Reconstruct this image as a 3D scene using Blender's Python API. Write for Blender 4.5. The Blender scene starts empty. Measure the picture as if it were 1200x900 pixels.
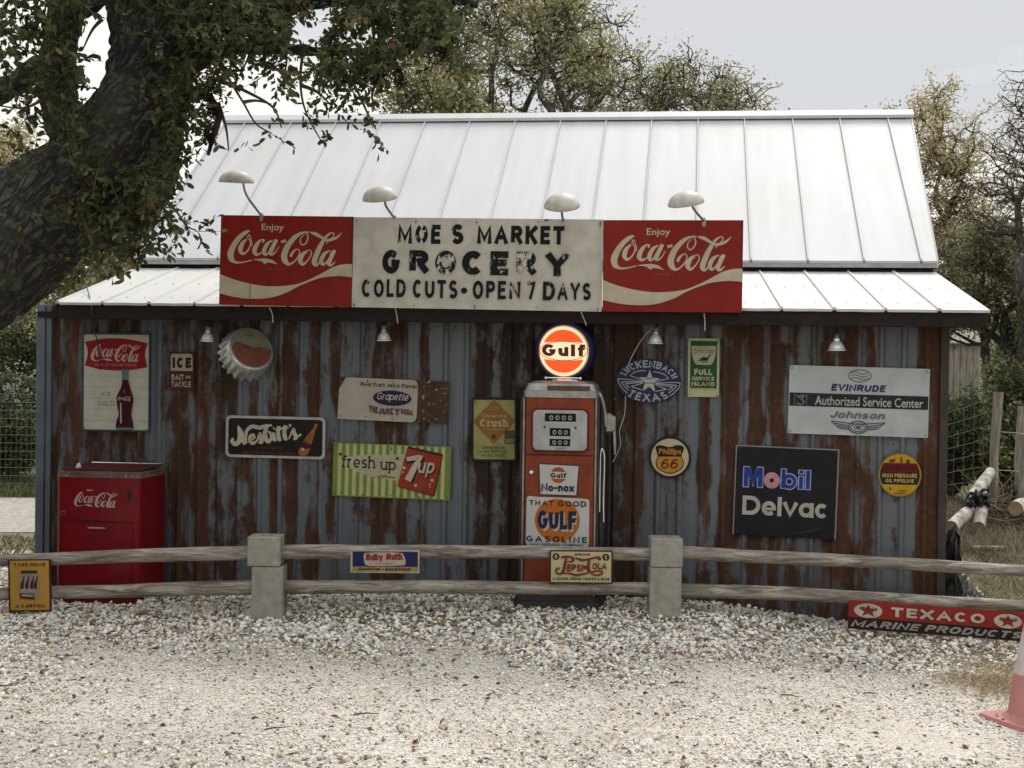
import bpy, math, random
import numpy as np
from mathutils import Vector, Matrix, noise as mnoise

scene = bpy.context.scene
COL = scene.collection
PI = math.pi

# ------------------------------------------------------------------ camera
F_PX = 1661.0; EYE = 1.71; PITCH = 0.0123; ROLL = 0.014
_c, _s = math.cos(PITCH), math.sin(PITCH)
FWD = Vector((0, _c, -_s)); UP0 = Vector((0, _s, _c)); RT0 = Vector((1, 0, 0))
CR = RT0 * math.cos(ROLL) + UP0 * math.sin(ROLL)
CU = UP0 * math.cos(ROLL) - RT0 * math.sin(ROLL)
cam = bpy.data.cameras.new('camera')
cam_ob = bpy.data.objects.new('camera', cam); COL.objects.link(cam_ob)
cam.sensor_fit = 'HORIZONTAL'; cam.sensor_width = 36.0
cam.lens = F_PX / 1200.0 * 36.0
cam.clip_start = 0.1; cam.clip_end = 2000
m = Matrix((( CR.x, CU.x, -FWD.x, 0), (CR.y, CU.y, -FWD.y, 0), (CR.z, CU.z, -FWD.z, EYE), (0, 0, 0, 1)))
cam_ob.matrix_world = m
scene.camera = cam_ob

# ------------------------------------------------------------------ world + sun (overcast)
SUN_EL, SUN_AZ = math.radians(52), math.radians(20)   # azimuth from +Y towards +X (behind the shed, right)
world = bpy.data.worlds.new('World'); scene.world = world; world.use_nodes = True
nt = world.node_tree; N = nt.nodes; L = nt.links
bg = N['Background']; bg.inputs['Strength'].default_value = 0.1
sky = N.new('ShaderNodeTexSky'); sky.sky_type = 'NISHITA'; sky.sun_disc = False
sky.sun_elevation = SUN_EL; sky.sun_rotation = SUN_AZ; sky.air_density = 1; sky.dust_density = 3
tc = N.new('ShaderNodeTexCoord'); sep = N.new('ShaderNodeSeparateXYZ'); L.new(tc.outputs['Generated'], sep.inputs[0])
mp = N.new('ShaderNodeMapping'); mp.inputs['Scale'].default_value = (1.0, 1.0, 6.5); mp.inputs['Location'].default_value = (0.35, 0.2, 0.15)
L.new(tc.outputs['Generated'], mp.inputs[0])
nz = N.new('ShaderNodeTexNoise'); nz.inputs['Scale'].default_value = 2.3; nz.inputs['Detail'].default_value = 5; nz.inputs['Roughness'].default_value = 0.45
L.new(mp.outputs[0], nz.inputs['Vector'])
# elevation (z) pushed about by the noise decides between the bright gap near the horizon and the grey deck above
ma = N.new('ShaderNodeMath'); ma.operation = 'MULTIPLY_ADD'; ma.inputs[1].default_value = 0.46; L.new(nz.outputs['Fac'], ma.inputs[0]); L.new(sep.outputs['Z'], ma.inputs[2])
mx_ = N.new('ShaderNodeMath'); mx_.operation = 'MULTIPLY_ADD'; mx_.inputs[1].default_value = 0.14; L.new(sep.outputs['X'], mx_.inputs[0]); L.new(ma.outputs[0], mx_.inputs[2])
rp = N.new('ShaderNodeValToRGB'); L.new(mx_.outputs[0], rp.inputs[0])
els = rp.color_ramp.elements
els[0].position = 0.24; els[0].color = (.68, .66, .62, 1)
els[1].position = 1.0; els[1].color = (1.0, 1.0, 1.0, 1)
for p_, c_ in ((0.385, (.67, .655, .625, 1)), (0.445, (.435, .44, .452, 1)), (0.56, (.415, .425, .445, 1)), (0.76, (.80, .83, .87, 1))):
    e = els.new(p_); e.color = c_
vm = N.new('ShaderNodeVectorMath'); vm.operation = 'SCALE'; vm.inputs['Scale'].default_value = 9.6; L.new(rp.outputs[0], vm.inputs[0])
mix = N.new('ShaderNodeMix'); mix.data_type = 'RGBA'; mix.inputs['Factor'].default_value = 0.93
L.new(sky.outputs[0], mix.inputs['A']); L.new(vm.outputs[0], mix.inputs['B']); L.new(mix.outputs['Result'], bg.inputs['Color'])

sl = bpy.data.lights.new('sun', 'SUN'); sl.energy = 1.5; sl.angle = math.radians(20); sl.color = (1, .96, .9)
so = bpy.data.objects.new('sun', sl); COL.objects.link(so)
sd = Vector((math.sin(SUN_AZ) * math.cos(SUN_EL), math.cos(SUN_AZ) * math.cos(SUN_EL), math.sin(SUN_EL)))
so.rotation_euler = sd.to_track_quat('Z', 'Y').to_euler(); so.location = (0, 0, 30)

vs = scene.view_settings; vs.view_transform = 'Standard'; vs.look = 'None'; vs.exposure = 0.7; vs.gamma = 1.0; vs.use_curve_mapping = False
scene.cycles.max_bounces = 6; scene.cycles.diffuse_bounces = 3; scene.cycles.glossy_bounces = 3; scene.cycles.transmission_bounces = 4
scene.cycles.use_denoising = True

# ------------------------------------------------------------------ frames: photo pixel -> point on a real plane
def ray(px, py):
    return FWD + CR * ((px - 600) / F_PX) + CU * ((450 - py) / F_PX)
class Frame:
    def __init__(s, x, y, th):
        s.o = Vector((x, y, 0)); s.th = th
        s.U = Vector((math.cos(th), -math.sin(th), 0)); s.V = Vector((math.sin(th), math.cos(th), 0))
        s.M = Matrix.Translation(s.o) @ Matrix.Rotation(-th, 4, 'Z')
    def hit(s, px, py, v=0.0):
        d = ray(px, py); e = Vector((0, 0, EYE)); p0 = s.o + s.V * v
        t = (p0 - e).dot(s.V) / d.dot(s.V); q = e + d * t - s.o
        return q.dot(s.U), q.z
    def pt(s, u, v, z): return s.o + s.U * u + s.V * v + Vector((0, 0, z))
def gpt(px, py, z=0.0):
    d = ray(px, py); t = (z - EYE) / d.z; return Vector((0, 0, EYE)) + d * t
def at(px, py, Y):
    d = ray(px, py); return Vector((0, 0, EYE)) + d * (Y / d.y)
BF = Frame(0, 9.75, 0.1269)        # the shed: v = 0 is the eave edge
WALL = 0.35

# ------------------------------------------------------------------ object helpers
def tag(o, label=None, cat=None, group=None, kind=None):
    if label: o['label'] = label
    if cat: o['category'] = cat
    if group: o['group'] = group
    if kind: o['kind'] = kind
    return o
def empty(name, M, label=None, cat=None, group=None):
    o = bpy.data.objects.new(name, None); COL.objects.link(o); o.empty_display_size = .1
    o.matrix_world = M; return tag(o, label, cat, group)
def link(name, me, parent=None, M=None):
    o = bpy.data.objects.new(name, me); COL.objects.link(o)
    if parent: o.parent = parent
    if M is not None: o.matrix_local = M
    return o
class MB:
    """collects vertices and faces; build() links them as one mesh object"""
    def __init__(s): s.v = []; s.f = []
    def add(s, v, f):
        b = len(s.v); s.v += [tuple(p) for p in v]; s.f += [tuple(i + b for i in q) for q in f]; return s
    def box(s, x0, x1, y0, y1, z0, z1, bev=0.0):
        if bev > 0:
            b = bev; V = []
            for (sx, sy, sz) in [(i, j, k) for i in (0, 1) for j in (0, 1) for k in (0, 1)]:
                X = (x0, x1)[sx]; Y = (y0, y1)[sy]; Z = (z0, z1)[sz]
                dx = b if sx == 0 else -b; dy = b if sy == 0 else -b; dz = b if sz == 0 else -b
                V += [(X, Y + dy, Z + dz), (X + dx, Y, Z + dz), (X + dx, Y + dy, Z)]
            return s.hull(V)
        V = [(x0, y0, z0), (x1, y0, z0), (x1, y1, z0), (x0, y1, z0), (x0, y0, z1), (x1, y0, z1), (x1, y1, z1), (x0, y1, z1)]
        return s.add(V, [(0, 3, 2, 1), (4, 5, 6, 7), (0, 1, 5, 4), (1, 2, 6, 5), (2, 3, 7, 6), (3, 0, 4, 7)])
    def hull(s, V):
        import bmesh
        bm = bmesh.new()
        for p in V: bm.verts.new(p)
        bmesh.ops.convex_hull(bm, input=bm.verts)
        bm.verts.index_update()
        s.add([v.co for v in bm.verts], [[v.index for v in f.verts] for f in bm.faces]); bm.free(); return s
    def tube(s, pts, rad, n=8, caps=True):
        pts = [Vector(p) for p in pts]
        if not hasattr(rad, '__len__'): rad = [rad] * len(pts)
        T = []
        for i in range(len(pts)):
            a = pts[max(i - 1, 0)]; b = pts[min(i + 1, len(pts) - 1)]; T.append((b - a).normalized())
        ref = Vector((0, 0, 1)) if abs(T[0].z) < .9 else Vector((1, 0, 0))
        nrm = T[0].cross(ref).normalized(); V = []
        for i, p in enumerate(pts):
            nrm = (nrm - T[i] * nrm.dot(T[i]))
            nrm = nrm.normalized() if nrm.length > 1e-6 else T[i].orthogonal().normalized()
            bn = T[i].cross(nrm)
            for k in range(n):
                a = 2 * PI * k / n; V.append(p + (nrm * math.cos(a) + bn * math.sin(a)) * rad[i])
        Fc = []
        for i in range(len(pts) - 1):
            for k in range(n):
                a = i * n + k; b = i * n + (k + 1) % n; Fc.append((a, b, b + n, a + n))
        if caps: Fc.append(tuple(range(n - 1, -1, -1))); Fc.append(tuple((len(pts) - 1) * n + k for k in range(n)))
        return s.add(V, Fc)
    def lathe(s, prof, n=24, axis='Z', M=None, ex=1.0):
        V = []; Fc = []
        for (r, h) in prof:
            for k in range(n):
                a = 2 * PI * k / n; x, y = r * math.cos(a) * ex, r * math.sin(a)
                V.append(Vector((x, y, h)) if axis == 'Z' else Vector((x, h, y)))
        for i in range(len(prof) - 1):
            for k in range(n):
                a = i * n + k; b = i * n + (k + 1) % n
                q = (a, b, b + n, a + n) if axis == 'Z' else (a, a + n, b + n, b)
                Fc.append(q)
        t = len(prof) - 1
        bot = tuple(range(n - 1, -1, -1)); top = tuple(t * n + k for k in range(n))
        if axis != 'Z': bot = bot[::-1]; top = top[::-1]
        if prof[0][0] > 1e-5: Fc.append(bot)
        if prof[-1][0] > 1e-5: Fc.append(top)
        if M is not None: V = [M @ v for v in V]
        return s.add(V, Fc)
    def prism(s, poly, y0, y1):
        """extrude an x,z outline (counter-clockwise seen from -y) between y0 (front) and y1 (back)"""
        n = len(poly)
        V = [(p[0], y0, p[1]) for p in poly] + [(p[0], y1, p[1]) for p in poly]
        Fc = [tuple(range(n)), tuple(range(2 * n - 1, n - 1, -1))] + [(i, i + n, (i + 1) % n + n, (i + 1) % n) for i in range(n)]
        return s.add(V, Fc)
    def mesh(s, name, mat, smooth=False):
        me = bpy.data.meshes.new(name); me.from_pydata(s.v, [], s.f)
        if mat: me.materials.append(mat)
        if smooth: me.polygons.foreach_set('use_smooth', [True] * len(me.polygons))
        me.update(); return me
    def build(s, name, mat, parent=None, smooth=False, M=None):
        return link(name, s.mesh(name, mat, smooth), parent, M)
def auto_smooth(o, ang=40):
    me = o.data; me.polygons.foreach_set('use_smooth', [True] * len(me.polygons))
    try: me.set_sharp_from_angle(angle=math.radians(ang))
    except Exception: pass
    return o
def np_mesh(name, V, Fq, mat, cols=None, smooth=False):
    """fast mesh from numpy arrays (all faces the same size)"""
    V = np.asarray(V, np.float32); Fq = np.asarray(Fq, np.int32); k = Fq.shape[1]
    me = bpy.data.meshes.new(name)
    me.vertices.add(len(V)); me.vertices.foreach_set('co', V.ravel())
    me.loops.add(Fq.size); me.loops.foreach_set('vertex_index', Fq.ravel())
    me.polygons.add(len(Fq)); me.polygons.foreach_set('loop_start', np.arange(0, Fq.size, k, dtype=np.int32))
    me.polygons.foreach_set('loop_total', np.full(len(Fq), k, np.int32))
    if smooth: me.polygons.foreach_set('use_smooth', np.ones(len(Fq), bool))
    if cols is not None:
        a = me.color_attributes.new('tint', 'FLOAT_COLOR', 'POINT')
        c = np.ones((len(V), 4), np.float32); c[:, :3] = cols; a.data.foreach_set('color', c.ravel())
    me.materials.append(mat); me.update(calc_edges=True); me.validate()
    return me

# ------------------------------------------------------------------ materials
def newmat(name):
    mt = bpy.data.materials.new(name); mt.use_nodes = True
    return mt, mt.node_tree.nodes, mt.node_tree.links, mt.node_tree.nodes['Principled BSDF']
def noise_node(N, L, scale, detail=4, rough=.55, stretch=None, coord='Object', dist=0):
    t = N.new('ShaderNodeTexCoord'); n = N.new('ShaderNodeTexNoise')
    n.inputs['Scale'].default_value = scale; n.inputs['Detail'].default_value = detail; n.inputs['Roughness'].default_value = rough
    n.inputs['Distortion'].default_value = dist
    if stretch:
        mpn = N.new('ShaderNodeMapping'); mpn.inputs['Scale'].default_value = stretch
        L.new(t.outputs[coord], mpn.inputs[0]); L.new(mpn.outputs[0], n.inputs['Vector'])
    else: L.new(t.outputs[coord], n.inputs['Vector'])
    return n
def ramp(N, L, src, stops):
    r = N.new('ShaderNodeValToRGB'); L.new(src, r.inputs[0]); e = r.color_ramp.elements
    e[0].position = stops[0][0]; e[0].color = (*stops[0][1], 1); e[1].position = stops[-1][0]; e[1].color = (*stops[-1][1], 1)
    for p, c in stops[1:-1]:
        q = e.new(p); q.color = (*c, 1)
    return r
def mixc(N, L, fac, a, b):
    mm = N.new('ShaderNodeMix'); mm.data_type = 'RGBA'
    for key, val in (('Factor', fac), ('A', a), ('B', b)):
        if isinstance(val, (int, float)): mm.inputs[key].default_value = val
        elif isinstance(val, tuple): mm.inputs[key].default_value = (*val, 1)
        else: L.new(val, mm.inputs[key])
    return mm.outputs['Result']
def bump(N, L, src, P, strength=.3, dist=.01):
    b = N.new('ShaderNodeBump'); b.inputs['Strength'].default_value = strength; b.inputs['Distance'].default_value = dist
    L.new(src, b.inputs['Height']); L.new(b.outputs[0], P.inputs['Normal']); return b
_pc = {}
def paint(c, rough=.45, wear=.35, under=(.12, .05, .025), dirt=.75, metal=0, key=''):
    """old paint: the colour, slightly mottled and dirty, with worn spots where `under` shows"""
    c = tuple(x * .72 for x in c)
    k = (c, rough, wear, under, dirt, metal, key)
    if k in _pc: return _pc[k]
    mt, N, L, P = newmat('old_paint')
    n1 = noise_node(N, L, 9, 6, .6); n2 = noise_node(N, L, 38, 5, .65)
    d = tuple(x * dirt for x in c)
    r1 = ramp(N, L, n1.outputs['Fac'], [(.35, d), (.62, c)])
    th = .80 - .22 * wear
    r2 = ramp(N, L, n2.outputs['Fac'], [(th, (0, 0, 0)), (th + .05, (1, 1, 1))])
    out = mixc(N, L, r2.outputs[0], r1.outputs[0], under); P.inputs['Specular IOR Level'].default_value = .16
    L.new(out, P.inputs['Base Color']); P.inputs['Roughness'].default_value = rough; P.inputs['Metallic'].default_value = metal
    bump(N, L, n2.outputs['Fac'], P, .12, .003)
    _pc[k] = mt; return mt
def faded(c, board, amount=.5):
    """lettering paint flaked off in patches down to the board"""
    k = ('faded', c, board, amount)
    if k in _pc: return _pc[k]
    mt, N, L, P = newmat('flaking_lettering')
    n1 = noise_node(N, L, 26, 6, .7, (1, 1, .55)); n2 = noise_node(N, L, 5, 3)
    ad = N.new('ShaderNodeMath'); ad.operation = 'MULTIPLY_ADD'; ad.inputs[1].default_value = .6
    L.new(n2.outputs['Fac'], ad.inputs[0]); L.new(n1.outputs['Fac'], ad.inputs[2])
    t = 1.02 - .30 * amount
    r = ramp(N, L, ad.outputs[0], [(t - .03, (0, 0, 0)), (t + .03, (1, 1, 1))])
    L.new(mixc(N, L, r.outputs[0], c, board), P.inputs['Base Color']); P.inputs['Roughness'].default_value = .6; P.inputs['Specular IOR Level'].default_value = .12
    _pc[k] = mt; return mt
def plain(name, c, rough=.5, metal=0, var=.2, scale=20, bmp=0):
    mt, N, L, P = newmat(name)
    n = noise_node(N, L, scale, 5, .6)
    r = ramp(N, L, n.outputs['Fac'], [(.3, tuple(x * (1 - var) for x in c)), (.7, tuple(min(1, x * (1 + var)) for x in c))])
    L.new(r.outputs[0], P.inputs['Base Color']); P.inputs['Roughness'].default_value = rough; P.inputs['Metallic'].default_value = metal
    if bmp: bump(N, L, n.outputs['Fac'], P, bmp, .01)
    if not metal and rough > .4: P.inputs['Specular IOR Level'].default_value = .2
    return mt

M_CREAM = (.62, .55, .42); M_WHITE = (.66, .64, .58)
mat_chrome = plain('polished_metal', (.75, .75, .74), .22, 1, .1); mat_alu = plain('spun_aluminium', (.88, .88, .87), .3, .35, .05)
mat_dome = plain('weathered_lamp_enamel', (.44, .41, .365), .5, 0, .25, 14)
mat_steel = plain('dull_steel', (.30, .30, .30), .45, .8, .3, 30)
mat_black = plain('black_rubber', (.018, .018, .02), .6, 0, .3)
mat_wire = plain('cable_sheath', (.45, .41, .36), .6, 0, .1)
mat_darkwire = plain('dark_cable', (.03, .03, .03), .6, 0, .1)

# rusty corrugated wall metal: the mesh carries how rusty each strip is
def wall_metal():
    mt, N, L, P = newmat('rusty_galvanised_metal')
    at_ = N.new('ShaderNodeAttribute'); at_.attribute_name = 'tint'
    sp = N.new('ShaderNodeSeparateColor'); L.new(at_.outputs['Color'], sp.inputs[0])
    n1 = noise_node(N, L, 5.5, 7, .60, (1.5, 1, .50), dist=.4); n2 = noise_node(N, L, 34, 5, .7, (1, 1, .8)); n3 = noise_node(N, L, 1.3, 4, .6, (1, 1, .7))
    def mad(a, k, b):
        q = N.new('ShaderNodeMath'); q.operation = 'MULTIPLY_ADD'; L.new(a, q.inputs[0]); q.inputs[1].default_value = k
        if isinstance(b, float): q.inputs[2].default_value = b
        else: L.new(b, q.inputs[2])
        return q.outputs[0]
    v = mad(n1.outputs['Fac'], 2.9, -1.45); v = mad(n2.outputs['Fac'], .9, v); v = mad(n3.outputs['Fac'], .6, v); v = mad(sp.outputs['Red'], 1.0, v)
    msk = N.new('ShaderNodeMapRange'); L.new(v, msk.inputs[0]); msk.inputs[1].default_value = 1.04; msk.inputs[2].default_value = 1.40
    zinc = ramp(N, L, n3.outputs['Fac'], [(.3, (.070, .080, .090)), (.5, (.100, .108, .116)), (.72, (.145, .147, .144))])
    zs = noise_node(N, L, 7, 6, .7, (3.0, 1, .12))
    zinc2 = mixc(N, L, ramp(N, L, zs.outputs['Fac'], [(.38, (0, 0, 0)), (.72, (.85, .85, .85))]).outputs[0], zinc.outputs[0], (.072, .056, .042))
    zinc3 = mixc(N, L, sp.outputs['Blue'], zinc2, (.112, .128, .146))
    rust = ramp(N, L, n2.outputs['Fac'], [(.25, (.032, .014, .009)), (.5, (.088, .033, .014)), (.75, (.165, .068, .027))])
    rust2 = mixc(N, L, sp.outputs['Green'], rust.outputs[0], (.028, .018, .014))
    rust3 = mixc(N, L, ramp(N, L, n1.outputs['Fac'], [(.3, (0, 0, 0)), (.7, (.70, .70, .70))]).outputs[0], rust2, (.034, .019, .013))
    L.new(mixc(N, L, msk.outputs[0], zinc3, rust3), P.inputs['Base Color'])
    inv = N.new('ShaderNodeMapRange'); L.new(msk.outputs[0], inv.inputs[0]); inv.inputs[3].default_value = .42; inv.inputs[4].default_value = .85
    L.new(inv.outputs[0], P.inputs['Roughness'])
    i2 = N.new('ShaderNodeMapRange'); L.new(msk.outputs[0], i2.inputs[0]); P.inputs['Specular IOR Level'].default_value = .3; i2.inputs[3].default_value = .25; i2.inputs[4].default_value = .0
    L.new(i2.outputs[0], P.inputs['Metallic'])
    bump(N, L, n2.outputs['Fac'], P, .25, .004)
    return mt
mat_wall = wall_metal()
def roof_metal(name, base, spots):
    mt, N, L, P = newmat(name)
    n1 = noise_node(N, L, 3, 5, .6, (2.5, .25, .25)); n2 = noise_node(N, L, 16, 6, .7, (1, .6, .6)); n3 = noise_node(N, L, 1.1, 3, .5)
    r = ramp(N, L, n1.outputs['Fac'], [(.3, tuple(x * .90 for x in base)), (.65, base)])
    s = ramp(N, L, n2.outputs['Fac'], [(.60, (0, 0, 0)), (.85, (spots, spots, spots))])
    o = mixc(N, L, s.outputs[0], r.outputs[0], tuple(x * .62 for x in base))
    s3 = ramp(N, L, n3.outputs['Fac'], [(.45, (0, 0, 0)), (.7, (.32, .32, .32))])
    o = mixc(N, L, s3.outputs[0], o, (.42, .40, .36))
    L.new(o, P.inputs['Base Color']); P.inputs['Roughness'].default_value = .55; P.inputs['Metallic'].default_value = .0; P.inputs['Specular IOR Level'].default_value = .35
    bump(N, L, n3.outputs['Fac'], P, .25, .01)
    return mt
mat_roof = roof_metal('white_roof_metal', (.485, .49, .496), .35)
mat_roof_low = roof_metal('weathered_roof_metal', (.50, .49, .465), .9)
mat_drip = plain('grey_flashing', (.32, .32, .33), .4, .4, .2, 10)
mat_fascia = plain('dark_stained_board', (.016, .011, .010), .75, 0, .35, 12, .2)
def wood(name, a, b, axis_scale=(.35, 6, 6)):
    mt, N, L, P = newmat(name)
    n1 = noise_node(N, L, 5, 8, .7, axis_scale, dist=1.2); n2 = noise_node(N, L, 2.2, 4, .6)
    r = ramp(N, L, n1.outputs['Fac'], [(.3, tuple(x * .28 for x in a)), (.44, a), (.62, b), (.8, tuple(min(1, x * 1.15) for x in b))])
    s = ramp(N, L, n2.outputs['Fac'], [(.4, (0, 0, 0)), (.75, (.55, .55, .55))])
    L.new(mixc(N, L, s.outputs[0], r.outputs[0], tuple(x * .62 for x in a)), P.inputs['Base Color']); P.inputs['Roughness'].default_value = .85
    bump(N, L, n1.outputs['Fac'], P, .6, .012); return mt
mat_rail = wood('weathered_cedar', (.17, .14, .11), (.42, .375, .315), (.55, 5, 5))
mat_post = wood('grey_post_wood', (.22, .19, .15), (.42, .38, .31), (6, 6, .35))
mat_conc = plain('cast_concrete', (.27, .255, .215), .9, 0, .22, 14, .3)
mat_gable = plain('shed_side_metal', (.15, .12, .10), .7, .2, .4, 6)

def vcol_mat(name, rough=.85, trans=0.0, var=.25, scale=60, bmp=.0):
    mt, N, L, P = newmat(name)
    a = N.new('ShaderNodeAttribute'); a.attribute_name = 'tint'
    n = noise_node(N, L, scale, 3, .6)
    r = ramp(N, L, n.outputs['Fac'], [(.3, (1 - var,) * 3), (.7, (1, 1, 1))])
    mm = N.new('ShaderNodeMix'); mm.data_type = 'RGBA'; mm.blend_type = 'MULTIPLY'; mm.inputs['Factor'].default_value = 1
    L.new(a.outputs['Color'], mm.inputs['A']); L.new(r.outputs[0], mm.inputs['B']); L.new(mm.outputs['Result'], P.inputs['Base Color'])
    P.inputs['Roughness'].default_value = rough; P.inputs['Specular IOR Level'].default_value = .25
    if bmp: bump(N, L, n.outputs['Fac'], P, bmp, .004)
    if trans:
        tr = N.new('ShaderNodeBsdfTranslucent'); L.new(mm.outputs['Result'], tr.inputs[0])
        ms = N.new('ShaderNodeMixShader'); ms.inputs[0].default_value = trans
        out = N['Material Output']; L.new(P.outputs[0], ms.inputs[1]); L.new(tr.outputs[0], ms.inputs[2]); L.new(ms.outputs[0], out.inputs[0])
    return mt
mat_leaf = vcol_mat('leaf', .6, .42, .3, 30)
mat_farleaf = vcol_mat('far_leaf', .6, .52, .12, 10)  # more translucent, less mottled leaf for the far trees and bushes
mat_stone = vcol_mat('limestone_gravel', .9, 0, .22, 70, .3)
mat_twig = plain('twig_bark', (.10, .08, .062), .9, 0, .4, 20)

# ------------------------------------------------------------------ flat artwork: ribbons, polygons, lettering
def catmull(P, k=6, closed=False):
    P = [tuple(p) for p in P]; n = len(P); out = []
    rng = range(n) if closed else range(n - 1)
    for i in rng:
        p0 = P[(i - 1) % n] if (closed or i > 0) else P[0]; p1 = P[i]; p2 = P[(i + 1) % n]; p3 = P[(i + 2) % n] if (closed or i < n - 2) else P[-1]
        for j in range(k):
            t = j / k
            out.append(tuple(.5 * ((2 * b) + (-a + c) * t + (2 * a - 5 * b + 4 * c - d) * t * t + (-a + 3 * b - 3 * c + d) * t ** 3) for a, b, c, d in zip(p0, p1, p2, p3)))
    if not closed: out.append(P[-1])
    return out
def ribbon(P, w=None, closed=False, cap=0.0):
    """P: (x,y) or (x,y,w); returns verts2d, faces of a mitred strip"""
    P = [list(p) for p in P]
    if w is not None: P = [[p[0], p[1], w] for p in P]
    Q = [P[0]]
    for p in P[1:]:
        if abs(p[0] - Q[-1][0]) + abs(p[1] - Q[-1][1]) > 1e-6: Q.append(p)
    P = Q; n = len(P)
    if n < 2: return [], []
    if cap and not closed:
        for a, b in ((0, 1), (-1, -2)):
            dx, dy = P[a][0] - P[b][0], P[a][1] - P[b][1]; l = math.hypot(dx, dy) or 1
            P[a] = [P[a][0] + dx / l * cap, P[a][1] + dy / l * cap, P[a][2]]
    V = []; Fc = []
    for i in range(n):
        a = P[(i - 1) % n] if (closed or i > 0) else P[i]; b = P[(i + 1) % n] if (closed or i < n - 1) else P[i]; p = P[i]
        def un(q, r):
            dx, dy = r[0] - q[0], r[1] - q[1]; l = math.hypot(dx, dy)
            return (dx / l, dy / l) if l > 1e-9 else None
        d1, d2 = un(a, p), un(p, b)
        if d1 is None: d1 = d2
        if d2 is None: d2 = d1
        tx, ty = d1[0] + d2[0], d1[1] + d2[1]; l = math.hypot(tx, ty)
        if l < .2: tx, ty = d2; l = 1.0
        tx /= l; ty /= l; nx, ny = -ty, tx
        c = max(.72, nx * -d1[1] + ny * d1[0]); h = p[2] / 2 / c
        V += [(p[0] + nx * h, p[1] + ny * h), (p[0] - nx * h, p[1] - ny * h)]
    for i in range(n if closed else n - 1):
        j = (i + 1) % n; Fc.append((2 * i, 2 * i + 1, 2 * j + 1, 2 * j))
    return V, Fc
def arc(cx, cy, rx, ry, a0, a1, n=9):
    return [(cx + rx * math.cos(math.radians(a0 + (a1 - a0) * i / n)), cy + ry * math.sin(math.radians(a0 + (a1 - a0) * i / n))) for i in range(n + 1)]
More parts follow.
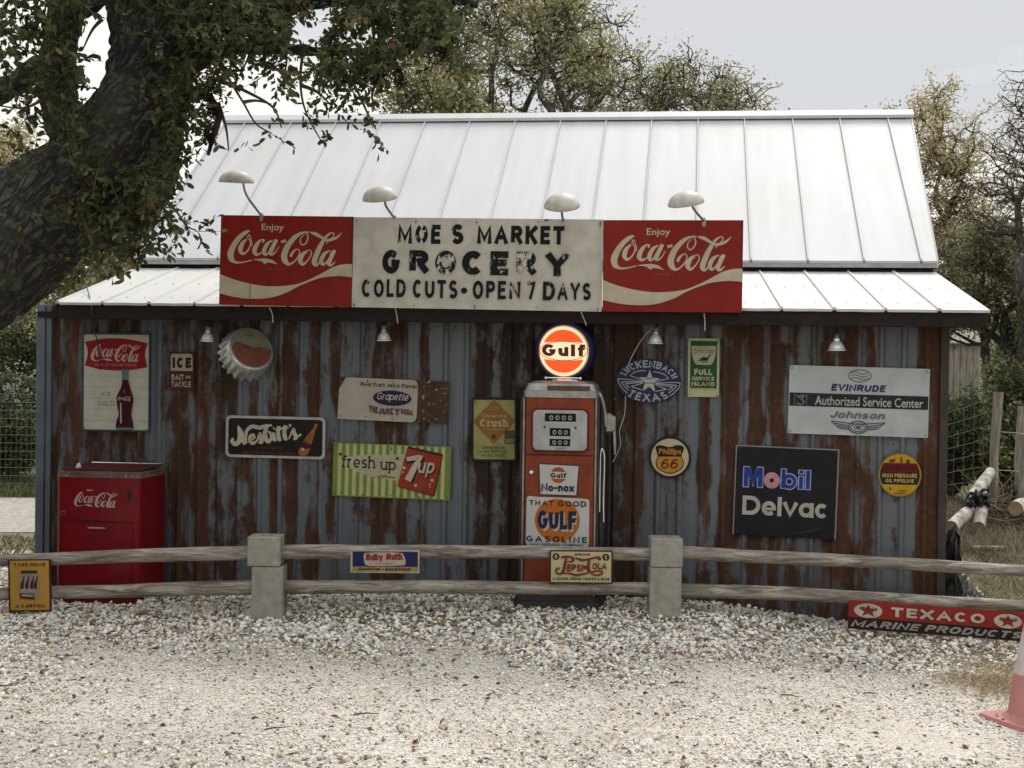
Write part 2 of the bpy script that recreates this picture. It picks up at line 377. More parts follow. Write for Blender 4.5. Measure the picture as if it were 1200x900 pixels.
# block alphabet: width, strokes in a unit box (y up). Lower case keeps x-height .70
X = .70
GL = {
 'A': (.95, [[(0, 0), (.5, 1), (1, 0)], [(.2, .32), (.8, .32)]]), 'B': (.8, [[(0, 0), (0, 1), (.6, 1)] + arc(.6, .77, .38, .23, 90, -90) + [(0, .54)], [(.6, .54)] + arc(.6, .27, .4, .27, 90, -90) + [(0, 0)]]),
 'C': (.85, [arc(.5, .5, .5, .5, 50, 310, 16)]), 'D': (.85, [[(0, 0), (0, 1), (.45, 1)] + arc(.45, .5, .55, .5, 90, -90, 12) + [(0, 0)]]),
 'E': (.7, [[(1, 1), (0, 1), (0, 0), (1, 0)], [(0, .52), (.85, .52)]]), 'F': (.68, [[(1, 1), (0, 1), (0, 0)], [(0, .5), (.85, .5)]]),
 'G': (.9, [arc(.5, .5, .5, .5, 50, 330, 16) + [(1, .45), (.6, .45)]]), 'H': (.85, [[(0, 0), (0, 1)], [(1, 0), (1, 1)], [(0, .5), (1, .5)]]),
 'I': (.22, [[(.5, 0), (.5, 1)]]), 'J': (.6, [[(1, 1), (1, .35)] + arc(.5, .35, .5, .35, 0, -170)]), 'K': (.85, [[(0, 0), (0, 1)], [(1, 1), (.05, .42)], [(.35, .6), (1, 0)]]),
 'L': (.65, [[(0, 1), (0, 0), (1, 0)]]), 'M': (1.05, [[(0, 0), (0, 1), (.5, .15), (1, 1), (1, 0)]]), 'N': (.88, [[(0, 0), (0, 1), (1, 0), (1, 1)]]),
 'O': (.92, [arc(.5, .5, .5, .5, 0, 360, 24)]), 'P': (.78, [[(0, 0), (0, 1), (.6, 1)] + arc(.6, .74, .4, .26, 90, -90) + [(0, .48)]]),
 'Q': (.92, [arc(.5, .5, .5, .5, 0, 360, 24), [(.6, .3), (1, 0)]]), 'R': (.82, [[(0, 0), (0, 1), (.6, 1)] + arc(.6, .74, .4, .26, 90, -90) + [(0, .48)], [(.5, .48), (1, 0)]]),
 'S': (.78, [arc(.5, .75, .46, .25, 35, 270, 12) + arc(.5, .25, .5, .25, 90, -145, 12)[1:]]), 'T': (.8, [[(0, 1), (1, 1)], [(.5, 1), (.5, 0)]]),
 'U': (.85, [[(0, 1), (0, .4)] + arc(.5, .4, .5, .4, 180, 360, 12) + [(1, 1)]]), 'V': (.9, [[(0, 1), (.5, 0), (1, 1)]]), 'W': (1.2, [[(0, 1), (.25, 0), (.5, .85), (.75, 0), (1, 1)]]),
 'X': (.88, [[(0, 0), (1, 1)], [(0, 1), (1, 0)]]), 'Y': (.88, [[(0, 1), (.5, .45), (1, 1)], [(.5, .45), (.5, 0)]]), 'Z': (.8, [[(0, 1), (1, 1), (0, 0), (1, 0)]]),
 '5': (.72, [[(.95, 1), (.1, 1), (.05, .55)] + arc(.48, .32, .5, .32, 120, -150, 14)]), '6': (.75, [[(.85, .95)] + arc(.5, .5, .5, .48, 75, 180, 8) + arc(.5, .3, .5, .3, 180, 540, 20)[1:]]),
 '7': (.72, [[(0, 1), (1, 1), (.35, 0)]]), '-': (.5, [[(0, .45), (1, .45)]]), '.': (.2, [[(.5, 0), (.5, .04)]]), "'": (.2, [[(.5, 1), (.5, .75)]]), '"': (.4, [[(.1, 1), (.1, .78)], [(.9, 1), (.9, .78)]]), '*': (.4, [arc(.5, .45, .35, .1, 0, 360, 10)]), '&': (.8, [[(1, 0), (.25, .75), (.5, 1), (.7, .75), (.05, .3), (.4, 0), (1, .4)]]),
 'a': (.7, [arc(.5, X / 2, .5, X / 2, 0, 360, 20), [(1, X), (1, 0)]]), 'b': (.7, [[(0, 1), (0, 0)], arc(.5, X / 2, .5, X / 2, 0, 360, 20)]), 'c': (.62, [arc(.5, X / 2, .5, X / 2, 50, 310, 16)]),
 'd': (.7, [[(1, 1), (1, 0)], arc(.5, X / 2, .5, X / 2, 0, 360, 20)]), 'e': (.68, [[(0.05, X * .46), (.95, X * .46)], arc(.5, X / 2, .5, X / 2, -8, 310, 18)]), 'f': (.48, [[(1.05, 1.0), (.72, 1.0), (.42, .86), (.36, .7), (.36, 0)], [(0, X * .95), (.95, X * .95)]]),
 'g': (.7, [arc(.5, X / 2, .5, X / 2, 0, 360, 20), [(1, X), (1, -.1)] + arc(.5, -.1, .5, .2, 0, -160, 8)]), 'h': (.66, [[(0, 1), (0, 0)], [(0, .3)] + arc(.5, X - .32, .5, .32, 180, 0, 10) + [(1, 0)]]),
 'i': (.2, [[(.5, X), (.5, 0)], [(.5, .96), (.5, 1.0)]]), 'j': (.3, [[(.9, X), (.9, -.1)] + arc(.4, -.1, .5, .18, 0, -90, 5), [(.9, .96), (.9, 1.0)]]), 'k': (.65, [[(0, 0), (0, 1)], [(1, X), (.05, .28)], [(.35, .42), (1, 0)]]), 'l': (.2, [[(.5, 1), (.5, 0)]]),
 'm': (1.0, [[(0, X), (0, 0)], [(0, .35)] + arc(.25, X - .22, .25, .22, 180, 0, 8) + [(.5, 0)], [(.5, .35)] + arc(.75, X - .22, .25, .22, 180, 0, 8) + [(1, 0)]]),
 'n': (.66, [[(0, X), (0, 0)], [(0, .3)] + arc(.5, X - .32, .5, .32, 180, 0, 10) + [(1, 0)]]), 'o': (.7, [arc(.5, X / 2, .5, X / 2, 0, 360, 20)]), 'p': (.7, [[(0, X), (0, -.32)], arc(.5, X / 2, .5, X / 2, 0, 360, 20)]),
 'r': (.45, [[(0, X), (0, 0)], [(0, .35)] + arc(.6, X - .3, .6, .3, 180, 70, 7)]), 's': (.58, [arc(.5, X * .75, .46, X * .25, 35, 270, 10) + arc(.5, X * .25, .5, X * .25, 90, -145, 10)[1:]]),
 't': (.45, [[(.45, 1), (.45, .18)] + arc(.8, .18, .35, .18, 180, 300, 5), [(0, X), (1, X)]]), 'u': (.66, [[(0, X), (0, .3)] + arc(.5, .3, .5, .3, 180, 360, 10), [(1, X), (1, 0)]]),
 'v': (.68, [[(0, X), (.5, 0), (1, X)]]), 'w': (.95, [[(0, X), (.25, 0), (.5, X), (.75, 0), (1, X)]]), 'x': (.68, [[(0, 0), (1, X)], [(0, X), (1, 0)]]), 'y': (.68, [[(0, X), (.5, 0)], [(1, X), (.35, -.3)]]), 'z': (.62, [[(0, X), (1, X), (0, 0), (1, 0)]]),
}
def block_text(s, w=.16, gap=.14, serif=False, slant=0.0, stencil=False, jitter=0, hor=1.0):
    """lettering as a list of ribbons, text box (0..width, 0..1)"""
    out = []; x = 0; rg = random.Random(s)
    for ch in s:
        if ch == ' ': x += .38; continue
        gw, st = GL[ch]; gw *= hor; gw = max(gw, w)
        yy = rg.uniform(-jitter, jitter)
        for pl in st:
            pp = []
            for (a, b) in pl:
                X_ = x + (w / 2 + a * (gw - w) if gw > w * 1.01 else gw / 2); Y_ = w / 2 + b * (1 - w) + yy
                pp.append((X_ + slant * Y_, Y_))
            closed = len(pp) > 8 and abs(pp[0][0] - pp[-1][0]) + abs(pp[0][1] - pp[-1][1]) < 1e-4
            if closed: pp = pp[:-1]
            w_s = w * .66 if (ch.islower() and len(pl) == 2 and abs(pl[0][1] - pl[1][1]) < 1e-6) else w
            if stencil and closed:
                n = len(pp); g = max(2, n // 12); q = pp[n // 4:] + pp[:n // 4]
                h = len(q) // 2; out.append(ribbon(q[1:h], w)); out.append(ribbon(q[h + 1:], w)); continue
            out.append(ribbon(pp, w_s, closed, 0 if closed else (w / 2 if len(pp) <= 6 else w * .15)))
            if serif and not closed:
                for e, f in ((pp[0], pp[1]), (pp[-1], pp[-2])):
                    if abs(e[0] - f[0]) < .06 and abs(e[1] - f[1]) > .15: out.append(ribbon([(e[0] - w * 1.05, e[1]), (e[0] + w * 1.05, e[1])], w * .62))
        x += gw + gap
    return out
_fc = {}
def font_text(s, off=.0, shear=0.0):
    k = (s, off, shear)
    if k not in _fc:
        c = bpy.data.curves.new('txt', 'FONT'); c.body = s; c.offset = off; c.shear = shear; c.resolution_u = 3
        o = bpy.data.objects.new('txt', c); COL.objects.link(o)
        dg = bpy.context.evaluated_depsgraph_get(); me = bpy.data.meshes.new_from_object(o.evaluated_get(dg))
        _fc[k] = ([(v.co.x, v.co.y) for v in me.vertices], [tuple(p.vertices) for p in me.polygons])
        bpy.data.objects.remove(o); bpy.data.curves.remove(c); bpy.data.meshes.remove(me)
    return [_fc[k]]
def fit(ribs, x0, y0, x1, y1, keep=None):
    """map lettering into a box with y DOWN (sign artwork units); keep: (ymin,ymax) of the box in letter units"""
    xs = [p[0] for V, _ in ribs for p in V]; ys = [p[1] for V, _ in ribs for p in V]
    a, b = min(xs), max(xs); c, d = keep or (min(ys), max(ys))
    return [([(x0 + (p[0] - a) / (b - a) * (x1 - x0), y1 + (p[1] - c) / (d - c) * (y0 - y1)) for p in V], Fc) for V, Fc in ribs]
def warp(ribs, fn): return [([fn(*p) for p in V], Fc) for V, Fc in ribs]

ALL_SIGNS = []
class Sign:
    """a panel whose artwork is laid out in units of W x H (origin top left, y down)"""
    def __init__(s, name, label, cat, corners, W, H, fr=BF, v=WALL - .035, th=.006, group=None, lean=0.0, root=None, M=None, size=None, org=(0, 0)):
        s.org = org
        if M is None:
            q = [fr.hit(x, y, v) for x, y in corners]
            cu = sum(p[0] for p in q) / 4; cz = sum(p[1] for p in q) / 4
            s.w = (math.dist(q[0], q[1]) + math.dist(q[2], q[3])) / 2; s.h = (math.dist(q[0], q[3]) + math.dist(q[1], q[2])) / 2
            tilt = math.atan2((q[1][1] - q[0][1]) + (q[2][1] - q[3][1]), (q[1][0] - q[0][0]) + (q[2][0] - q[3][0]))
            M = fr.M @ Matrix.Translation((cu, v, cz)) @ Matrix.Rotation(-tilt, 4, 'Y') @ Matrix.Rotation(lean, 4, 'X')
        else: s.w, s.h = size
        s.W, s.H, s.th = W, H, th
        if root is None: s.root = empty(name, M, label, cat, group); s.base = Matrix.Identity(4)
        else: s.root = root; s.base = M
        s.y = -th; s.sub = None
        if name: ALL_SIGNS.append(s); s.nm = name
    def loc(s, X_, Y_): return (((X_ - s.org[0]) / s.W - .5) * s.w, (.5 - (Y_ - s.org[1]) / s.H) * s.h)
    def _put(s, name, mb, mat, parent=None):
        p = parent or s.root
        return mb.build(name, mat, p, M=s.base if p is s.root else None)
    def panel(s, poly, mat, name='panel'):
        P = [s.loc(*p) for p in poly]
        area = sum(P[i][0] * P[(i + 1) % len(P)][1] - P[(i + 1) % len(P)][0] * P[i][1] for i in range(len(P)))
        if area < 0: P = P[::-1]
        return s._put(name, MB().prism(P, -s.th, 0), mat)
    def rect(s, x0, y0, x1, y1): return [(x0, y0), (x0, y1), (x1, y1), (x1, y0)]
    def rrect(s, x0, y0, x1, y1, r, n=5):
        P = []
        for cx, cy, a in ((x0 + r, y0 + r, 270), (x0 + r, y1 - r, 180), (x1 - r, y1 - r, 90), (x1 - r, y0 + r, 0)):
            P += [(cx + r * math.cos(math.radians(a - 90 * i / n)), cy + r * math.sin(math.radians(a - 90 * i / n))) for i in range(n + 1)]
        return P
    def ell(s, cx, cy, rx, ry, n=40): return [(cx + rx * math.cos(2 * PI * i / n), cy - ry * math.sin(2 * PI * i / n)) for i in range(n)]
    def poly(s, name, polys, mat, parent=None, proud=.0008):
        """filled flat shapes, each its own hair above the last"""
        mb = MB(); import bmesh
        if polys and not hasattr(polys[0][0], '__len__'): polys = [polys]
        s.y -= proud
        for pl in polys:
            P = [s.loc(*p) for p in pl]; s.y -= .00006
            bm = bmesh.new(); vs_ = [bm.verts.new((p[0], s.y, p[1])) for p in P]
            try:
                f = bm.faces.new(vs_); f.normal_update()
                if f.normal.y > 0: f.normal_flip()
                bmesh.ops.triangulate(bm, faces=[f])
            except ValueError: pass
            bm.verts.index_update(); mb.add([v.co for v in bm.verts], [[v.index for v in f.verts] for f in bm.faces]); bm.free()
        return s._put(name, mb, mat, parent)
    def ribs(s, name, ribs, mat, parent=None, proud=.0008):
        mb = MB(); s.y -= proud
        for V, Fc in ribs:
            s.y -= .00005
            mb.add([(a, s.y, b) for a, b in (s.loc(*p) for p in V)], Fc)
        o = s._put(name, mb, mat, parent); me = o.data
        import bmesh
        bm = bmesh.new(); bm.from_mesh(me)
        for f in bm.faces:
            if f.normal.y > 0: f.normal_flip()
        bm.to_mesh(me); bm.free(); return o
    def stroke(s, name, strokes, mat, w=None, smooth=True, closed=False, k=5, **kw):
        R = []
        for st in strokes:
            q = catmull([tuple(p) for p in st], k, closed) if smooth and len(st) > 2 else st
            R.append(ribbon(q, w, closed))
        return s.ribs(name, R, mat, **kw)
    def text(s, name, txt, box, mat, w=.17, keep=None, fn=None, **kw):
        par = kw.pop('parent', None)
        R = fit(block_text(txt, w, **kw), *box, keep=keep)
        if fn: R = warp(R, fn)
        return s.ribs(name, R, mat, parent=par)
    def ftext(s, name, txt, box, mat, off=.01, shear=0, parent=None, fn=None):
        R = fit(font_text(txt, off, shear), *box)
        if fn: R = warp(R, fn)
        return s.ribs(name, R, mat, parent=parent)

# ------------------------------------------------------------------ the shed
def sst(a, b, x):
    t = min(1, max(0, (x - a) / (b - a))); return t * t * (3 - 2 * t)
def gz(x, y):
    """ground height: flat lot, gravel banked up against the shed"""
    v = (Vector((x, y, 0)) - BF.o).dot(BF.V); u = (Vector((x, y, 0)) - BF.o).dot(BF.U)
    side = 1 - sst(3.0, 3.6, u)
    return .075 * sst(-2.7, -2.3, u) * sst(-.55, -.05, v) * (1 - sst(.5, 2.5, v)) * side - .13 * sst(1.1, 2.7, x) * sst(7.6, 9.0, y) + .012 * mnoise.noise(Vector((x * 1.3, y * 1.3, 0))) * (1 - sst(10, 11.5, y))
shed = empty('store_building', BF.M.copy(), 'low metal-sided country store with white metal roof, rusty corrugated front and long signboard', 'building')
vU, zU, vR, zR = 1.5807, 2.568, 3.7385, 4.0753
rngW = random.Random(5)
# wall sheets ------------------------------------------------------
# strips along the wall in the photograph: (where it starts, how rusty, how dark the rust, how blue the zinc)
STR = [(45, .2, 0, 1), (64, .95, .3, .3), (73, .35, .4, .3), (78, .95, 0, .3), (97, .1, 0, .6), (103, .85, .5, .2), (120, .2, .2, .3), (127, .9, .45, .2), (145, .4, .5, .2), (152, .9, .5, .2), (169, -.1, 0, 1), (187, .45, .6, .3),
 (200, .85, .3, .2), (221, .35, .4, .5), (227, .95, .2, .2), (246, .45, .4, .4), (254, .75, .6, .3), (279, .2, .1, .5), (292, .7, .2, .4), (302, .0, 0, .9), (316, .85, .2, .4), (327, .1, 0, .7), (333, .9, .3, .3), (348, .1, .1, .8), (360, .75, .2, .4), (376, .05, 0, .7),
 (384, .7, .3, .4), (394, -.1, 0, .7), (412, .25, .3, .5), (436, .8, .4, .3), (455, .6, .3, .3), (466, .85, .4, .3), (476, .2, .2, .5), (490, .55, .4, .4), (502, -.15, 0, .8), (520, .1, .2, .5), (530, -.1, 0, .8), (548, .55, .9, .2), (556, .8, .9, .1), (575, .25, .8, .4), (586, .85, .95, .1),
 (692, .9, .8, 0), (712, .85, .7, 0), (735, .9, .4, 0), (754, .45, .5, .2), (766, .3, .4, .3), (782, .5, .4, .2), (798, .2, .3, .3), (806, -.1, 0, .8), (818, .75, .3, .3), (833, .0, 0, .9), (843, 1.0, .3, 0), (866, .1, 0, .6), (875, 1.0, .35, 0), (893, .15, .1, .4), (900, 1.0, .4, 0), (917, .3, .3, .3),
 (925, .7, .3, .2), (936, .1, 0, .6), (948, .3, .2, .3), (960, .75, .1, .3), (985, .95, .2, .1), (997, .5, .3, .3), (1010, .65, .2, .2), (1022, -.15, 0, 1), (1047, .0, .3, .9), (1052, -.15, 0, 1), (1073, 1.0, .1, 0), (1200, 1, .1, 0)]
SU = [(BF.hit(p, 540, WALL)[0], a, b, c) for p, a, b, c in STR]
def strip_at(u):
    k = 0
    while k < len(SU) - 1 and SU[k + 1][0] < u: k += 1
    return SU[k][1:]
W_L = BF.hit(47, 500, WALL)[0]; W_R = BF.hit(1108, 540, WALL)[0]
RIB = .152; TOPZ = 2.12
nsheet = 7; sw = (W_R - W_L) / nsheet
for i in range(nsheet):
    a = W_L + i * sw - (.03 if i else 0); b = W_L + (i + 1) * sw
    cols = []; u = a
    while u < b - 1e-4:
        cols.append(u); u += .0095
    cols.append(b)
    rows = [-.12] + [TOPZ * j / 24 for j in range(1, 25)]; off = .003 * (i % 2)
    V = []; cc = []
    bl = rngW.uniform(-.1, .2)
    for z in rows:
        for u in cols:
            ph = ((u - W_L) / RIB) % 1.0
            rb = .027 * sst(.0, .06, ph) * (1 - sst(.24, .30, ph)) + .004 * (sst(.6, .63, ph) * (1 - sst(.68, .71, ph)))
            dent = .004 * mnoise.noise(Vector((u * 1.5, z * 1.5, 3.1)))
            V.append((u, WALL - .004 - rb - off + dent, z)); wob = .022 * mnoise.noise(Vector((u * 4, z * 3.5, 9))); r_, g_, b_ = (sum(q) / 3 for q in zip(*(strip_at(u + wob + e) for e in (-.012, 0, .012)))); cc.append((r_ * .72 + .13, g_, min(1, max(0, b_ * .85 + bl))))
    nc = len(cols)
    Fq = [(j * nc + k, j * nc + k + 1, (j + 1) * nc + k + 1, (j + 1) * nc + k) for j in range(len(rows) - 1) for k in range(nc - 1)]
    me = np_mesh('metal_sheet', V, Fq, mat_wall, np.array(cc)); link('metal_sheet', me, shed)
# screws along the ribs: tiny but they catch light
scm = MB().lathe([(.006, 0), (.004, -.004), (0, -.005)], 6, 'Y').mesh('screw', mat_steel)
sc_ = MB(); k = 0
while W_L + k * RIB < W_R - .1:
    for z in (.22, .62, 1.05, 1.5, 1.92):
        if rngW.random() < .45: continue
        p = Vector((W_L + (k + .15) * RIB + rngW.uniform(-.01, .01), WALL - .034, z + rngW.uniform(-.02, .02))); sc_.lathe([(.0075, 0), (.006, -.004), (0, -.005)], 6, 'Y', M=Matrix.Translation(p))
    k += 1
tag(sc_.build('screws', plain('rusty_screw', (.10, .08, .07), .6, .3, .4), shed), kind='stuff')
# corner trims
mat_trimL = plain('blue_grey_trim', (.085, .10, .118), .5, .3, .25, 5); mat_trimR = plain('brown_corner_trim', (.045, .036, .031), .7, 0, .3, 7)
x0 = BF.hit(45, 500, WALL)[0]; x1 = BF.hit(55, 500, WALL)[0]; x2 = BF.hit(62, 500, WALL)[0]
MB().box(x0, x1, WALL - .045, WALL + .05, -.1, TOPZ, .004).box(x1 + .003, x2, WALL - .036, WALL + .05, -.1, TOPZ, .003).build('corner_trim', mat_trimL, shed)
x0 = BF.hit(1099, 540, WALL)[0]; x1 = BF.hit(1109, 540, WALL)[0]
MB().box(x0, x1, WALL - .045, WALL + .06, -.1, TOPZ, .004).build('corner_trim', mat_trimR, shed)
# side and back walls
vB = 2 * vR - vU; zB = zU - .1
SIDE = [(WALL, -.2), (WALL, 2.06), (vU, zU - .2), (vB, zU - .2), (vB, -.2)]; GAB = [(vU + .06, zU - .25), (vU + .06, zU - .05), (vR, zR - .07), (vB, zB - .05), (vB, zU - .25)]
_ul = max(BF.hit(159, 309, vU)[0], BF.hit(266, 143, vR)[0]) + .04; _ur = min(BF.hit(1098, 312, vU)[0], BF.hit(1067, 133, vR)[0]) - .06
for uu, P, nm in ((W_L + .02, SIDE, 'side_wall'), (W_R - .03, SIDE, 'side_wall'), (_ul, GAB, 'gable_wall'), (_ur, GAB, 'gable_wall')):
    mb = MB(); V = [(uu, p[0], p[1]) for p in P] + [(uu + .02, p[0], p[1]) for p in P]; n = 5
    mb.add(V, [tuple(range(n)), tuple(range(2 * n - 1, n - 1, -1))] + [(i, i + n, (i + 1) % n + n, (i + 1) % n) for i in range(n)])
    mb.build(nm, mat_gable, shed)
MB().box(W_L + .05, W_R - .06, vB - .02, vB, -.2, zU - .22).build('back_wall', mat_gable, shed)
# roofs -------------------------------------------------------------
uL1, uR1 = BF.hit(159, 309, vU)[0], BF.hit(1098, 312, vU)[0]; uL2, uR2 = BF.hit(266, 143, vR)[0], BF.hit(1067, 133, vR)[0]
seams = [BF.hit(p, 144, vR)[0] for p in (289, 343, 395, 447, 499, 551, 604, 657, 710, 763, 817, 871, 927, 982, 1038)]
sl_ = Vector((0, vR - vU, zR - zU)); sn = Vector((0, -(zR - zU), vR - vU)).normalized(); sdir = sl_.normalized(); SLEN = sl_.length
def roof_strip(name, e0, e1, r0, r1, P0, P1, mat, nrm, rib=.02, ribw=.012, ribs_at=(1, 0), sag=.0, seed=0):
    """one sheet between (e0,e1) at the eave P0 and (r0,r1) at the top P1; upstand along its left edge"""
    mb = MB(); n = 10; V = []; K = 9
    for j in range(n + 1):
        t = j / n; p = P0.lerp(P1, t); a = e0 + (r0 - e0) * t; b = e1 + (r1 - e1) * t
        prof = [(a, 0), (a + ribw * .35, rib), (a + ribw, rib), (a + ribw * 1.4, 0)] if ribs_at[0] else [(a, 0), (a + .002, .0), (a + .004, 0), (a + .006, 0)]
        m_ = [(a + (b - a) * q, .0028 * mnoise.noise(Vector((a * 2 + q * 3, t * 3, seed)))) for q in (.22, .4, .6, .8)]
        prof += m_ + [(b, 0)]
        for (uu, h) in prof: q = p + nrm * h; V.append((uu, q.y, q.z))
    Fq = [(j * K + k, j * K + k + 1, (j + 1) * K + k + 1, (j + 1) * K + k) for j in range(n) for k in range(K - 1)]
    mb.add(V, Fq)
    # turned-down front lip
    b0 = len(mb.v)
    for k in range(K): x, y, z = V[k]; mb.v.append((x, y + .002, z - .018))
    mb.f += [(b0 + k, b0 + k + 1, k + 1, k) for k in range(K - 1)]
    return mb.build(name, mat, shed)
E0 = Vector((0, vU, zU)); R0 = Vector((0, vR, zR))
ed = [uL1] + seams + [uR1]; rd = [uL2] + seams + [uR2]
for i in range(len(ed) - 1):
    roof_strip('roof_panel', ed[i], ed[i + 1] - .001, rd[i], rd[i + 1] - .001, E0, R0, mat_roof, sn, .019, .012, (1, 0), seed=i)
MB().add([(uR1 - .002, vU, zU), (uR1 - .002, vU, zU - .05), (uR2 - .002, vR, zR - .05), (uR2 - .002, vR, zR + .01), (uR1 + .012, vU, zU + .012), (uR1 + .012, vU, zU - .05), (uR2 + .012, vR, zR - .05), (uR2 + .012, vR, zR + .012)],
    [(0, 1, 2, 3), (7, 6, 5, 4), (0, 4, 5, 1), (3, 2, 6, 7), (0, 3, 7, 4), (1, 5, 6, 2)]).build('rake_trim', mat_roof, shed)
MB().add([(uL1 + .002, vU, zU), (uL1 + .002, vU, zU - .05), (uL2 + .002, vR, zR - .05), (uL2 + .002, vR, zR + .01), (uL1 - .012, vU, zU + .012), (uL1 - .012, vU, zU - .05), (uL2 - .012, vR, zR - .05), (uL2 - .012, vR, zR + .012)],
    [(0, 1, 2, 3), (7, 6, 5, 4), (0, 4, 5, 1), (3, 2, 6, 7), (0, 3, 7, 4), (1, 5, 6, 2)]).build('rake_trim', mat_roof, shed)
# ridge cap, standing a little proud so that it throws a dark line on the panels
rc = MB(); w_ = .11; h0 = .035
for (sgn) in (-1, 1):
    a = Vector((0, vR, zR + h0 + .015)); d_ = Vector((0, sgn * sdir.y, -sdir.z)); b = a + d_ * w_
    V = [(uL2 - .02, a.y, a.z), (uR2 + .02, a.y, a.z), (uR2 + .02, b.y, b.z), (uL2 - .02, b.y, b.z), (uL2 - .02, b.y, b.z - .028), (uR2 + .02, b.y, b.z - .028)]
    rc.add(V, [(0, 3, 2, 1), (3, 4, 5, 2)] if sgn < 0 else [(0, 1, 2, 3), (3, 2, 5, 4)])
rc.add([(uR2 + .02, vR, zR + .05), (uR2 + .02, vR - .09, zR - .05), (uR2 + .02, vR + .09, zR - .05)], [(0, 1, 2)])
rc.build('ridge_cap', mat_roof, shed)
# back slope
MB().add([(uL2, vR, zR), (uR2, vR, zR), (uR1, vB + .2, zB - .1), (uL1, vB + .2, zB - .1), (uL2, vR, zR - .02), (uR2, vR, zR - .02), (uR1, vB + .2, zB - .12), (uL1, vB + .2, zB - .12)],
    [(0, 1, 2, 3), (7, 6, 5, 4), (2, 6, 7, 3), (1, 5, 6, 2), (0, 3, 7, 4)]).build('back_roof', mat_roof, shed)
# eave flashing of the upper roof and a dark strip painting the shaded gap under it
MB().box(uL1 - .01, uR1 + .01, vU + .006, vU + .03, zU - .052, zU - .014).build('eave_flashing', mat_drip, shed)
MB().box(uL1 + .02, uR1 - .02, vU + .05, vU + .07, zU - .19, zU - .02).build('gap_shade_strip', mat_fascia, shed)
# lower roof
zE = 2.125
l0, r0 = BF.hit(66, 352, 0)[0], BF.hit(1160, 367, 0)[0]; l1, r1 = BF.hit(159, 314, vU)[0], BF.hit(1098, 316, vU)[0]
nl = 19; LE = Vector((0, -.015, zE)); LT = Vector((0, vU + .04, zU - .083)); ln = Vector((0, -(LT.z - LE.z), LT.y - LE.y)).normalized()
for i in range(nl):
    a, b = l0 + (r0 - l0) * i / nl, l0 + (r0 - l0) * (i + 1) / nl; c_, d_ = l1 + (r1 - l1) * i / nl, l1 + (r1 - l1) * (i + 1) / nl
    roof_strip('awning_roof_panel', a, b - .001, c_, d_ - .001, LE, LT, mat_roof_low, ln, .012, .016 if i % 2 else .024, (1, 0), seed=40 + i)
# screws of the lower roof
for i in range(nl):
    for t in (.12, .5, .88):
        for q in (.35, .75):
            a = (l0 + (r0 - l0) * (i + q) / nl) * (1 - t) + (l1 + (r1 - l1) * (i + q) / nl) * t
            if i > 13 or i < 4:
                p = LE.lerp(LT, t) + ln * .006; o = link('screw', scm, shed, Matrix.Translation((a, p.y, p.z)) @ Matrix.Rotation(-1.2, 4, 'X'))
# fascia + soffit
fl, fr_ = BF.hit(52, 362, 0)[0], BF.hit(1158, 378, 0)[0]
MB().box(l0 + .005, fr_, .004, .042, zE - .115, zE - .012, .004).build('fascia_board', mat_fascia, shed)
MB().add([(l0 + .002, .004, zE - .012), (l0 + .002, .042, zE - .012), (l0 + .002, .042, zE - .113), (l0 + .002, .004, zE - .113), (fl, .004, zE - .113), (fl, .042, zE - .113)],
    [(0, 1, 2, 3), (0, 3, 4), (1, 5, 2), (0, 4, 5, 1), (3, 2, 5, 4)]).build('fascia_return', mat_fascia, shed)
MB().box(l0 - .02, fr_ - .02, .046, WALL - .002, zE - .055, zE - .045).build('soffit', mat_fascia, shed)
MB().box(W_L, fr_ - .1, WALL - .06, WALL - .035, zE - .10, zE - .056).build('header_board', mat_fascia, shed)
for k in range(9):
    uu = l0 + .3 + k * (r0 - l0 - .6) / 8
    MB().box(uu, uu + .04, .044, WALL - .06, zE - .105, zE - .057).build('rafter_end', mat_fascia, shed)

# ------------------------------------------------------------------ ground
def terrain(x, y):
    h = gz(x, y) if (abs(x) < 12 and 2 < y < 16) else 0.0
    r = max(0.0, y - 26)
    if r > 0:
        h += (3.2 + 7.5 * sst(-6, 40, x) + 3.0 * sst(30, 90, x)) * sst(0, 105, r) + .35 * mnoise.noise(Vector((x * .06, y * .06, 0))) * min(1, r / 20)
    return h
def nonuni(a, b, c, d, n0, n1):
    """coarse - fine - coarse coordinates"""
    L_ = [b - (b - a) * ((i / n0) ** 2.2) for i in range(n0, 0, -1)]; Rr = [c + (d - c) * ((i / n0) ** 2.2) for i in range(1, n0 + 1)]
    return L_ + [b + (c - b) * i / n1 for i in range(n1 + 1)] + Rr
def sheet(name, xs, ys, fn, mat, kind='structure'):
    V = [(x, y, fn(x, y)) for y in ys for x in xs]; n = len(xs)
    Fq = [(j * n + i, j * n + i + 1, (j + 1) * n + i + 1, (j + 1) * n + i) for j in range(len(ys) - 1) for i in range(n - 1)]
    o = link(name, np_mesh(name, V, Fq, mat, smooth=True)); tag(o, kind=kind); return o
def earth():
    mt, N, L, P = newmat('dry_grass_earth')
    n1 = noise_node(N, L, .35, 6, .6); n2 = noise_node(N, L, 6, 8, .7); n3 = noise_node(N, L, 40, 4, .7)
    a = ramp(N, L, n2.outputs['Fac'], [(.3, (.10, .085, .055)), (.5, (.20, .17, .11)), (.7, (.30, .26, .17))])
    g = ramp(N, L, n2.outputs['Fac'], [(.3, (.06, .075, .03)), (.7, (.16, .17, .08))])
    f = ramp(N, L, n1.outputs['Fac'], [(.42, (0, 0, 0)), (.6, (1, 1, 1))])
    L.new(mixc(N, L, f.outputs[0], a.outputs[0], g.outputs[0]), P.inputs['Base Color']); P.inputs['Roughness'].default_value = .95
    bump(N, L, n3.outputs['Fac'], P, .6, .03); return mt
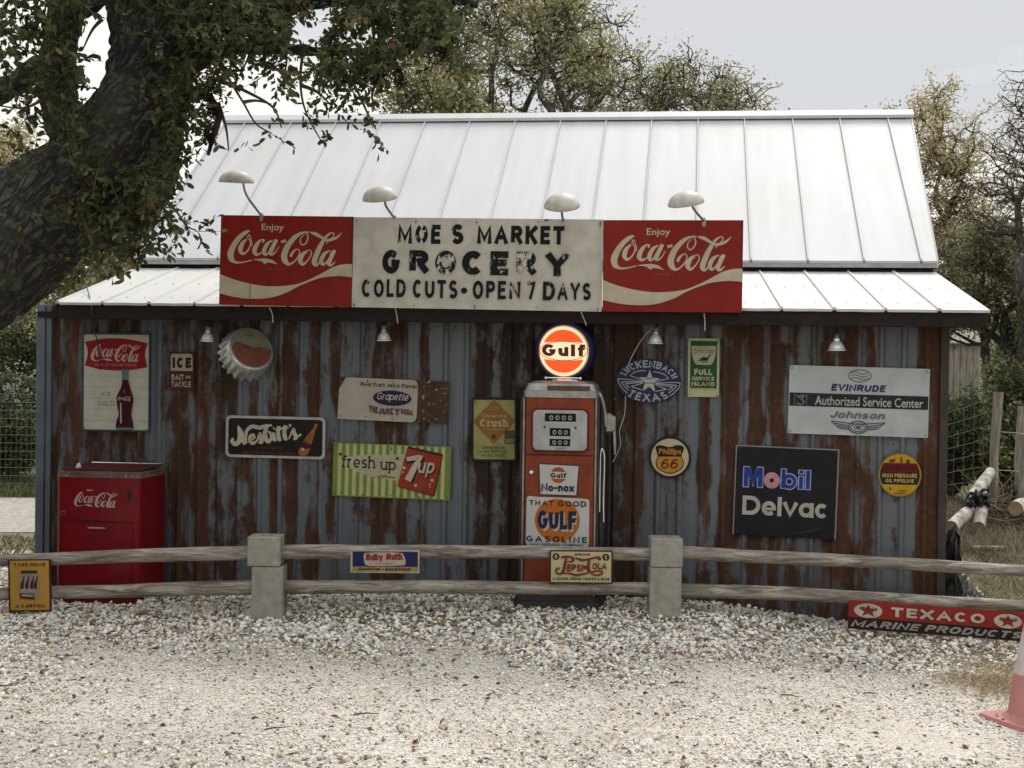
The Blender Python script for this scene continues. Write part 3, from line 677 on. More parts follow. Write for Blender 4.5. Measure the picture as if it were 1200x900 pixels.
sheet('ground', nonuni(-420, -12, 14, 520, 22, 40), nonuni(-60, 2, 30, 900, 26, 44), lambda x, y: terrain(x, y) - .012, earth())
def gravel_bed(name, c0, c1, c2, sc):
    mt, N, L, P = newmat(name)
    t = N.new('ShaderNodeTexCoord'); v = N.new('ShaderNodeTexVoronoi'); v.inputs['Scale'].default_value = sc; L.new(t.outputs['Object'], v.inputs['Vector'])
    v2 = N.new('ShaderNodeTexVoronoi'); v2.inputs['Scale'].default_value = sc * 2.3; L.new(t.outputs['Object'], v2.inputs['Vector'])
    s_ = N.new('ShaderNodeSeparateColor'); L.new(v.outputs['Color'], s_.inputs[0])
    c = ramp(N, L, s_.outputs[0], [(0, c0), (.5, c1), (1, c2)])
    n1 = noise_node(N, L, 1.2, 5, .6)
    d = ramp(N, L, v.outputs['Distance'], [(.1, (0, 0, 0)), (.9, (.30, .30, .30))])
    o = mixc(N, L, d.outputs[0], c.outputs[0], tuple(x * .45 for x in c0))
    o = mixc(N, L, ramp(N, L, n1.outputs['Fac'], [(.45, (0, 0, 0)), (.65, (.30, .30, .30))]).outputs[0], o, (.36, .30, .23))
    L.new(o, P.inputs['Base Color']); P.inputs['Roughness'].default_value = .95
    ad = N.new('ShaderNodeMath'); ad.operation = 'MULTIPLY_ADD'; ad.inputs[1].default_value = -.7; L.new(v.outputs['Distance'], ad.inputs[0]); L.new(v2.outputs['Distance'], ad.inputs[2])
    bump(N, L, ad.outputs[0], P, .7, .012); return mt
mat_bed = gravel_bed('crushed_limestone', (.52, .47, .39), (.70, .655, .57), (.82, .78, .70), 75)
# the gravel lot: a sheet 4 mm over the ground with an uneven edge on the right
rgE = random.Random(3)
def lot_edge(y):          # right edge of the gravel for a given distance
    return (3.35 if y > 9.4 else 3.35 + (9.4 - y) * .15) + .12 * mnoise.noise(Vector((y * 2.1, 0, 0)))
ys = [1.5 + .25 * i for i in range(46)]; V = []; NX = 60
for y in ys:
    xr = lot_edge(y) if y > 5.0 else 5.5
    xr = xr + (1.0 if y < 8.3 else 0) * sst(8.3, 6.5, y) if y < 8.3 else xr
    for i in range(NX + 1):
        x = -9 + (xr + 9) * i / NX; V.append((x, y, gz(x, y) - .004 - (.012 if i == NX else 0)))
Fq = [(j * (NX + 1) + i, j * (NX + 1) + i + 1, (j + 1) * (NX + 1) + i + 1, (j + 1) * (NX + 1) + i) for j in range(len(ys) - 1) for i in range(NX)]
tag(link('gravel_lot', np_mesh('gravel_lot', V, Fq, mat_bed, smooth=True)), kind='structure')
# gravel drive beyond the shed on the left
mat_drive = gravel_bed('grey_drive_gravel', (.28, .26, .22), (.38, .355, .30), (.46, .43, .38), 22)
dv = [(-30, 13.2), (-12, 13.0), (-7.5, 13.6), (-3, 14.4), (4, 15.5), (4, 18.6), (-3, 18.0), (-7.5, 17.4), (-12, 17.2), (-30, 17.5)]
me = bpy.data.meshes.new('road'); me.from_pydata([(x, y, terrain(x, y) - .005) for x, y in dv], [], [tuple(range(10))]); me.materials.append(mat_drive); tag(link('road', me), kind='structure')

# loose stones ------------------------------------------------------
def ico():
    p = (1 + 5 ** .5) / 2
    V = np.array([(-1, p, 0), (1, p, 0), (-1, -p, 0), (1, -p, 0), (0, -1, p), (0, 1, p), (0, -1, -p), (0, 1, -p), (p, 0, -1), (p, 0, 1), (-p, 0, -1), (-p, 0, 1)], float); V /= np.linalg.norm(V[0])
    Fq = np.array([(0, 11, 5), (0, 5, 1), (0, 1, 7), (0, 7, 10), (0, 10, 11), (1, 5, 9), (5, 11, 4), (11, 10, 2), (10, 7, 6), (7, 1, 8), (3, 9, 4), (3, 4, 2), (3, 2, 6), (3, 6, 8), (3, 8, 9), (4, 9, 5), (2, 4, 11), (6, 2, 10), (8, 6, 7), (9, 8, 1)])
    return V, Fq
def rotmats(rs, n):
    q = rs.normal(size=(n, 4)); q /= np.linalg.norm(q, axis=1)[:, None]; w, x, y, z = q.T
    return np.stack([np.stack([1 - 2 * (y * y + z * z), 2 * (x * y - z * w), 2 * (x * z + y * w)], 1), np.stack([2 * (x * y + z * w), 1 - 2 * (x * x + z * z), 2 * (y * z - x * w)], 1), np.stack([2 * (x * z - y * w), 2 * (y * z + x * w), 1 - 2 * (x * x + y * y)], 1)], 1)
def stones(name, P, size, rs, colors, flat=.6, octa=False):
    n = len(P); IV, IF = ico()
    if octa: IV = np.array([(1, 0, 0), (-1, 0, 0), (0, 1, 0), (0, -1, 0), (0, 0, 1), (0, 0, -1)], float) * 1.1; IF = np.array([(0, 2, 4), (2, 1, 4), (1, 3, 4), (3, 0, 4), (2, 0, 5), (1, 2, 5), (3, 1, 5), (0, 3, 5)])
    nv = len(IV); tv = [IV * (1 + rs.uniform(-.42, .25, (nv, 1))) + rs.uniform(-.15, .15, (nv, 3)) for _ in range(8)]; T = np.array(tv)[rs.integers(0, 8, n)]
    sc = np.stack([size * rs.uniform(.8, 1.35, n), size * rs.uniform(.65, 1.1, n), size * rs.uniform(.45, .8, n)], 1)
    Vv = T * sc[:, None, :]
    R = rotmats(rs, n)
    # half of them lie flat, the rest tumble
    a = rs.uniform(0, 2 * PI, n); Z = np.zeros((n, 3, 3)); Z[:, 0, 0] = np.cos(a); Z[:, 0, 1] = -np.sin(a); Z[:, 1, 0] = np.sin(a); Z[:, 1, 1] = np.cos(a); Z[:, 2, 2] = 1
    pick = rs.uniform(size=n) < flat; R[pick] = Z[pick]
    Vv = np.einsum('nij,nkj->nki', R, Vv) + P[:, None, :]
    Fq = (IF[None] + (np.arange(n) * nv)[:, None, None]).reshape(-1, 3)
    o = link(name, np_mesh(name, Vv.reshape(-1, 3), Fq, mat_stone, np.repeat(colors, nv, axis=0))); tag(o, kind='stuff'); return o
rs = np.random.default_rng(11)
def gz_np(x, y):
    v = (x - BF.o.x) * BF.V.x + (y - BF.o.y) * BF.V.y; u = (x - BF.o.x) * BF.U.x + (y - BF.o.y) * BF.U.y
    st = lambda a, b, t: (lambda q: q * q * (3 - 2 * q))(np.clip((t - a) / (b - a), 0, 1))
    return .075 * st(-2.7, -2.3, u) * st(-.55, -.05, v) * (1 - st(.5, 2.5, v)) * (1 - st(3.0, 3.6, u)) - .13 * st(1.1, 2.7, x) * st(7.6, 9.0, y), u, v
def coarse(x, y):
    """1 where the stones are big and loose, 0 where the lot is driven flat"""
    st = lambda a, b, t: (lambda q: q * q * (3 - 2 * q))(np.clip((t - a) / (b - a), 0, 1))
    w = .25 * np.sin(x * 1.3 + 1) + .18 * np.sin(x * 3.1)
    far = st(7.7, 9.0, y + w + .25 * np.sin(x * 5.3 + y * 3)); left = st(-1.9, -3.2, x) if False else st(1.9, 3.2, -x)
    near = st(6.7, 6.0, y) if False else st(-6.7, -5.9, -y)
    return np.clip(np.maximum(far, np.maximum(left * .8, near * .3)), 0, 1)
def place(n, y0, y1):
    y = np.sqrt(rs.uniform(y0 ** 2, y1 ** 2, n)); x = rs.uniform(-.47, .47, n) * y + rs.uniform(-.3, .3, n)
    h, u, v = gz_np(x, y); ok = (v < WALL - .01) | (u < -3.75) | (u > 3.1)
    edge = np.where(y > 9.4, 3.35, 3.35 + (9.4 - y) * .15 + np.clip(8.3 - y, 0, 1.8) * .55); ok &= (x < edge + rs.normal(0, .16, n))
    return x[ok], y[ok], h[ok]
def stone_cols(n, dirt=.1):
    base = np.array([.90, .85, .76]); c = base[None] * rs.uniform(.55, 1.10, (n, 1)) * (1 + rs.normal(0, .03, (n, 3)))
    k = rs.uniform(size=n); c[k < dirt] = np.array([.30, .23, .16]) * rs.uniform(.5, 1.2, ((k < dirt).sum(), 1)); c[(k > dirt) & (k < dirt + .08)] *= np.array([1.0, .86, .66])
    return np.clip(c, 0, .88)
x, y, h = place(108000, 5.0, 11.6); cf = coarse(x, y); keep = rs.uniform(size=len(x)) < (.16 + .84 * cf); x, y, h, cf = x[keep], y[keep], h[keep], cf[keep]
sz = (.0066 + .0070 * cf) * np.clip(rs.lognormal(0, .36, len(x)), .4, 1.9); z = h + sz * .25 + cf * rs.uniform(-.004, .018, len(x))
stones('gravel', np.stack([x, y, z], 1), sz, rs, stone_cols(len(x), .15), flat=.45)
x, y, h = place(95000, 4.8, 10.6); sz = .0052 * np.clip(rs.lognormal(0, .38, len(x)), .4, 2.2); stones('fine_gravel', np.stack([x, y, h + .001], 1), sz, rs, stone_cols(len(x), .09), flat=.8, octa=True)
# fallen leaves and bits of bark among the stones
def leaf_mesh(name, P, size, rs, cols, mat, lie=1.0, parent=None, asp=.5, kind=None, dirs=None):
    n = len(P); t = dirs if dirs is not None else rs.normal(size=(n, 3)); t = t.copy(); t[:, 2] *= (1 - lie); t /= np.linalg.norm(t, axis=1)[:, None] + 1e-9
    nn = rs.normal(size=(n, 3)); nn[:, :2] *= (1 - lie * .8); nn[:, 2] = np.abs(nn[:, 2]) + .3; s_ = np.cross(nn, t); s_ /= np.linalg.norm(s_, axis=1)[:, None] + 1e-9; up = np.cross(t, s_)
    L_ = size[:, None]; W_ = L_ * asp
    cup = rs.uniform(.05, .35, (n, 1)) * L_
    v0 = P; v1 = P + t * L_ * .38 + s_ * W_ * .5 + up * cup * .4; v2 = P + t * L_ * .75 + s_ * W_ * .46 + up * cup * .4; v3 = P + t * L_ + up * cup * -.3
    v4 = P + t * L_ * .75 - s_ * W_ * .46 + up * cup * .4; v5 = P + t * L_ * .38 - s_ * W_ * .5 + up * cup * .4
    Vv = np.stack([v0, v1, v2, v3, v4, v5], 1).reshape(-1, 3); b = (np.arange(n) * 6)[:, None]
    Fq = np.concatenate([b + np.array([[0, 1, 2, 3]]), b + np.array([[0, 3, 4, 5]])], 0)
    o = link(name, np_mesh(name, Vv, Fq, mat, np.repeat(cols, 6, axis=0)), parent)
    if kind: tag(o, kind=kind)
    return o
x, y, h = place(4200, 5.0, 10.4); n = len(x); kx = rs.uniform(size=n) < np.where(y > 8.2, .95, .35); x, y, h = x[kx], y[kx], h[kx]; n = len(x)
pal = np.array([(.20, .10, .055), (.12, .065, .04), (.30, .19, .09), (.34, .22, .12), (.16, .06, .035)])
leaf_mesh('fallen_leaves', np.stack([x, y, h + .012 + rs.uniform(0, .012, n)], 1), rs.uniform(.018, .045, n), rs, pal[rs.integers(0, 5, n)] * rs.uniform(.7, 1.2, (n, 1)), mat_leaf, lie=.8, kind='stuff')

# grass -------------------------------------------------------------
def blades(name, x, y, h, rs, palette, ht=.09, wd=.006, lean=.5, z=None):
    n = len(x); P = np.stack([x, y, z if z is not None else np.zeros(n)], 1); a = rs.uniform(0, 2 * PI, n); s_ = np.stack([np.cos(a), np.sin(a), 0 * a], 1) * wd * rs.uniform(.6, 1.4, (n, 1))
    b = rs.uniform(0, 2 * PI, n); H = ht * rs.lognormal(0, .35, (n, 1)); d = np.stack([np.cos(b) * lean, np.sin(b) * lean, np.ones(n)], 1) * H * rs.uniform(.5, 1, (n, 1)); m_ = P + d * .55; tip = P + d * np.array([1.35, 1.35, .95])
    V = np.stack([P - s_, P + s_, m_ + s_ * .7, m_ - s_ * .7, tip + s_ * .1, tip - s_ * .1], 1).reshape(-1, 3); k = (np.arange(n) * 6)[:, None]
    Fq = np.concatenate([k + np.array([[0, 1, 2, 3]]), k + np.array([[3, 2, 4, 5]])], 0)
    c = np.array(palette)[rs.integers(0, len(palette), n)] * rs.uniform(.7, 1.25, (n, 1))
    return tag(link(name, np_mesh(name, V, Fq, mat_leaf, np.repeat(c, 6, axis=0))), kind='stuff')
STRAW = [(.44, .35, .21), (.34, .25, .14), (.52, .43, .28), (.24, .15, .08)]
DRY = [(.34, .28, .17), (.26, .21, .12), (.42, .36, .24), (.20, .19, .09), (.15, .17, .07)]
n = 42000; y = rs.uniform(9.6, 30, n); x = 3.45 + rs.uniform(0, 1, n) ** 1.1 * (y * .42 - 2.3).clip(.6) ; k = (x > 3.4); tz = np.array([terrain(a, b) for a, b in zip(x[k], y[k])])
blades('dry_grass', x[k], y[k], 0, rs, DRY, ht=.075, wd=.006, lean=.9, z=tz - .01)
# straggly patch between the stones by the cone
n = 2600; y = rs.normal(7.9, .28, n); x = rs.normal(2.74, .17, n) + (y - 7.9) * .15
blades('dry_grass', x, y, 0, rs, STRAW, ht=.028, wd=.003, lean=1.9, z=gz_np(x, y)[0] + .004)
n = 2600; y = rs.uniform(8.3, 9.3, n); x = rs.normal(3.15, .28, n); blades('dry_grass', x, y, 0, rs, STRAW, ht=.032, wd=.003, lean=1.7, z=gz_np(x, y)[0] + .004)
# green strip beyond the drive and along its near side
GRN = [(.10, .13, .045), (.16, .17, .07), (.24, .23, .12), (.07, .10, .03)]
n = 26000; x = rs.uniform(-11, -4, n); y = rs.uniform(17.6, 20.5, n); blades('verge_grass', x, y, 0, rs, GRN, ht=.10, wd=.008, lean=.6, z=np.zeros(n))
n = 7000; x = rs.uniform(-8, -4, n); y = rs.uniform(12.0, 13.6, n); k = rs.uniform(size=n) < .8; blades('verge_grass', x[k], y[k], 0, rs, GRN, ht=.045, wd=.006, lean=.8, z=np.zeros(k.sum()))

# a few sticks lying on the gravel
rgS = random.Random(14); st_ = MB()
for _ in range(16):
    x, y = rgS.uniform(-3.2, 2.6), rgS.uniform(5.6, 9.2); a = rgS.uniform(-.7, .7); L_ = rgS.uniform(.04, .13); z = gz(x, y) + .013; b = a + rgS.uniform(-.5, .5)
    p = Vector((x, y, z)); q = p + Vector((math.cos(a), math.sin(a), 0)) * L_ * .5 + Vector((0, 0, .006)); st_.tube([p, q, q + Vector((math.cos(b), math.sin(b), 0)) * L_ * .5], [.0045, .004, .002], 5)
tag(st_.build('sticks', mat_twig), kind='stuff')

# ------------------------------------------------------------------ signs
BLK = (.022, .020, .022)
# flowing soda script, traced in one drawing of 1005 x 295 units; (x, y, width)
CC_ST = [
 [(268, 160, 8), (235, 174, 30), (180, 217, 40), (130, 285, 47), (103, 355, 54), (112, 405, 44), (150, 430, 22), (210, 430, 12), (290, 410, 8)],
 [(243, 232, 10), (205, 270, 32), (188, 325, 38), (212, 358, 20), (252, 330, 12), (276, 280, 10), (268, 240, 8), (250, 218, 8), (264, 195, 8), (284, 245, 8), (290, 290, 8)],
 [(400, 246, 20), (376, 234, 10), (338, 268, 30), (312, 330, 38), (334, 362, 24), (375, 345, 10), (405, 315, 8)], [(380, 250, 16), (396, 252, 16)],
 [(470, 238, 8), (425, 270, 28), (396, 335, 36), (415, 362, 20), (452, 320, 9), (482, 250, 10)], [(505, 232, 30), (472, 300, 34), (452, 345, 34), (475, 358, 18), (508, 325, 8), (528, 285, 6)],
 [(545, 252, 22), (588, 240, 24)],
 [(790, 165, 8), (730, 172, 20), (670, 207, 36), (610, 275, 46), (576, 355, 52), (584, 410, 46), (622, 440, 20), (670, 410, 12), (705, 360, 10), (706, 322, 8), (682, 312, 10), (648, 340, 20), (632, 375, 24)],
 [(762, 168, 8), (780, 205, 12), (765, 255, 12), (735, 275, 10), (714, 255, 10), (718, 215, 8), (748, 188, 6)],
 [(800, 168, 14), (850, 182, 28), (900, 210, 22), (945, 232, 22), (1000, 220, 24), (1040, 200, 16), (1072, 165, 4)],
 [(785, 318, 8), (740, 350, 32), (716, 405, 40), (742, 438, 22), (785, 400, 10), (812, 350, 10), (800, 318, 8), (775, 325, 6), (772, 350, 5)],
 [(940, 262, 7), (985, 215, 7), (1006, 180, 8), (985, 168, 9), (940, 200, 22), (890, 280, 38), (852, 370, 44), (840, 425, 40), (862, 443, 20), (900, 400, 8)],
 [(975, 318, 8), (928, 345, 28), (900, 400, 36), (918, 438, 22), (960, 395, 9), (988, 325, 10)], [(1015, 315, 28), (985, 375, 34), (966, 425, 36), (986, 443, 18), (1020, 412, 8)]]
CC_SW = [(290, 408), (345, 398), (410, 393), (470, 405), (522, 444), (462, 430), (430, 428), (405, 443), (380, 420), (340, 411)]
def cc_logo(sg, box, mat, swash=True, parent=None, name='lettering'):
    x0, y0, x1, y1 = box; kx = (x1 - x0) / 1005; ky = (y1 - y0) / 295
    f = lambda x, y: (x0 + (x - 70) * kx, y0 + (y - 155) * ky)
    R = []
    for st in CC_ST:
        q = [(*f(a, b), w * (kx + ky) / 2 * 1.02) for a, b, w in st]
        R.append(ribbon(catmull(q, 5) if len(q) > 2 else q))
    sg.ribs(name, R, mat, parent=parent)
    if swash: sg.poly('swash', [f(*p) for p in CC_SW], mat, parent=parent)
m_red = paint((.27, .018, .010), .42, .25, (.10, .02, .012), .86); m_cr = paint((.60, .52, .38), .5, .35, (.40, .30, .18), .86)
def soda_board(label, corners, name='soda_signboard'):
    s = Sign(name, label, 'billboard', corners, 1160, 780, v=-.045, th=.03, org=(10, 22))
    s.panel(s.rect(10, 22, 1170, 802), m_red)
    cc_logo(s, (70, 150, 1075, 452), m_cr)
    s.ftext('lettering', 'Enjoy', (372, 92, 568, 168), m_cr, .012)
    s.ftext('lettering', 'TRADE-MARK  R', (418, 475, 602, 494), paint((.30, .10, .07), .5, .2), .0)
    up = catmull([(11, 535), (150, 585), (330, 625), (500, 636), (680, 615), (790, 575), (900, 520), (1000, 462), (1085, 436), (1169, 432)], 5)
    dn = catmull([(1169, 545), (1060, 536), (940, 548), (860, 568), (720, 625), (600, 690), (450, 738), (290, 747), (150, 735), (11, 705)], 5)
    s.poly('wave_stripe', up + dn, m_cr)
    s.poly('edge_strip', [s.rect(1160, 24, 1169, 430)], paint((.12, .012, .01), .5, .2))
    return s
sA = soda_board('red signboard with flowing white script and cream wave, left end of the long board', [(259, 252.5), (414.2, 254.5), (414.2, 360), (260, 357)])
sA.poly('panel_joint', [sA.rect(280, 620, 286, 742)], paint((.20, .12, .06)))
soda_board('red signboard with flowing white script and cream wave, right end of the long board', [(707, 258.5), (870.3, 258.5), (870, 366.5), (707, 365)])
BC = (.68, .635, .54)
s = Sign('grocery_signboard', 'dirty white hand-lettered grocery signboard in the middle above the eave', 'billboard', [(414.6, 254.5), (706.4, 258.3), (706.4, 365), (414.6, 360.5)], 292, 106, v=-.05, th=.03, org=(414.5, 256))
s.panel(s.rect(414.5, 256, 706.5, 362), paint(BC, .55, .3, (.30, .23, .15), .80))
fd = lambda a: faded((.010, .009, .010), (.47, .44, .375), a)
K_ = lambda px: .0135 * (px - 414.5)      # the board's own small tilt is already in its corners
for t, x0, x1, st in (('MOE', 467.5, 518, 1), ('S', 531, 545, 1), ('MARKET', 561, 662, 1)):
    s.text('lettering', t, (x0, 263, x1, 286.5), fd(.05), w=.25, stencil=True, gap=.20, hor=.88)
fa = {0: .15, 1: .35, 2: .72, 3: .25, 4: .35, 5: .48, 6: .3}
for i, (t, x0, x1) in enumerate((('G', 450, 471), ('R', 482, 506), ('O', 512.5, 537), ('C', 544, 566), ('E', 577, 598), ('R', 607.5, 631.5), ('Y', 640, 669.5))):
    s.text('lettering', t, (x0, 294, x1, 322), fd(fa[i]), w=.285)
for i, (t, x0, x1, a) in enumerate((('COLD', 426.5, 478.5, .25), ('CUTS', 487, 539.5, .1), ('OPE', 557.5, 596, .25), ('N', 600, 613, .4), ('7', 621, 630.5, .45), ('D', 639, 653, .4), ('AYS', 655.5, 694, .35))):
    s.text('lettering', t, (x0, 328.5, x1, 350), fd(a), w=.21, gap=.22, hor=.86, jitter=.015)
s.poly('dot', s.ell(547.5, 340.5, 3.6, 3.6, 14), fd(.3))
s.poly('rust_spot', [s.ell(641, 257.6, 3, 1.2, 10)], paint((.2, .07, .03)))
s.poly('edge_strip', [s.rect(704.6, 256.5, 706.3, 361)], paint((.62, .58, .50), .5, .5))

# round-shouldered paper-white bottle sign
G6 = (105, 117)
s = Sign('bottle_sign', 'tall white sign with red fishtail emblem and cola bottle, above the red cooler', 'sign', [(97.5, 389.5), (176, 390.5), (176, 506), (97.5, 505)], 471, 695, org=G6)
s.panel(s.rect(105, 117, 576, 812), paint((.04, .11, .09), .5, .4))
s.poly('sheet', [s.rect(113, 131, 566, 800)], paint((.60, .57, .47), .45, .2, (.4, .36, .28), .88))
s.poly('ruled_line', [s.rect(114, y, 565, y + 3) for y in (422, 498, 578, 655, 735)], paint((.44, .42, .35)))
top = catmull([(118, 182), (230, 162), (340, 156), (450, 166), (560, 190)], 4); bot = catmull([(560, 357), (450, 377), (350, 383), (220, 374), (118, 348)], 4)
s.poly('fishtail_emblem', top + [(545, 235), (540, 275), (547, 312)] + bot + [(134, 300), (140, 262), (134, 222)], paint((.34, .014, .02), .4, .2, (.2, .02, .02), .85))
m_pk = paint((.66, .50, .44), .5, .2, (.5, .3, .25))
cc_logo(s, (160, 198, 515, 322), m_pk)
s.ftext('lettering', 'SIGN OF GOOD TASTE', (188, 334, 486, 352), paint((.50, .22, .20)), .02)
bt = [(386, 372), (425, 372), (426, 445), (440, 500), (459, 560), (463, 592), (456, 640), (450, 690), (460, 740), (458, 800), (350, 800), (347, 740), (362, 690), (352, 640), (346, 592), (350, 560), (373, 500), (384, 445)]
s.poly('bottle_emblem', catmull(bt[::-1], 3, True), paint((.075, .012, .02), .3, .0))
s.poly('bottle_cap_band', [[(386, 372), (384, 448), (427, 448), (425, 372)], [(349, 783), (350, 801), (458, 801), (459, 783)]], paint((.12, .26, .19), .4, 0))
s.ribs('bottle_shine', [ribbon(catmull([(383, 455, 8), (372, 495, 12), (362, 530, 6)], 4)), ribbon([(376, 610, 10), (379, 755, 12)]), ribbon(catmull([(395, 520, 5), (402, 535, 4)], 2))], paint((.55, .5, .5), .3, 0))
cc_logo(s, (354, 562, 452, 597), paint((.55, .48, .46)), swash=False)
s.text('lettering', 'ICE', (241, 535, 305, 563), paint((.16, .16, .16)), w=.13, serif=True, gap=.3)
s.text('lettering', 'COLD', (215, 598, 331, 631), paint((.16, .16, .16)), w=.12, serif=True, gap=.26)

s = Sign('ice_sign', 'small red sign reading ICE over bait and tackle', 'sign', [(199, 412.3), (228, 412.3), (227.5, 457.5), (199, 457)], 172, 272, org=(714, 250))
s.panel(s.rrect(714, 250, 886, 522, 8), paint((.10, .022, .018), .5, .5))
s.poly('cream_field', [s.rect(722, 264, 876, 385)], paint((.52, .45, .33), .5, .4))
s.text('lettering', 'ICE', (736, 290, 866, 364), paint(BLK), w=.30, gap=.22)
for t, b, w in (('BAIT', (728, 408, 816, 452), .24), ('and', (828, 412, 864, 440), .2), ('TACKLE', (728, 457, 866, 502), .24)):
    s.text('lettering', t, b, paint((.50, .42, .30), .5, .5), w=w, slant=.1 if t == 'and' else 0)

# black sign with fat cream script and an orange bottle
s = Sign('orange_soda_sign', 'long black sign with fat cream script and an orange bottle, white border', 'sign', [(264.8, 486.3), (381.3, 489.5), (381.3, 538.3), (264.8, 535.5)], 1125, 478, org=(30, 66))
s.panel(s.rrect(30, 66, 1155, 544, 58), paint((.56, .54, .47), .45, .2))
s.poly('black_field', [s.rrect(60, 96, 1125, 514, 40)], paint((.010, .008, .008), .35, .1, (.05, .03, .02)))
NB = [[(118, 325, 22), (104, 362, 38), (140, 392, 46), (182, 366, 46), (196, 290, 50), (180, 215, 30), (172, 180, 8)], [(172, 182, 10), (205, 262, 50), (232, 345, 52), (262, 390, 44)], [(262, 385, 22), (262, 300, 26), (272, 235, 32), (330, 188, 38), (420, 198, 40), (500, 165, 24)],
      [(312, 345, 16), (358, 320, 18), (345, 285, 30), (316, 300, 38), (310, 350, 42), (340, 380, 36), (385, 355, 20)], [(388, 355, 16), (418, 268, 26), (432, 320, 40), (438, 362, 38), (405, 372, 18)], [(440, 370, 16), (478, 250, 42), (498, 158, 30)],
      [(478, 250, 34), (490, 330, 44), (522, 356, 34), (548, 310, 26), (532, 252, 24), (508, 245, 14)], [(455, 195, 20), (552, 165, 22)], [(572, 250, 32), (578, 320, 40), (606, 340, 26)], [(572, 208, 30), (582, 200, 30)], [(632, 175, 34), (626, 260, 40), (638, 322, 40), (662, 335, 24)], [(596, 218, 22), (742, 188, 22)],
      [(706, 165, 34), (696, 250, 40), (708, 312, 40), (732, 326, 22)], [(756, 150, 28), (766, 185, 12)], [(748, 320, 14), (795, 205, 20), (810, 258, 40), (832, 298, 38), (800, 322, 24)], [(845, 295, 12), (885, 262, 24)]]
s.stroke('lettering', [[(x, y, w * 1.15) for x, y, w in st] for st in NB], paint((.62, .55, .42), .5, .15, (.4, .3, .2)))
s.ftext('lettering', 'A SOFT DRINK', (382, 415, 680, 443), paint((.13, .04, .02)), .02)
s.ftext('lettering', 'MADE FROM REAL ORANGES', (222, 470, 830, 500), paint((.16, .05, .02)), .02)
s.poly('bottle_emblem', [[(1035, 135), (1030, 180), (985, 240), (935, 300), (912, 360), (860, 450), (862, 490), (895, 510), (950, 505), (975, 470), (1000, 380), (1025, 300), (1050, 200), (1075, 145)]], paint((.42, .17, .03), .35, .1, (.3, .1, .02), .55))
s.poly('bottle_label', [[(915, 330), (888, 375), (875, 410), (945, 430), (985, 420), (1005, 375)]], paint((.05, .012, .008), .35, .1))
s.ribs('bottle_label_line', [ribbon([(905, 345), (1000, 372)], 10)], paint((.3, .1, .03)))
s.poly('bottle_shine', s.ell(908, 434, 15, 18, 14), paint((.7, .55, .35), .3, 0))

# grape soda sign
s = Sign('grape_soda_sign', 'long cream and rust-brown sign with dark oval grape soda emblem, right third rusted', 'sign', [(397, 441.5), (526.5, 447.5), (525.5, 497), (396, 491)], 690, 268, org=(85, 66))
s.panel(s.rect(85, 66, 775, 334), paint((.10, .055, .032), .7, .9, (.30, .26, .19), .6))
s.poly('cream_field', [[(130, 66), (90, 140), (86, 333)] + [(555, 333), (572, 322), (580, 300), (580, 95), (572, 74), (555, 66)]], paint((.52, .47, .37), .55, .55, (.14, .07, .04), .85))
s.text('lettering', 'Real Fruit Juice Flavor', (222, 92, 576, 120), paint((.10, .06, .035)), w=.27, serif=True, slant=.15, gap=.2)
s.poly('oval_emblem', [s.ell(424, 186, 130, 57)], paint((.50, .46, .40)))
s.poly('oval_emblem', [s.ell(424, 186, 120, 49)], paint((.022, .018, .05), .4, .2))
s.text('lettering', 'Grapette', (330, 152, 526, 212), paint((.55, .50, .45)), w=.16, slant=.3, gap=.05)
s.text('lettering', 'THE', (284, 236, 336, 278), paint((.12, .07, .05)), w=.3, fn=lambda x, y: (x, y + (x - 284) * .18))
s.text('lettering', 'JUICY', (343, 246, 476, 292), paint((.13, .05, .09)), w=.3)
s.text('lettering', 'SODA', (482, 244, 558, 284), paint((.12, .07, .05)), w=.28, fn=lambda x, y: (x, y + (x - 482) * .12))

# striped lemon-lime sign
s = Sign('striped_soda_sign', 'long green and cream striped sign with fresh up oval and tilted red square', 'sign', [(389.6, 518), (528.6, 523.5), (528.2, 586.5), (391, 581)], 735, 332, org=(50, 472))
s.panel(s.rect(50, 472, 785, 804), paint((.21, .30, .055), .45, .3, (.1, .1, .03), .8))
s.poly('stripe', [s.rect(x, 478, x + 23, 797) for x in range(81, 770, 46)], paint((.58, .56, .26), .45, .3, (.3, .25, .1), .85))
dy_ = lambda x: -(x - 50) * .028
o_ = catmull([(92, 590), (150, 560), (250, 543), (400, 538), (540, 540), (540, 690), (400, 690), (280, 672), (180, 640), (115, 612)], 4, True)
s.poly('oval_field', o_, paint((.56, .50, .32), .5, .25))
s.text('lettering', 'fresh', (106, 550, 318, 626), paint((.028, .016, .014)), w=.14, serif=True, keep=(0, 1)); s.text('lettering', 'up', (345, 578, 444, 652), paint((.028, .016, .014)), w=.13, serif=True)
s.text('lettering', '"', (88, 535, 104, 552), paint((.1, .06, .04)), w=.3); s.text('lettering', '"', (444, 548, 462, 566), paint((.1, .06, .04)), w=.3)
s.ribs('lettering', [ribbon(catmull([(332, 668), (345, 678), (360, 664), (372, 678), (384, 662), (395, 678), (410, 672), (445, 676)], 3), 5)], paint((.1, .06, .04)))
s.poly('red_square_shadow', [[(518, 480), (735, 520), (690, 782), (466, 732)]], paint((.05, .012, .01)))
s.poly('red_square', [[(513, 491), (728, 533), (683, 775), (458, 728)]], paint((.36, .045, .02), .4, .25, (.15, .02, .01), .8))
s.ribs('numeral_shadow', [ribbon([(508, 572), (590, 556), (608, 560), (575, 610), (540, 702)], 30)], paint((.04, .01, .01)))
s.ribs('numeral', [ribbon([(512, 560, 26), (580, 545, 30), (594, 546, 34), (560, 610, 36), (522, 690, 42)])], m_cr)
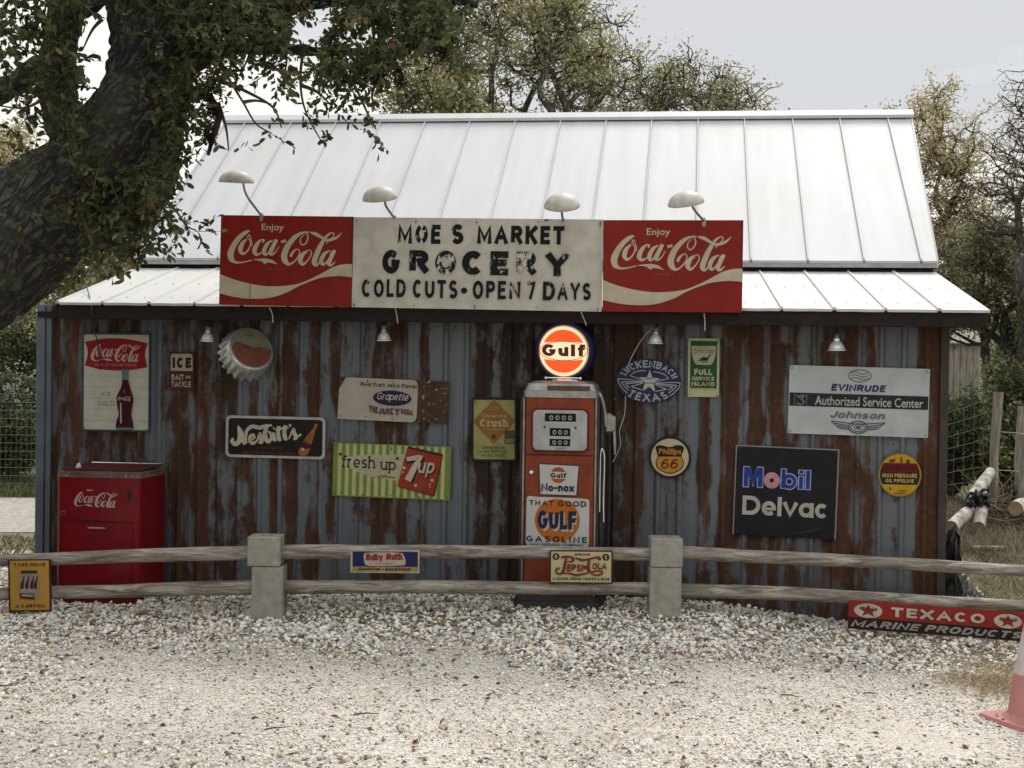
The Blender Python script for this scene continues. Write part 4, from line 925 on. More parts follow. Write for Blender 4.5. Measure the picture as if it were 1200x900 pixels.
s.text('lettering', 'up', (590, 578, 692, 672), paint((.04, .01, .01)), w=.22, slant=.28); s.text('lettering', 'up', (584, 572, 686, 666), m_cr, w=.17, slant=.28)
s.poly('bubble', [s.ell(x, y, r, r, 12) for x, y, r in ((497, 612, 10), (490, 640, 6), (572, 718, 10), (672, 683, 10), (662, 706, 6), (662, 724, 5))], paint((.7, .5, .42)))

# diamond sign
s = Sign('diamond_soda_sign', 'upright pale yellow sign with orange diamond in black frame, left of the pump', 'sign', [(553.4, 465.3), (606, 466), (606, 541.2), (553, 541)], 430, 620, org=(112, 125), th=.012)
s.panel(s.rect(112, 125, 542, 745), paint((.020, .022, .03), .5, .4))
s.poly('yellow_field', [s.rect(130, 150, 520, 720)], paint((.42, .40, .14), .5, .5, (.25, .2, .08), .75))
s.poly('diamond_emblem', [[(325, 140), (530, 358), (320, 575), (118, 356)]], paint((.36, .17, .035), .5, .4, (.2, .09, .03), .75))
s.ftext('lettering', 'Orange', (202, 280, 445, 330), paint((.50, .40, .20)), .02); s.text('lettering', 'Crush', (190, 335, 465, 408), paint((.60, .50, .30)), w=.24, serif=True)
s.ftext('lettering', 'DRINK', (290, 205, 365, 225), paint((.5, .4, .2)), .02); s.ribs('line', [ribbon([(265, 245), (375, 235)], 8), ribbon([(215, 430), (430, 435)], 8)], paint((.5, .38, .16)))
s.poly('drop', s.ell(320, 503, 20, 25, 14), paint((.22, .03, .01)))
s.poly('crate_emblem', [s.rect(425, 440, 525, 570)], paint((.13, .085, .04), .6, .8)); s.poly('crate_emblem', [s.rect(432, 520, 518, 562)], paint((.27, .23, .11), .6, .8))
for t, b in (('TAKE HOME', (205, 595, 428, 620)), ('A SIX BOTTLE', (182, 632, 442, 656)), ('HANDY PACK', (205, 670, 430, 694))):
    s.text('lettering', t, b, paint((.10, .08, .03)), w=.2, gap=.2)

# oval town sign
s = Sign('oval_town_sign', 'dark blue oval sign with white star reading Luckenbach Texas', 'sign', [(722, 418), (799, 422), (798, 475), (721, 470.5)], 1150, 740, org=(20, 110))
cx_, cy_ = 595, 480
s.panel(s.ell(cx_, cy_, 574, 368), paint((.028, .035, .10), .4, .35, (.07, .06, .06), .8))
m_w2 = paint((.50, .50, .48), .5, .45, (.2, .2, .25), .8)
def arc_map(x0, x1, a0, a1, ri, ro, flip=False):
    def fn(x, y):
        t = (x - x0) / (x1 - x0); h = y          # y: 0 baseline .. 1 cap
        a = math.radians(a0 + (a1 - a0) * t); rx = ri[0] + (ro[0] - ri[0]) * h; ry = ri[1] + (ro[1] - ri[1]) * h
        return (cx_ + rx * math.cos(a), cy_ - ry * math.sin(a))
    return fn
s.ribs('lettering', warp(fit(block_text('LUCKENBACH', .2, .22, True), 0, 1, 1, 0), arc_map(0, 1, 164, 14, (420, 215), (530, 345))), m_w2)
s.ribs('lettering', warp(fit(block_text('TEXAS', .2, .3, True), 0, 1, 1, 0), arc_map(0, 1, 228, 312, (560, 350), (410, 205))), m_w2)
RL = [[(62, 470), (470, 478), (430, 450), (270, 412), (340, 350), (440, 322), (545, 312)], [(62, 470), (80, 545), (160, 640), (245, 705)], [(122, 520), (180, 590), (262, 655)], [(122, 520), (500, 492)], [(190, 548), (268, 605)], [(190, 548), (500, 505)], [(300, 588), (480, 632)], [(300, 588), (500, 520)]]
s.ribs('ray', [ribbon(p, 15) for p in RL] + [ribbon([(2 * 608 - x, y + 12) for x, y in p], 15) for p in RL], m_w2)
s.poly('blue_patch', [[(610, 560), (500, 640), (500, 690), (715, 690), (720, 640)]], paint((.02, .05, .11), .4, .3))
st = []
for i in range(10):
    a = math.radians(90 + 36 * i); r = 1 if i % 2 == 0 else .42; st.append((612 + 190 * r * math.cos(a), 490 - 200 * r * math.sin(a)))
s.poly('star', st, paint((.58, .56, .50), .5, .3)); s.ribs('star_line', [ribbon([(550, 440), (670, 440)], 16), ribbon([(535, 515), (690, 515)], 14)], paint((.12, .12, .14), .5, .6))

# dinosaur service sign
s = Sign('service_island_sign', 'tall green and cream sign reading full service island', 'sign', [(806.7, 396.3), (843.4, 396.8), (842.3, 465.3), (806, 465)], 165, 310, org=(435, 118))
s.panel(s.rrect(435, 118, 600, 428, 5), paint((.56, .54, .30), .45, .2, (.3, .3, .15), .9))
s.poly('green_field', [s.rrect(446, 132, 588, 380, 6)], paint((.018, .10, .035), .45, .2, (.1, .12, .06)))
s.poly('shield', [[(452, 158), (455, 205), (468, 245), (480, 258), (555, 258), (568, 245), (580, 205), (583, 158)]], paint((.54, .52, .36), .45, .3))
s.text('lettering', 'Sinclair', (462, 170, 575, 198), paint((.30, .13, .05), .5, .4), w=.14, slant=.25)
s.ribs('dinosaur_emblem', [ribbon(catmull([(482, 240, 2), (498, 234, 6), (512, 226, 15), (528, 226, 17), (538, 226, 10), (545, 212, 6), (553, 206, 6), (557, 208, 3)], 4)), ribbon([(510, 230), (507, 246)], 6), ribbon([(520, 232), (519, 247)], 6), ribbon([(532, 230), (534, 246)], 6)], paint((.02, .03, .015)))
for t, b, w in (('FULL', (468, 280, 563, 312), .26), ('SERVICE', (456, 320, 574, 342), .24), ('ISLAND', (454, 347, 577, 371), .27)):
    s.text('lettering', t, b, paint((.56, .54, .34), .5, .3 if t != 'SERVICE' else .8, (.05, .12, .05)), w=w)
s.ribs('line', [ribbon([(445, 383), (592, 383)], 3)], paint((.3, .3, .14)))

# route shield disc
s = Sign('shield_disc_sign', 'round cream sign with orange and black shield reading 66', 'sign', [(760.2, 511), (810, 511.4), (810, 560.8), (760.2, 560.4)], 230, 230, org=(225, 631))
s.panel(s.ell(340, 746, 115, 115), paint((.02, .018, .02), .4, .3))
s.poly('cream_disc', [s.ell(340, 746, 102, 102)], paint((.58, .50, .30), .4, .2, (.3, .2, .1), .92))
sh = lambda k: [(340 + (x - 340) * k, 752 + (y - 752) * k) for x, y in catmull([(262, 692), (292, 680), (338, 690), (384, 678), (416, 692), (404, 738), (416, 775), (400, 812), (340, 836), (278, 812), (263, 775), (274, 738)], 4, True)]
s.poly('shield_emblem', sh(1.0), paint((.03, .012, .008), .4, .2)); 
s.poly('shield_emblem', [(x, max(y, 742)) for x, y in sh(.93)], paint((.55, .27, .03), .4, .2, (.4, .15, .02), .85))
s.text('lettering', 'Phillips', (278, 698, 402, 738), paint((.50, .26, .04)), w=.22, gap=.1, slant=.1)
s.text('lettering', '66', (292, 755, 384, 808), paint((.16, .018, .02)), w=.16, slant=.22, gap=.16)

# outboard service sign
s = Sign('service_centre_sign', 'wide pale grey aluminium sign with black band reading Authorized Service Center', 'sign', [(925.4, 427.8), (1090, 432.3), (1087.2, 513.3), (922.8, 507.5)], 790, 385, th=.004)
s.panel(s.rrect(0, 0, 790, 385, 8), plain('brushed_sign_metal', (.36, .37, .37), .42, .25, .14, 6))
gm = paint((.20, .21, .22), .5, .3); nv = paint((.05, .045, .14), .45, .2)
s.ribs('oval_emblem', [ribbon(s.ell(398, 50, 64, 34), 7, True)] + [ribbon(catmull([(345, y), (375, y - 8), (415, y + 4), (450, y - 6)], 4), 6) for y in (36, 52, 68)], gm)
s.text('lettering', 'EVINRUDE', (238, 97, 548, 140), nv, w=.27, slant=.2, gap=.12)
s.poly('black_band', [s.rect(5, 154, 785, 229)], paint((.028, .028, .032), .45, .35, (.15, .15, .15)))
s.ftext('lettering', 'Authorized Service Center', (150, 168, 757, 220), paint((.54, .53, .50), .5, .1), .012)
s.ribs('emblem', [ribbon(catmull([(45, 168), (62, 180), (70, 170), (88, 172), (72, 190), (90, 205), (70, 220), (48, 212)], 4), 9), ribbon([(34, 158), (34, 226)], 4), ribbon([(102, 158), (102, 226)], 4)], gm)
s.text('lettering', 'Johnson', (240, 248, 548, 292), gm, w=.22, slant=.3, gap=.1)
wg = paint((.09, .09, .10), .5, .2)
WG = [[(245, 308), (400, 322), (548, 308)], [(245, 308), (290, 345), (350, 352)], [(548, 308), (505, 345), (445, 352)], [(265, 320), (345, 332)], [(530, 320), (450, 332)], [(285, 334), (345, 342)], [(508, 334), (450, 342)]]
s.ribs('winged_emblem', [ribbon(p, 5) for p in WG] + [ribbon(s.ell(397, 338, 52, 34), 6, True), ribbon(s.ell(397, 340, 40, 22), 4, True)], wg)
s.ftext('lettering', 'OMC', (375, 328, 420, 350), wg, .02)
for x, y in ((14, 14), (776, 14), (14, 370), (776, 370)):
    X_, Z_ = s.loc(x, y); MB().lathe([(.009, s.y), (.007, s.y - .004), (0, s.y - .005)], 8, 'Y').build('screw', mat_steel, s.root, M=Matrix.Translation((X_, 0, Z_)))

# black diesel oil sign
s = Sign('oil_sign', 'large square black sign with blue, pink and white lettering', 'sign', [(862.6, 521), (983.5, 526.6), (979.5, 632), (858, 626)], 560, 487, th=.01)
s.panel(s.rect(0, 0, 560, 487), paint((.30, .27, .25), .5, .4))
s.poly('black_field', [s.rect(7, 7, 552, 487)], paint((.013, .014, .018), .38, .2, (.03, .03, .03)))
ol = paint((.42, .45, .62), .4, .1); bl = paint((.018, .05, .30), .4, .1)
for t, x0, x1 in (('M', 50, 152), ('b', 252, 336), ('i', 348, 372), ('l', 384, 410)):
    for mt_, g, w_ in ((ol, 4, 0), (bl, -2, 0)):
        w0 = {'M': .24, 'b': .26, 'i': .24, 'l': .24}[t] * (1.0 if g > 0 else .9)
        y0_ = 118; y1_ = 226 if t == 'M' else 227
        if t == 'M':
            e = 5 if g > 0 else 0; a, b, p, q = x0 - e, x1 + e, y0_ - e, y1_ + e - 3
            s.poly('lettering', [[(a, q), (a, p), (a + 32 + e, p), (101, p + 62 + e), (b - 32 - e, p), (b, p), (b, q), (b - 25 - 2 * e, q), (b - 25 - 2 * e, p + 48), (101, q - 8 + e), (a + 25 + 2 * e, p + 48), (a + 25 + 2 * e, q)][::-1]], mt_)
        elif t == 'b': s.ribs('lettering', [ribbon([(x0 + 13, y0_ - 2 + (0 if g > 0 else 4)), (x0 + 13, y1_ - (0 if g > 0 else 4))], 25 + 2 * g), ribbon(s.ell(x0 + 45, y1_ - 41, 29, 30), 23 + 2 * g, True)], mt_)
        else:
            s.ribs('lettering', [ribbon([((x0 + x1) / 2, (y0_ + 34 if t == 'i' else y0_) + (0 if g > 0 else 4)), ((x0 + x1) / 2, y1_ - (0 if g > 0 else 4))], 25 + 2 * g)] + ([ribbon([((x0 + x1) / 2, y0_ + (0 if g > 0 else 4)), ((x0 + x1) / 2, y0_ + 22 + (4 if g > 0 else 0))], 25 + 2 * g)] if t == 'i' else []), mt_)
s.ribs('lettering', [ribbon(s.ell(202, 184, 28, 28), 32, True)], paint((.62, .30, .36), .4, .1))
cream2 = paint((.52, .49, .40), .45, .15, (.35, .3, .22))
s.ribs('lettering', fit(block_text('Delvac', .215, .07, hor=1.12), 48, 272, 502, 380), cream2)
s.poly('grey_sliver', [[(200, 448), (330, 462), (460, 430), (505, 395), (470, 440), (340, 472)]], paint((.03, .032, .038)))  # curved sliver slightly lighter than the black field

# pipeline warning disc
s = Sign('warning_disc_sign', 'round yellow and black pipeline warning sign, right end of the wall', 'sign', [(1029.2, 530.4), (1080, 531.4), (1079.6, 582.6), (1028.8, 581.6)], 770, 770, org=(65, 85))
ye = paint((.58, .33, .02), .4, .25, (.25, .15, .03), .85)
s.panel(s.ell(450, 470, 384, 384), paint((.30, .22, .05), .4, .3)); s.poly('yellow_disc', [s.ell(450, 470, 365, 365)], ye)
cl = lambda y: math.sqrt(max(0, 355 ** 2 - (y - 470) ** 2))
band = [(450 - cl(y), y) for y in (290, 350, 410, 470, 530, 590, 640)] + [(450 + cl(y), y) for y in (640, 590, 530, 470, 410, 350, 290)]
s.poly('dark_band', band, paint((.04, .018, .012), .4, .2)); s.poly('red_band', [s.rrect(150, 262, 755, 425, 20)], paint((.16, .010, .015), .4, .2))
s.text('lettering', 'WARNING', (185, 295, 722, 395), paint((.07, .006, .008)), w=.22, gap=.2)
yl = paint((.60, .45, .15), .4, .3)
s.text('lettering', 'HIGH PRESSURE', (140, 445, 752, 520), yl, w=.24, gap=.2); s.text('lettering', 'OIL PIPELINE', (195, 538, 695, 606), yl, w=.24, gap=.2)
dk = paint((.10, .05, .01)); s.poly('derrick_emblem', [[(470, 130), (452, 250), (492, 250)], s.rect(560, 200, 615, 262), [(250, 245), (280, 200), (375, 190), (340, 250)]], dk)
s.ribs('line', [ribbon([(430, 745), (585, 745)], 12), ribbon([(340, 790), (540, 790)], 12), ribbon([(275, 690), (290, 735)], 22)], dk)

# nails and the rust that has run from them
m_nail = plain('rusty_nail', (.09, .055, .04), .6, .3, .3); m_run = paint((.16, .075, .035), .7, .6, (.10, .045, .02)); rgN = random.Random(8)
for s in ALL_SIGNS:
    if s.nm not in ('bottle_sign', 'ice_sign', 'grape_soda_sign', 'striped_soda_sign', 'diamond_soda_sign', 'service_island_sign', 'oil_sign', 'grocery_signboard', 'soda_signboard'): continue
    big = s.w > .8; nx = 5 if big else 2; ins = min(.022, s.w * .07)
    for i in range(nx):
        for j in (0, 1):
            x = -s.w / 2 + ins + (s.w - 2 * ins) * i / (nx - 1) + rgN.uniform(-.004, .004); z = (s.h / 2 - ins) * (1 if j else -1) + rgN.uniform(-.004, .004); r = .0055 if big else .004
            MB().lathe([(r, s.y), (r * .8, s.y - .0022), (0, s.y - .003)], 8, 'Y').build('nail', m_nail, s.root, M=Matrix.Translation((x, 0, z)))
            if rgN.random() < .6:
                h = rgN.uniform(.012, .035); y = s.y - .0004; MB().add([(x - r * .9, y, z), (x + r * .9, y, z), (x + r * .5, y, z - h * .6), (x, y, z - h), (x - r * .4, y, z - h * .7)], [(0, 4, 3, 2, 1)]).build('rust_run', m_run, s.root)

# ------------------------------------------------------------------ giant bottle cap on the wall
def vprism(mb, outline, z0, z1, top=None):
    """closed x,y outline (counter-clockwise from above) raised from z0 to z1; `top` may be a second outline"""
    n = len(outline); T = top or outline
    V = [(x, y, z0) for x, y in outline] + [(x, y, z1) for x, y in T]
    return mb.add(V, [tuple(range(n - 1, -1, -1)), tuple(range(n, 2 * n))] + [(i, (i + 1) % n, (i + 1) % n + n, i + n) for i in range(n)])
def rr_xy(x0, x1, y0, y1, r, n=4):
    P = []
    for cx, cy, a in ((x1 - r, y0 + r, -90), (x1 - r, y1 - r, 0), (x0 + r, y1 - r, 90), (x0 + r, y0 + r, 180)):
        P += [(cx + r * math.cos(math.radians(a + 90 * i / n)), cy + r * math.sin(math.radians(a + 90 * i / n))) for i in range(n + 1)]
    return P
vc = WALL - .18
cu, cz = BF.hit(294.5, 408, vc)
nrm_ = Vector((.60, -.68, .42)).normalized()
yax = -nrm_; zax = (Vector((0, 0, 1)) - yax * yax.z).normalized(); xax = yax.cross(zax)
Rm = Matrix(((xax.x, yax.x, zax.x), (xax.y, yax.y, zax.y), (xax.z, yax.z, zax.z))).to_4x4()
capM = BF.M @ Matrix.Translation((cu, vc, cz)) @ Rm
cap_ = empty('round_tin_sign', capM, 'giant crimped metal bottle top with faded red wave, tilted out under the eave', 'wall decoration')
mat_capm = plain('aged_cap_metal', (.42, .43, .40), .32, .5, .3, 14)
mb = MB(); NS = 21; n = NS * 8; V = []
prof = [(.164, 0), (.172, .008), (.179, .03), (.183, .07), (.186, .115), (.189, .145)]
for j, (r, h) in enumerate(prof):
    amp = (0, 0, .002, .006, .010, .012)[j]
    for k in range(n):
        a = 2 * PI * k / n; w = math.cos(NS * a); w = abs(w) ** .6 * (1 if w > 0 else -1); rr = r + amp * w; V.append((rr * math.cos(a), h, rr * math.sin(a)))
V.append((0, -.004, 0)); ce = len(V) - 1
Fc = [(j * n + k, (j + 1) * n + k, (j + 1) * n + (k + 1) % n, j * n + (k + 1) % n) for j in range(5) for k in range(n)] + [(ce, k, (k + 1) % n) for k in range(n)]
auto_smooth(mb.add(V, Fc).build('cap_shell', mat_capm, cap_), 50)
class Flat(Sign): pass
s = Sign('', None, None, None, 340, 340, root=cap_, M=Matrix.Translation((0, -.004, 0)), size=(.34, .34), th=.0, org=(0, 0))
cu2 = catmull([(10, 150), (60, 128), (120, 150), (180, 172), (240, 165), (290, 178), (332, 200)], 5)
lower = [(170 + 150 * math.cos(t), 170 + 150 * math.sin(t)) for t in [0.12 + (PI - .24) * i / 24 for i in range(25)]]
s.poly('cream_face', [s.ell(170, 170, 158, 158)], paint((.30, .30, .22), .5, .5, (.15, .12, .09), .7))
s.poly('red_field', [[(20, 165), (60, 140), (120, 158), (180, 182), (240, 176), (290, 190), (319, 188)] + lower], paint((.24, .085, .05), .5, .4, (.28, .2, .14), .75))
s.ribs('wave_stripe', [ribbon(catmull([(22, 160, 6), (60, 134, 12), (120, 150, 14), (180, 174, 14), (240, 168, 12), (290, 180, 10), (322, 186, 5)], 5))], paint((.26, .06, .04), .5, .4))
s.text('lettering', 'ENJOY', (120, 60, 210, 78), paint((.17, .13, .10), .5, .6), w=.2)
MB().box(-.02, .02, .0, .22, -.02, .02).box(-.1, .1, .09, .11, -.02, .02).build('bracket', mat_steel, cap_)

# ------------------------------------------------------------------ lamps
def dome_lamp(label, cpx, cpy, bpx, bpy_, tilt, roll_, vd=-.34):
    bu, bz = BF.hit(bpx, bpy_, -.06); du, dz = BF.hit(cpx, cpy, vd)
    base = BF.M @ Matrix.Translation((bu, -.065, bz))
    root = empty('sign_lamp', base, label, 'lamp', 'dome lamps over the signboard')
    d = Vector((du - bu, vd + .065, dz - bz))
    m0 = Matrix.Translation(d) @ Matrix.Rotation(roll_, 4, 'Y') @ Matrix.Rotation(tilt, 4, 'X')
    pr = [(.118, -.030), (.121, -.024), (.116, -.008), (.104, .014), (.082, .034), (.052, .048), (.022, .054), (.0, .055)]
    auto_smooth(MB().lathe(pr, 28).build('lamp_shade', mat_dome, root, M=m0), 60)
    MB().lathe([(.0, .034), (.02, .033), (.05, .028), (.08, .016), (.1, -.002), (.112, -.022), (.117, -.0295)][::-1], 28).build('lamp_lining', plain_lining, root, M=m0)
    MB().lathe([(.0, -.035), (.018, -.03), (.028, -.012), (.024, .008), (.014, .02), (.013, .03)], 12).build('bulb', mat_bulb, root, M=m0)
    mid = d * .55 + Vector((0, -.03, .0)); tip = m0 @ Vector((0.0, 0.0, .02)); edge = m0 @ Vector((0.03, .05, -.012))
    auto_smooth(MB().tube(catmull([(0, .02, -.05), (0, .0, .0), tuple(mid), tuple(edge)], 5), .0085, 8).build('lamp_arm', mat_steel, root), 60)
    MB().box(-.014, .014, -.012, .02, -.035, .014, .003).lathe([(.012, 0), (.012, .02), (.006, .028)], 8).build('clamp', mat_steel, root)
plain_lining = plain('lamp_lining', (.25, .24, .22), .5, 0, .2); mat_bulb = plain('unlit_bulb', (.6, .6, .58), .15, 0, .05)
dome_lamp('leftmost dome lamp over the signboard, on the longest bare arm', 277, 209, 307, 254, .10, .04)
dome_lamp('second dome lamp from the left, above the seam of red and white boards', 445, 228, 463, 257, .32, -.05)
dome_lamp('rust-spotted dome lamp above the grocery lettering, third from the left', 658.5, 237, 660, 260, .42, 0)
dome_lamp('rightmost dome lamp, above the right red signboard', 803.5, 234, 825, 260, .28, -.14)
def reflector(label, px, py, yaw=0, v=.17, s=1.0):
    u, z = BF.hit(px, py, v)
    root = empty('reflector_lamp', BF.M @ Matrix.Translation((u, v, z)) @ Matrix.Rotation(yaw, 4, 'Y'), label, 'lamp', 'small reflector lamps under the eave')
    auto_smooth(MB().lathe([(.052 * s, -.052), (.053 * s, -.047), (.047 * s, -.043), (.044 * s, -.03), (.036 * s, -.008), (.026 * s, .006), (.018 * s, .012), (.017 * s, .03)], 24).build('lamp_shade', mat_alu, root), 50)
    MB().lathe([(0, -.045), (.018, -.038), (.026, -.02), (.018, .0), (.012, .01)], 12).build('bulb', mat_bulb, root)
    MB().lathe([(.017, .026), (.019, .034), (.017, .042), (.019, .05), (.012, .062), (.006, .066)], 14).build('lamp_socket', mat_steel, root)
    MB().tube([(0, 0, .06), (0, .01, .10), (0, .02, .16)], .004, 6).box(-.014, .014, .0, .03, .075, .10, .003).build('clamp', mat_black, root)
reflector('small bright reflector lamp beside the giant bottle cap', 243.5, 392, .05)
reflector('small bright reflector lamp above the grape soda sign', 450, 391, -.03)
reflector('small bright reflector lamp above the oval Luckenbach sign', 768.5, 394, .04)
reflector('largest reflector lamp, above the wide grey service sign', 980.5, 402, -.02, s=1.18)

# ------------------------------------------------------------------ cables
def cable(label, pts, mat=mat_wire, r=.0035):
    P = [BF.pt(*((BF.hit(a, b, v)[0], v, BF.hit(a, b, v)[1]))) for a, b, v in pts]
    base = P[-1].copy(); M = Matrix.Translation(base)
    o = MB().tube([Vector(p) - base for p in catmull([tuple(p) for p in P], 6)], r, 6).build('cable', mat)
    o.matrix_world = M; tag(o, label, 'cable', None)
cable('white cable hanging from the eave behind the oval Luckenbach sign to the pump', [(770, 384, .25), (763, 386, .22), (752, 398, .25), (742, 415, .28), (735, 432, .31), (733, 460, .315), (732, 485, .30), (726, 505, .30), (727, 522, .30), (718, 542, .30)])
cable('short white wire end under the left red signboard', [(316, 361, -.05), (319, 368, -.02), (320, 378, -.01)], r=.004)
cable('short white wire end hanging over the eave above the grape soda sign', [(463, 361, -.05), (465, 370, -.02), (466, 379, -.01)], r=.004)
cable('short wire end beside the lit globe of the pump', [(681, 366, -.05), (684, 373, -.02), (687, 381, -.01)], r=.004)
cable('short white wire end above the full service sign', [(825, 367, -.05), (826, 376, -.02), (826, 387, -.01)], r=.004)
cable('thin dark wire dangling from the roof across the bottle sign', [(98, 322, .75), (104, 345, .25), (107, 360, -.03), (108, 378, .02), (114, 400, .2), (117, 424, .28), (116, 433, .30)], mat_darkwire, .0042)

# ------------------------------------------------------------------ petrol pump
PV = -.09; PU = BF.hit(657, 600, PV)[0]
def pz(py, px=655): return BF.hit(px, py, PV)[1]
def pxx(px, py=560): return BF.hit(px, py, PV)[0] - PU
pump = empty('fuel_pump', BF.M @ Matrix.Translation((PU, PV, 0)), 'old red fuel pump with glowing round orange globe on top', 'fuel pump')
m_pred = paint((.30, .058, .026), .45, .45, (.26, .15, .10), .72); m_pside = paint((.085, .075, .068), .5, .6, (.12, .06, .035), .6)
m_psil = plain('tarnished_cap', (.28, .27, .25), .38, .6, .35, 10); m_pbase = plain('dark_base_iron', (.045, .042, .04), .6, .3, .3)
xL, xR, xr2 = pxx(608), pxx(701), pxx(701)
zt, zb, zg = pz(465), pz(699), pz(712)
o = MB(); vprism(o, rr_xy(xL, xR, .012, .40, .035), zb - .02, zt); o.build('body', m_pside, pump)
fx0, fx1 = pxx(615.5), pxx(695.5)
o = MB().box(fx0, fx1, -.006, .011, zb, zt - .002, .006); o.build('door_panel', m_pred, pump)
o = MB().box(fx0 + .004, fx1 - .004, -.0085, -.006, pz(534), pz(532.5)); o.build('panel_seam', paint((.07, .02, .015)), pump)
# chrome corner strips
for a in (pxx(613), pxx(697.5)): MB().tube([(a, .004, zb), (a, .004, zt - .01)], .006, 8).build('trim_strip', m_psil, pump)
# crown
zc0, zc1 = pz(466), pz(446.5)
o = MB(); A = rr_xy(pxx(612), pxx(699), -.012, .40, .03); B_ = rr_xy(pxx(613), pxx(698), -.006, .40, .03); C_ = rr_xy(pxx(624), pxx(689), .05, .34, .04)
vprism(o, A, zc0, pz(458)); vprism(o, B_, pz(458) + .001, pz(449.5), rr_xy(pxx(616), pxx(695), .012, .38, .04)); vprism(o, rr_xy(pxx(617), pxx(694), .015, .375, .04), pz(449.5) + .001, zc1, C_)
o.build('crown', m_psil, pump)
o = MB().ribs if False else MB()
o.box(pxx(640), pxx(690), -.013, -.0105, pz(457), pz(452)); o.build('rust_patch', paint((.13, .09, .06), .6, .8), pump)
# shoulders running down beside the door
# side post on the nozzle side
o = MB(); vprism(o, rr_xy(pxx(701) + .001, pxx(701) + .030, .10, .34, .012), zb, pz(472)); o.build('side_panel', m_pside, pump)
# dial face
s = Sign('', None, None, None, 320, 255, root=pump, M=Matrix.Translation((pxx(655.5), -.008, pz(504.2))), size=(pxx(688.5) - pxx(622.5), pz(479) - pz(529.5)), th=.012, org=(216, 593))
pn = s.panel(s.rrect(216, 593, 538, 848, 34), paint((.09, .015, .012), .4, .2), 'dial_frame')
s.poly('dial_face', [s.rrect(224, 601, 530, 838, 28)], paint((.50, .51, .49), .3, .15, (.3, .28, .25)), parent=pn)
pn.data  # artwork below belongs to the frame
s.poly('display_window', [s.rect(290, 620, 467, 668), s.rect(319, 707, 436, 754), s.rect(319, 771, 436, 813)], paint((.012, .012, .012), .15, 0), parent=pn)
dg = paint((.42, .42, .38), .4, .3)
for t, b in (('0 0 0 0', (315, 632, 445, 660)), ('0 0 0', (335, 718, 422, 745)), ('0 0 0', (335, 779, 422, 805))):
    s.text('numerals', t.replace('0', 'O'), b, dg, w=.22, parent=pn)
s.poly('dial_mark', [s.ell(290, 702, 6, 8, 8), s.ell(465, 703, 6, 8, 8)], paint((.06, .05, .05)), parent=pn)
s.ribs('dial_text', [ribbon([(352, 826), (405, 826)], 5)], paint((.3, .3, .3)), parent=pn)
MB().lathe([(.017, 0), (.017, -.006), (.012, -.012), (.011, -.02), (.0, -.022)], 14, 'Y').build('lock_knob', mat_chrome, pump, M=Matrix.Translation((pxx(623), -.006, pz(554))))
# enamel plates
m_enam = paint((.58, .57, .53), .3, .35, (.12, .06, .04), .9); m_navy = paint((.02, .02, .055), .35, .3, (.1, .05, .04))
s = Sign('', None, None, None, 232, 178, root=pump, M=Matrix.Translation((pxx(655), -.008, pz(562))), size=(pxx(679.3) - pxx(631), pz(543.5) - pz(581.5)), th=.004, org=(240, 66))
pn = s.panel([(240, 66), (250, 242), (460, 244), (472, 72)], paint((.05, .04, .04)), 'enamel_plate')
s.poly('plate_field', [[(246, 72), (255, 236), (455, 238), (466, 78)]], m_enam, parent=pn)
og = paint((.45, .09, .012), .35, .25, (.3, .05, .02))
dsc = [s.ell(353, 130, 44, 44)]
s.poly('disc_emblem', dsc, og, parent=pn); s.poly('disc_band', [s.rect(303, 112, 403, 150)], m_enam, parent=pn)
s.text('lettering', 'Gulf', (310, 117, 398, 145), m_navy, w=.26, parent=pn)
s.text('lettering', 'No-nox', (258, 176, 446, 222), m_navy, w=.24, parent=pn, gap=.08)
s = Sign('', None, None, None, 350, 285, root=pump, M=Matrix.Translation((pxx(654.2), -.008, pz(611))), size=(pxx(691.5) - pxx(617), pz(581.5) - pz(640.5)), th=.005, org=(178, 238))
pn = s.panel([(182, 250), (180, 500), (190, 521), (520, 521), (527, 505), (527, 262), (518, 250), (460, 246), (250, 244), (190, 240)], m_enam, 'enamel_plate')
s.poly('disc_emblem', [s.ell(352, 374, 124, 122)], paint((.50, .145, .012), .35, .25, (.3, .08, .02), .9), parent=pn)
s.text('lettering', 'THAT', (196, 262, 330, 294), m_navy, w=.2, gap=.3, parent=pn); s.text('lettering', 'GOOD', (355, 262, 510, 294), m_navy, w=.2, gap=.22, parent=pn)
s.text('letter_shadow', 'GULF', (256, 330, 462, 436), paint((.50, .50, .50)), w=.24, gap=.07, hor=.75, parent=pn)
s.text('lettering', 'GULF', (244, 320, 456, 424), m_navy, w=.24, gap=.07, hor=.75, parent=pn)
s.text('lettering', 'GASOLINE', (184, 462, 518, 498), m_navy, w=.19, gap=.36, parent=pn)
s.ftext('lettering', 'GULF REFINING COMPANY', (200, 503, 500, 518), paint((.1, .1, .13)), .02, parent=pn)
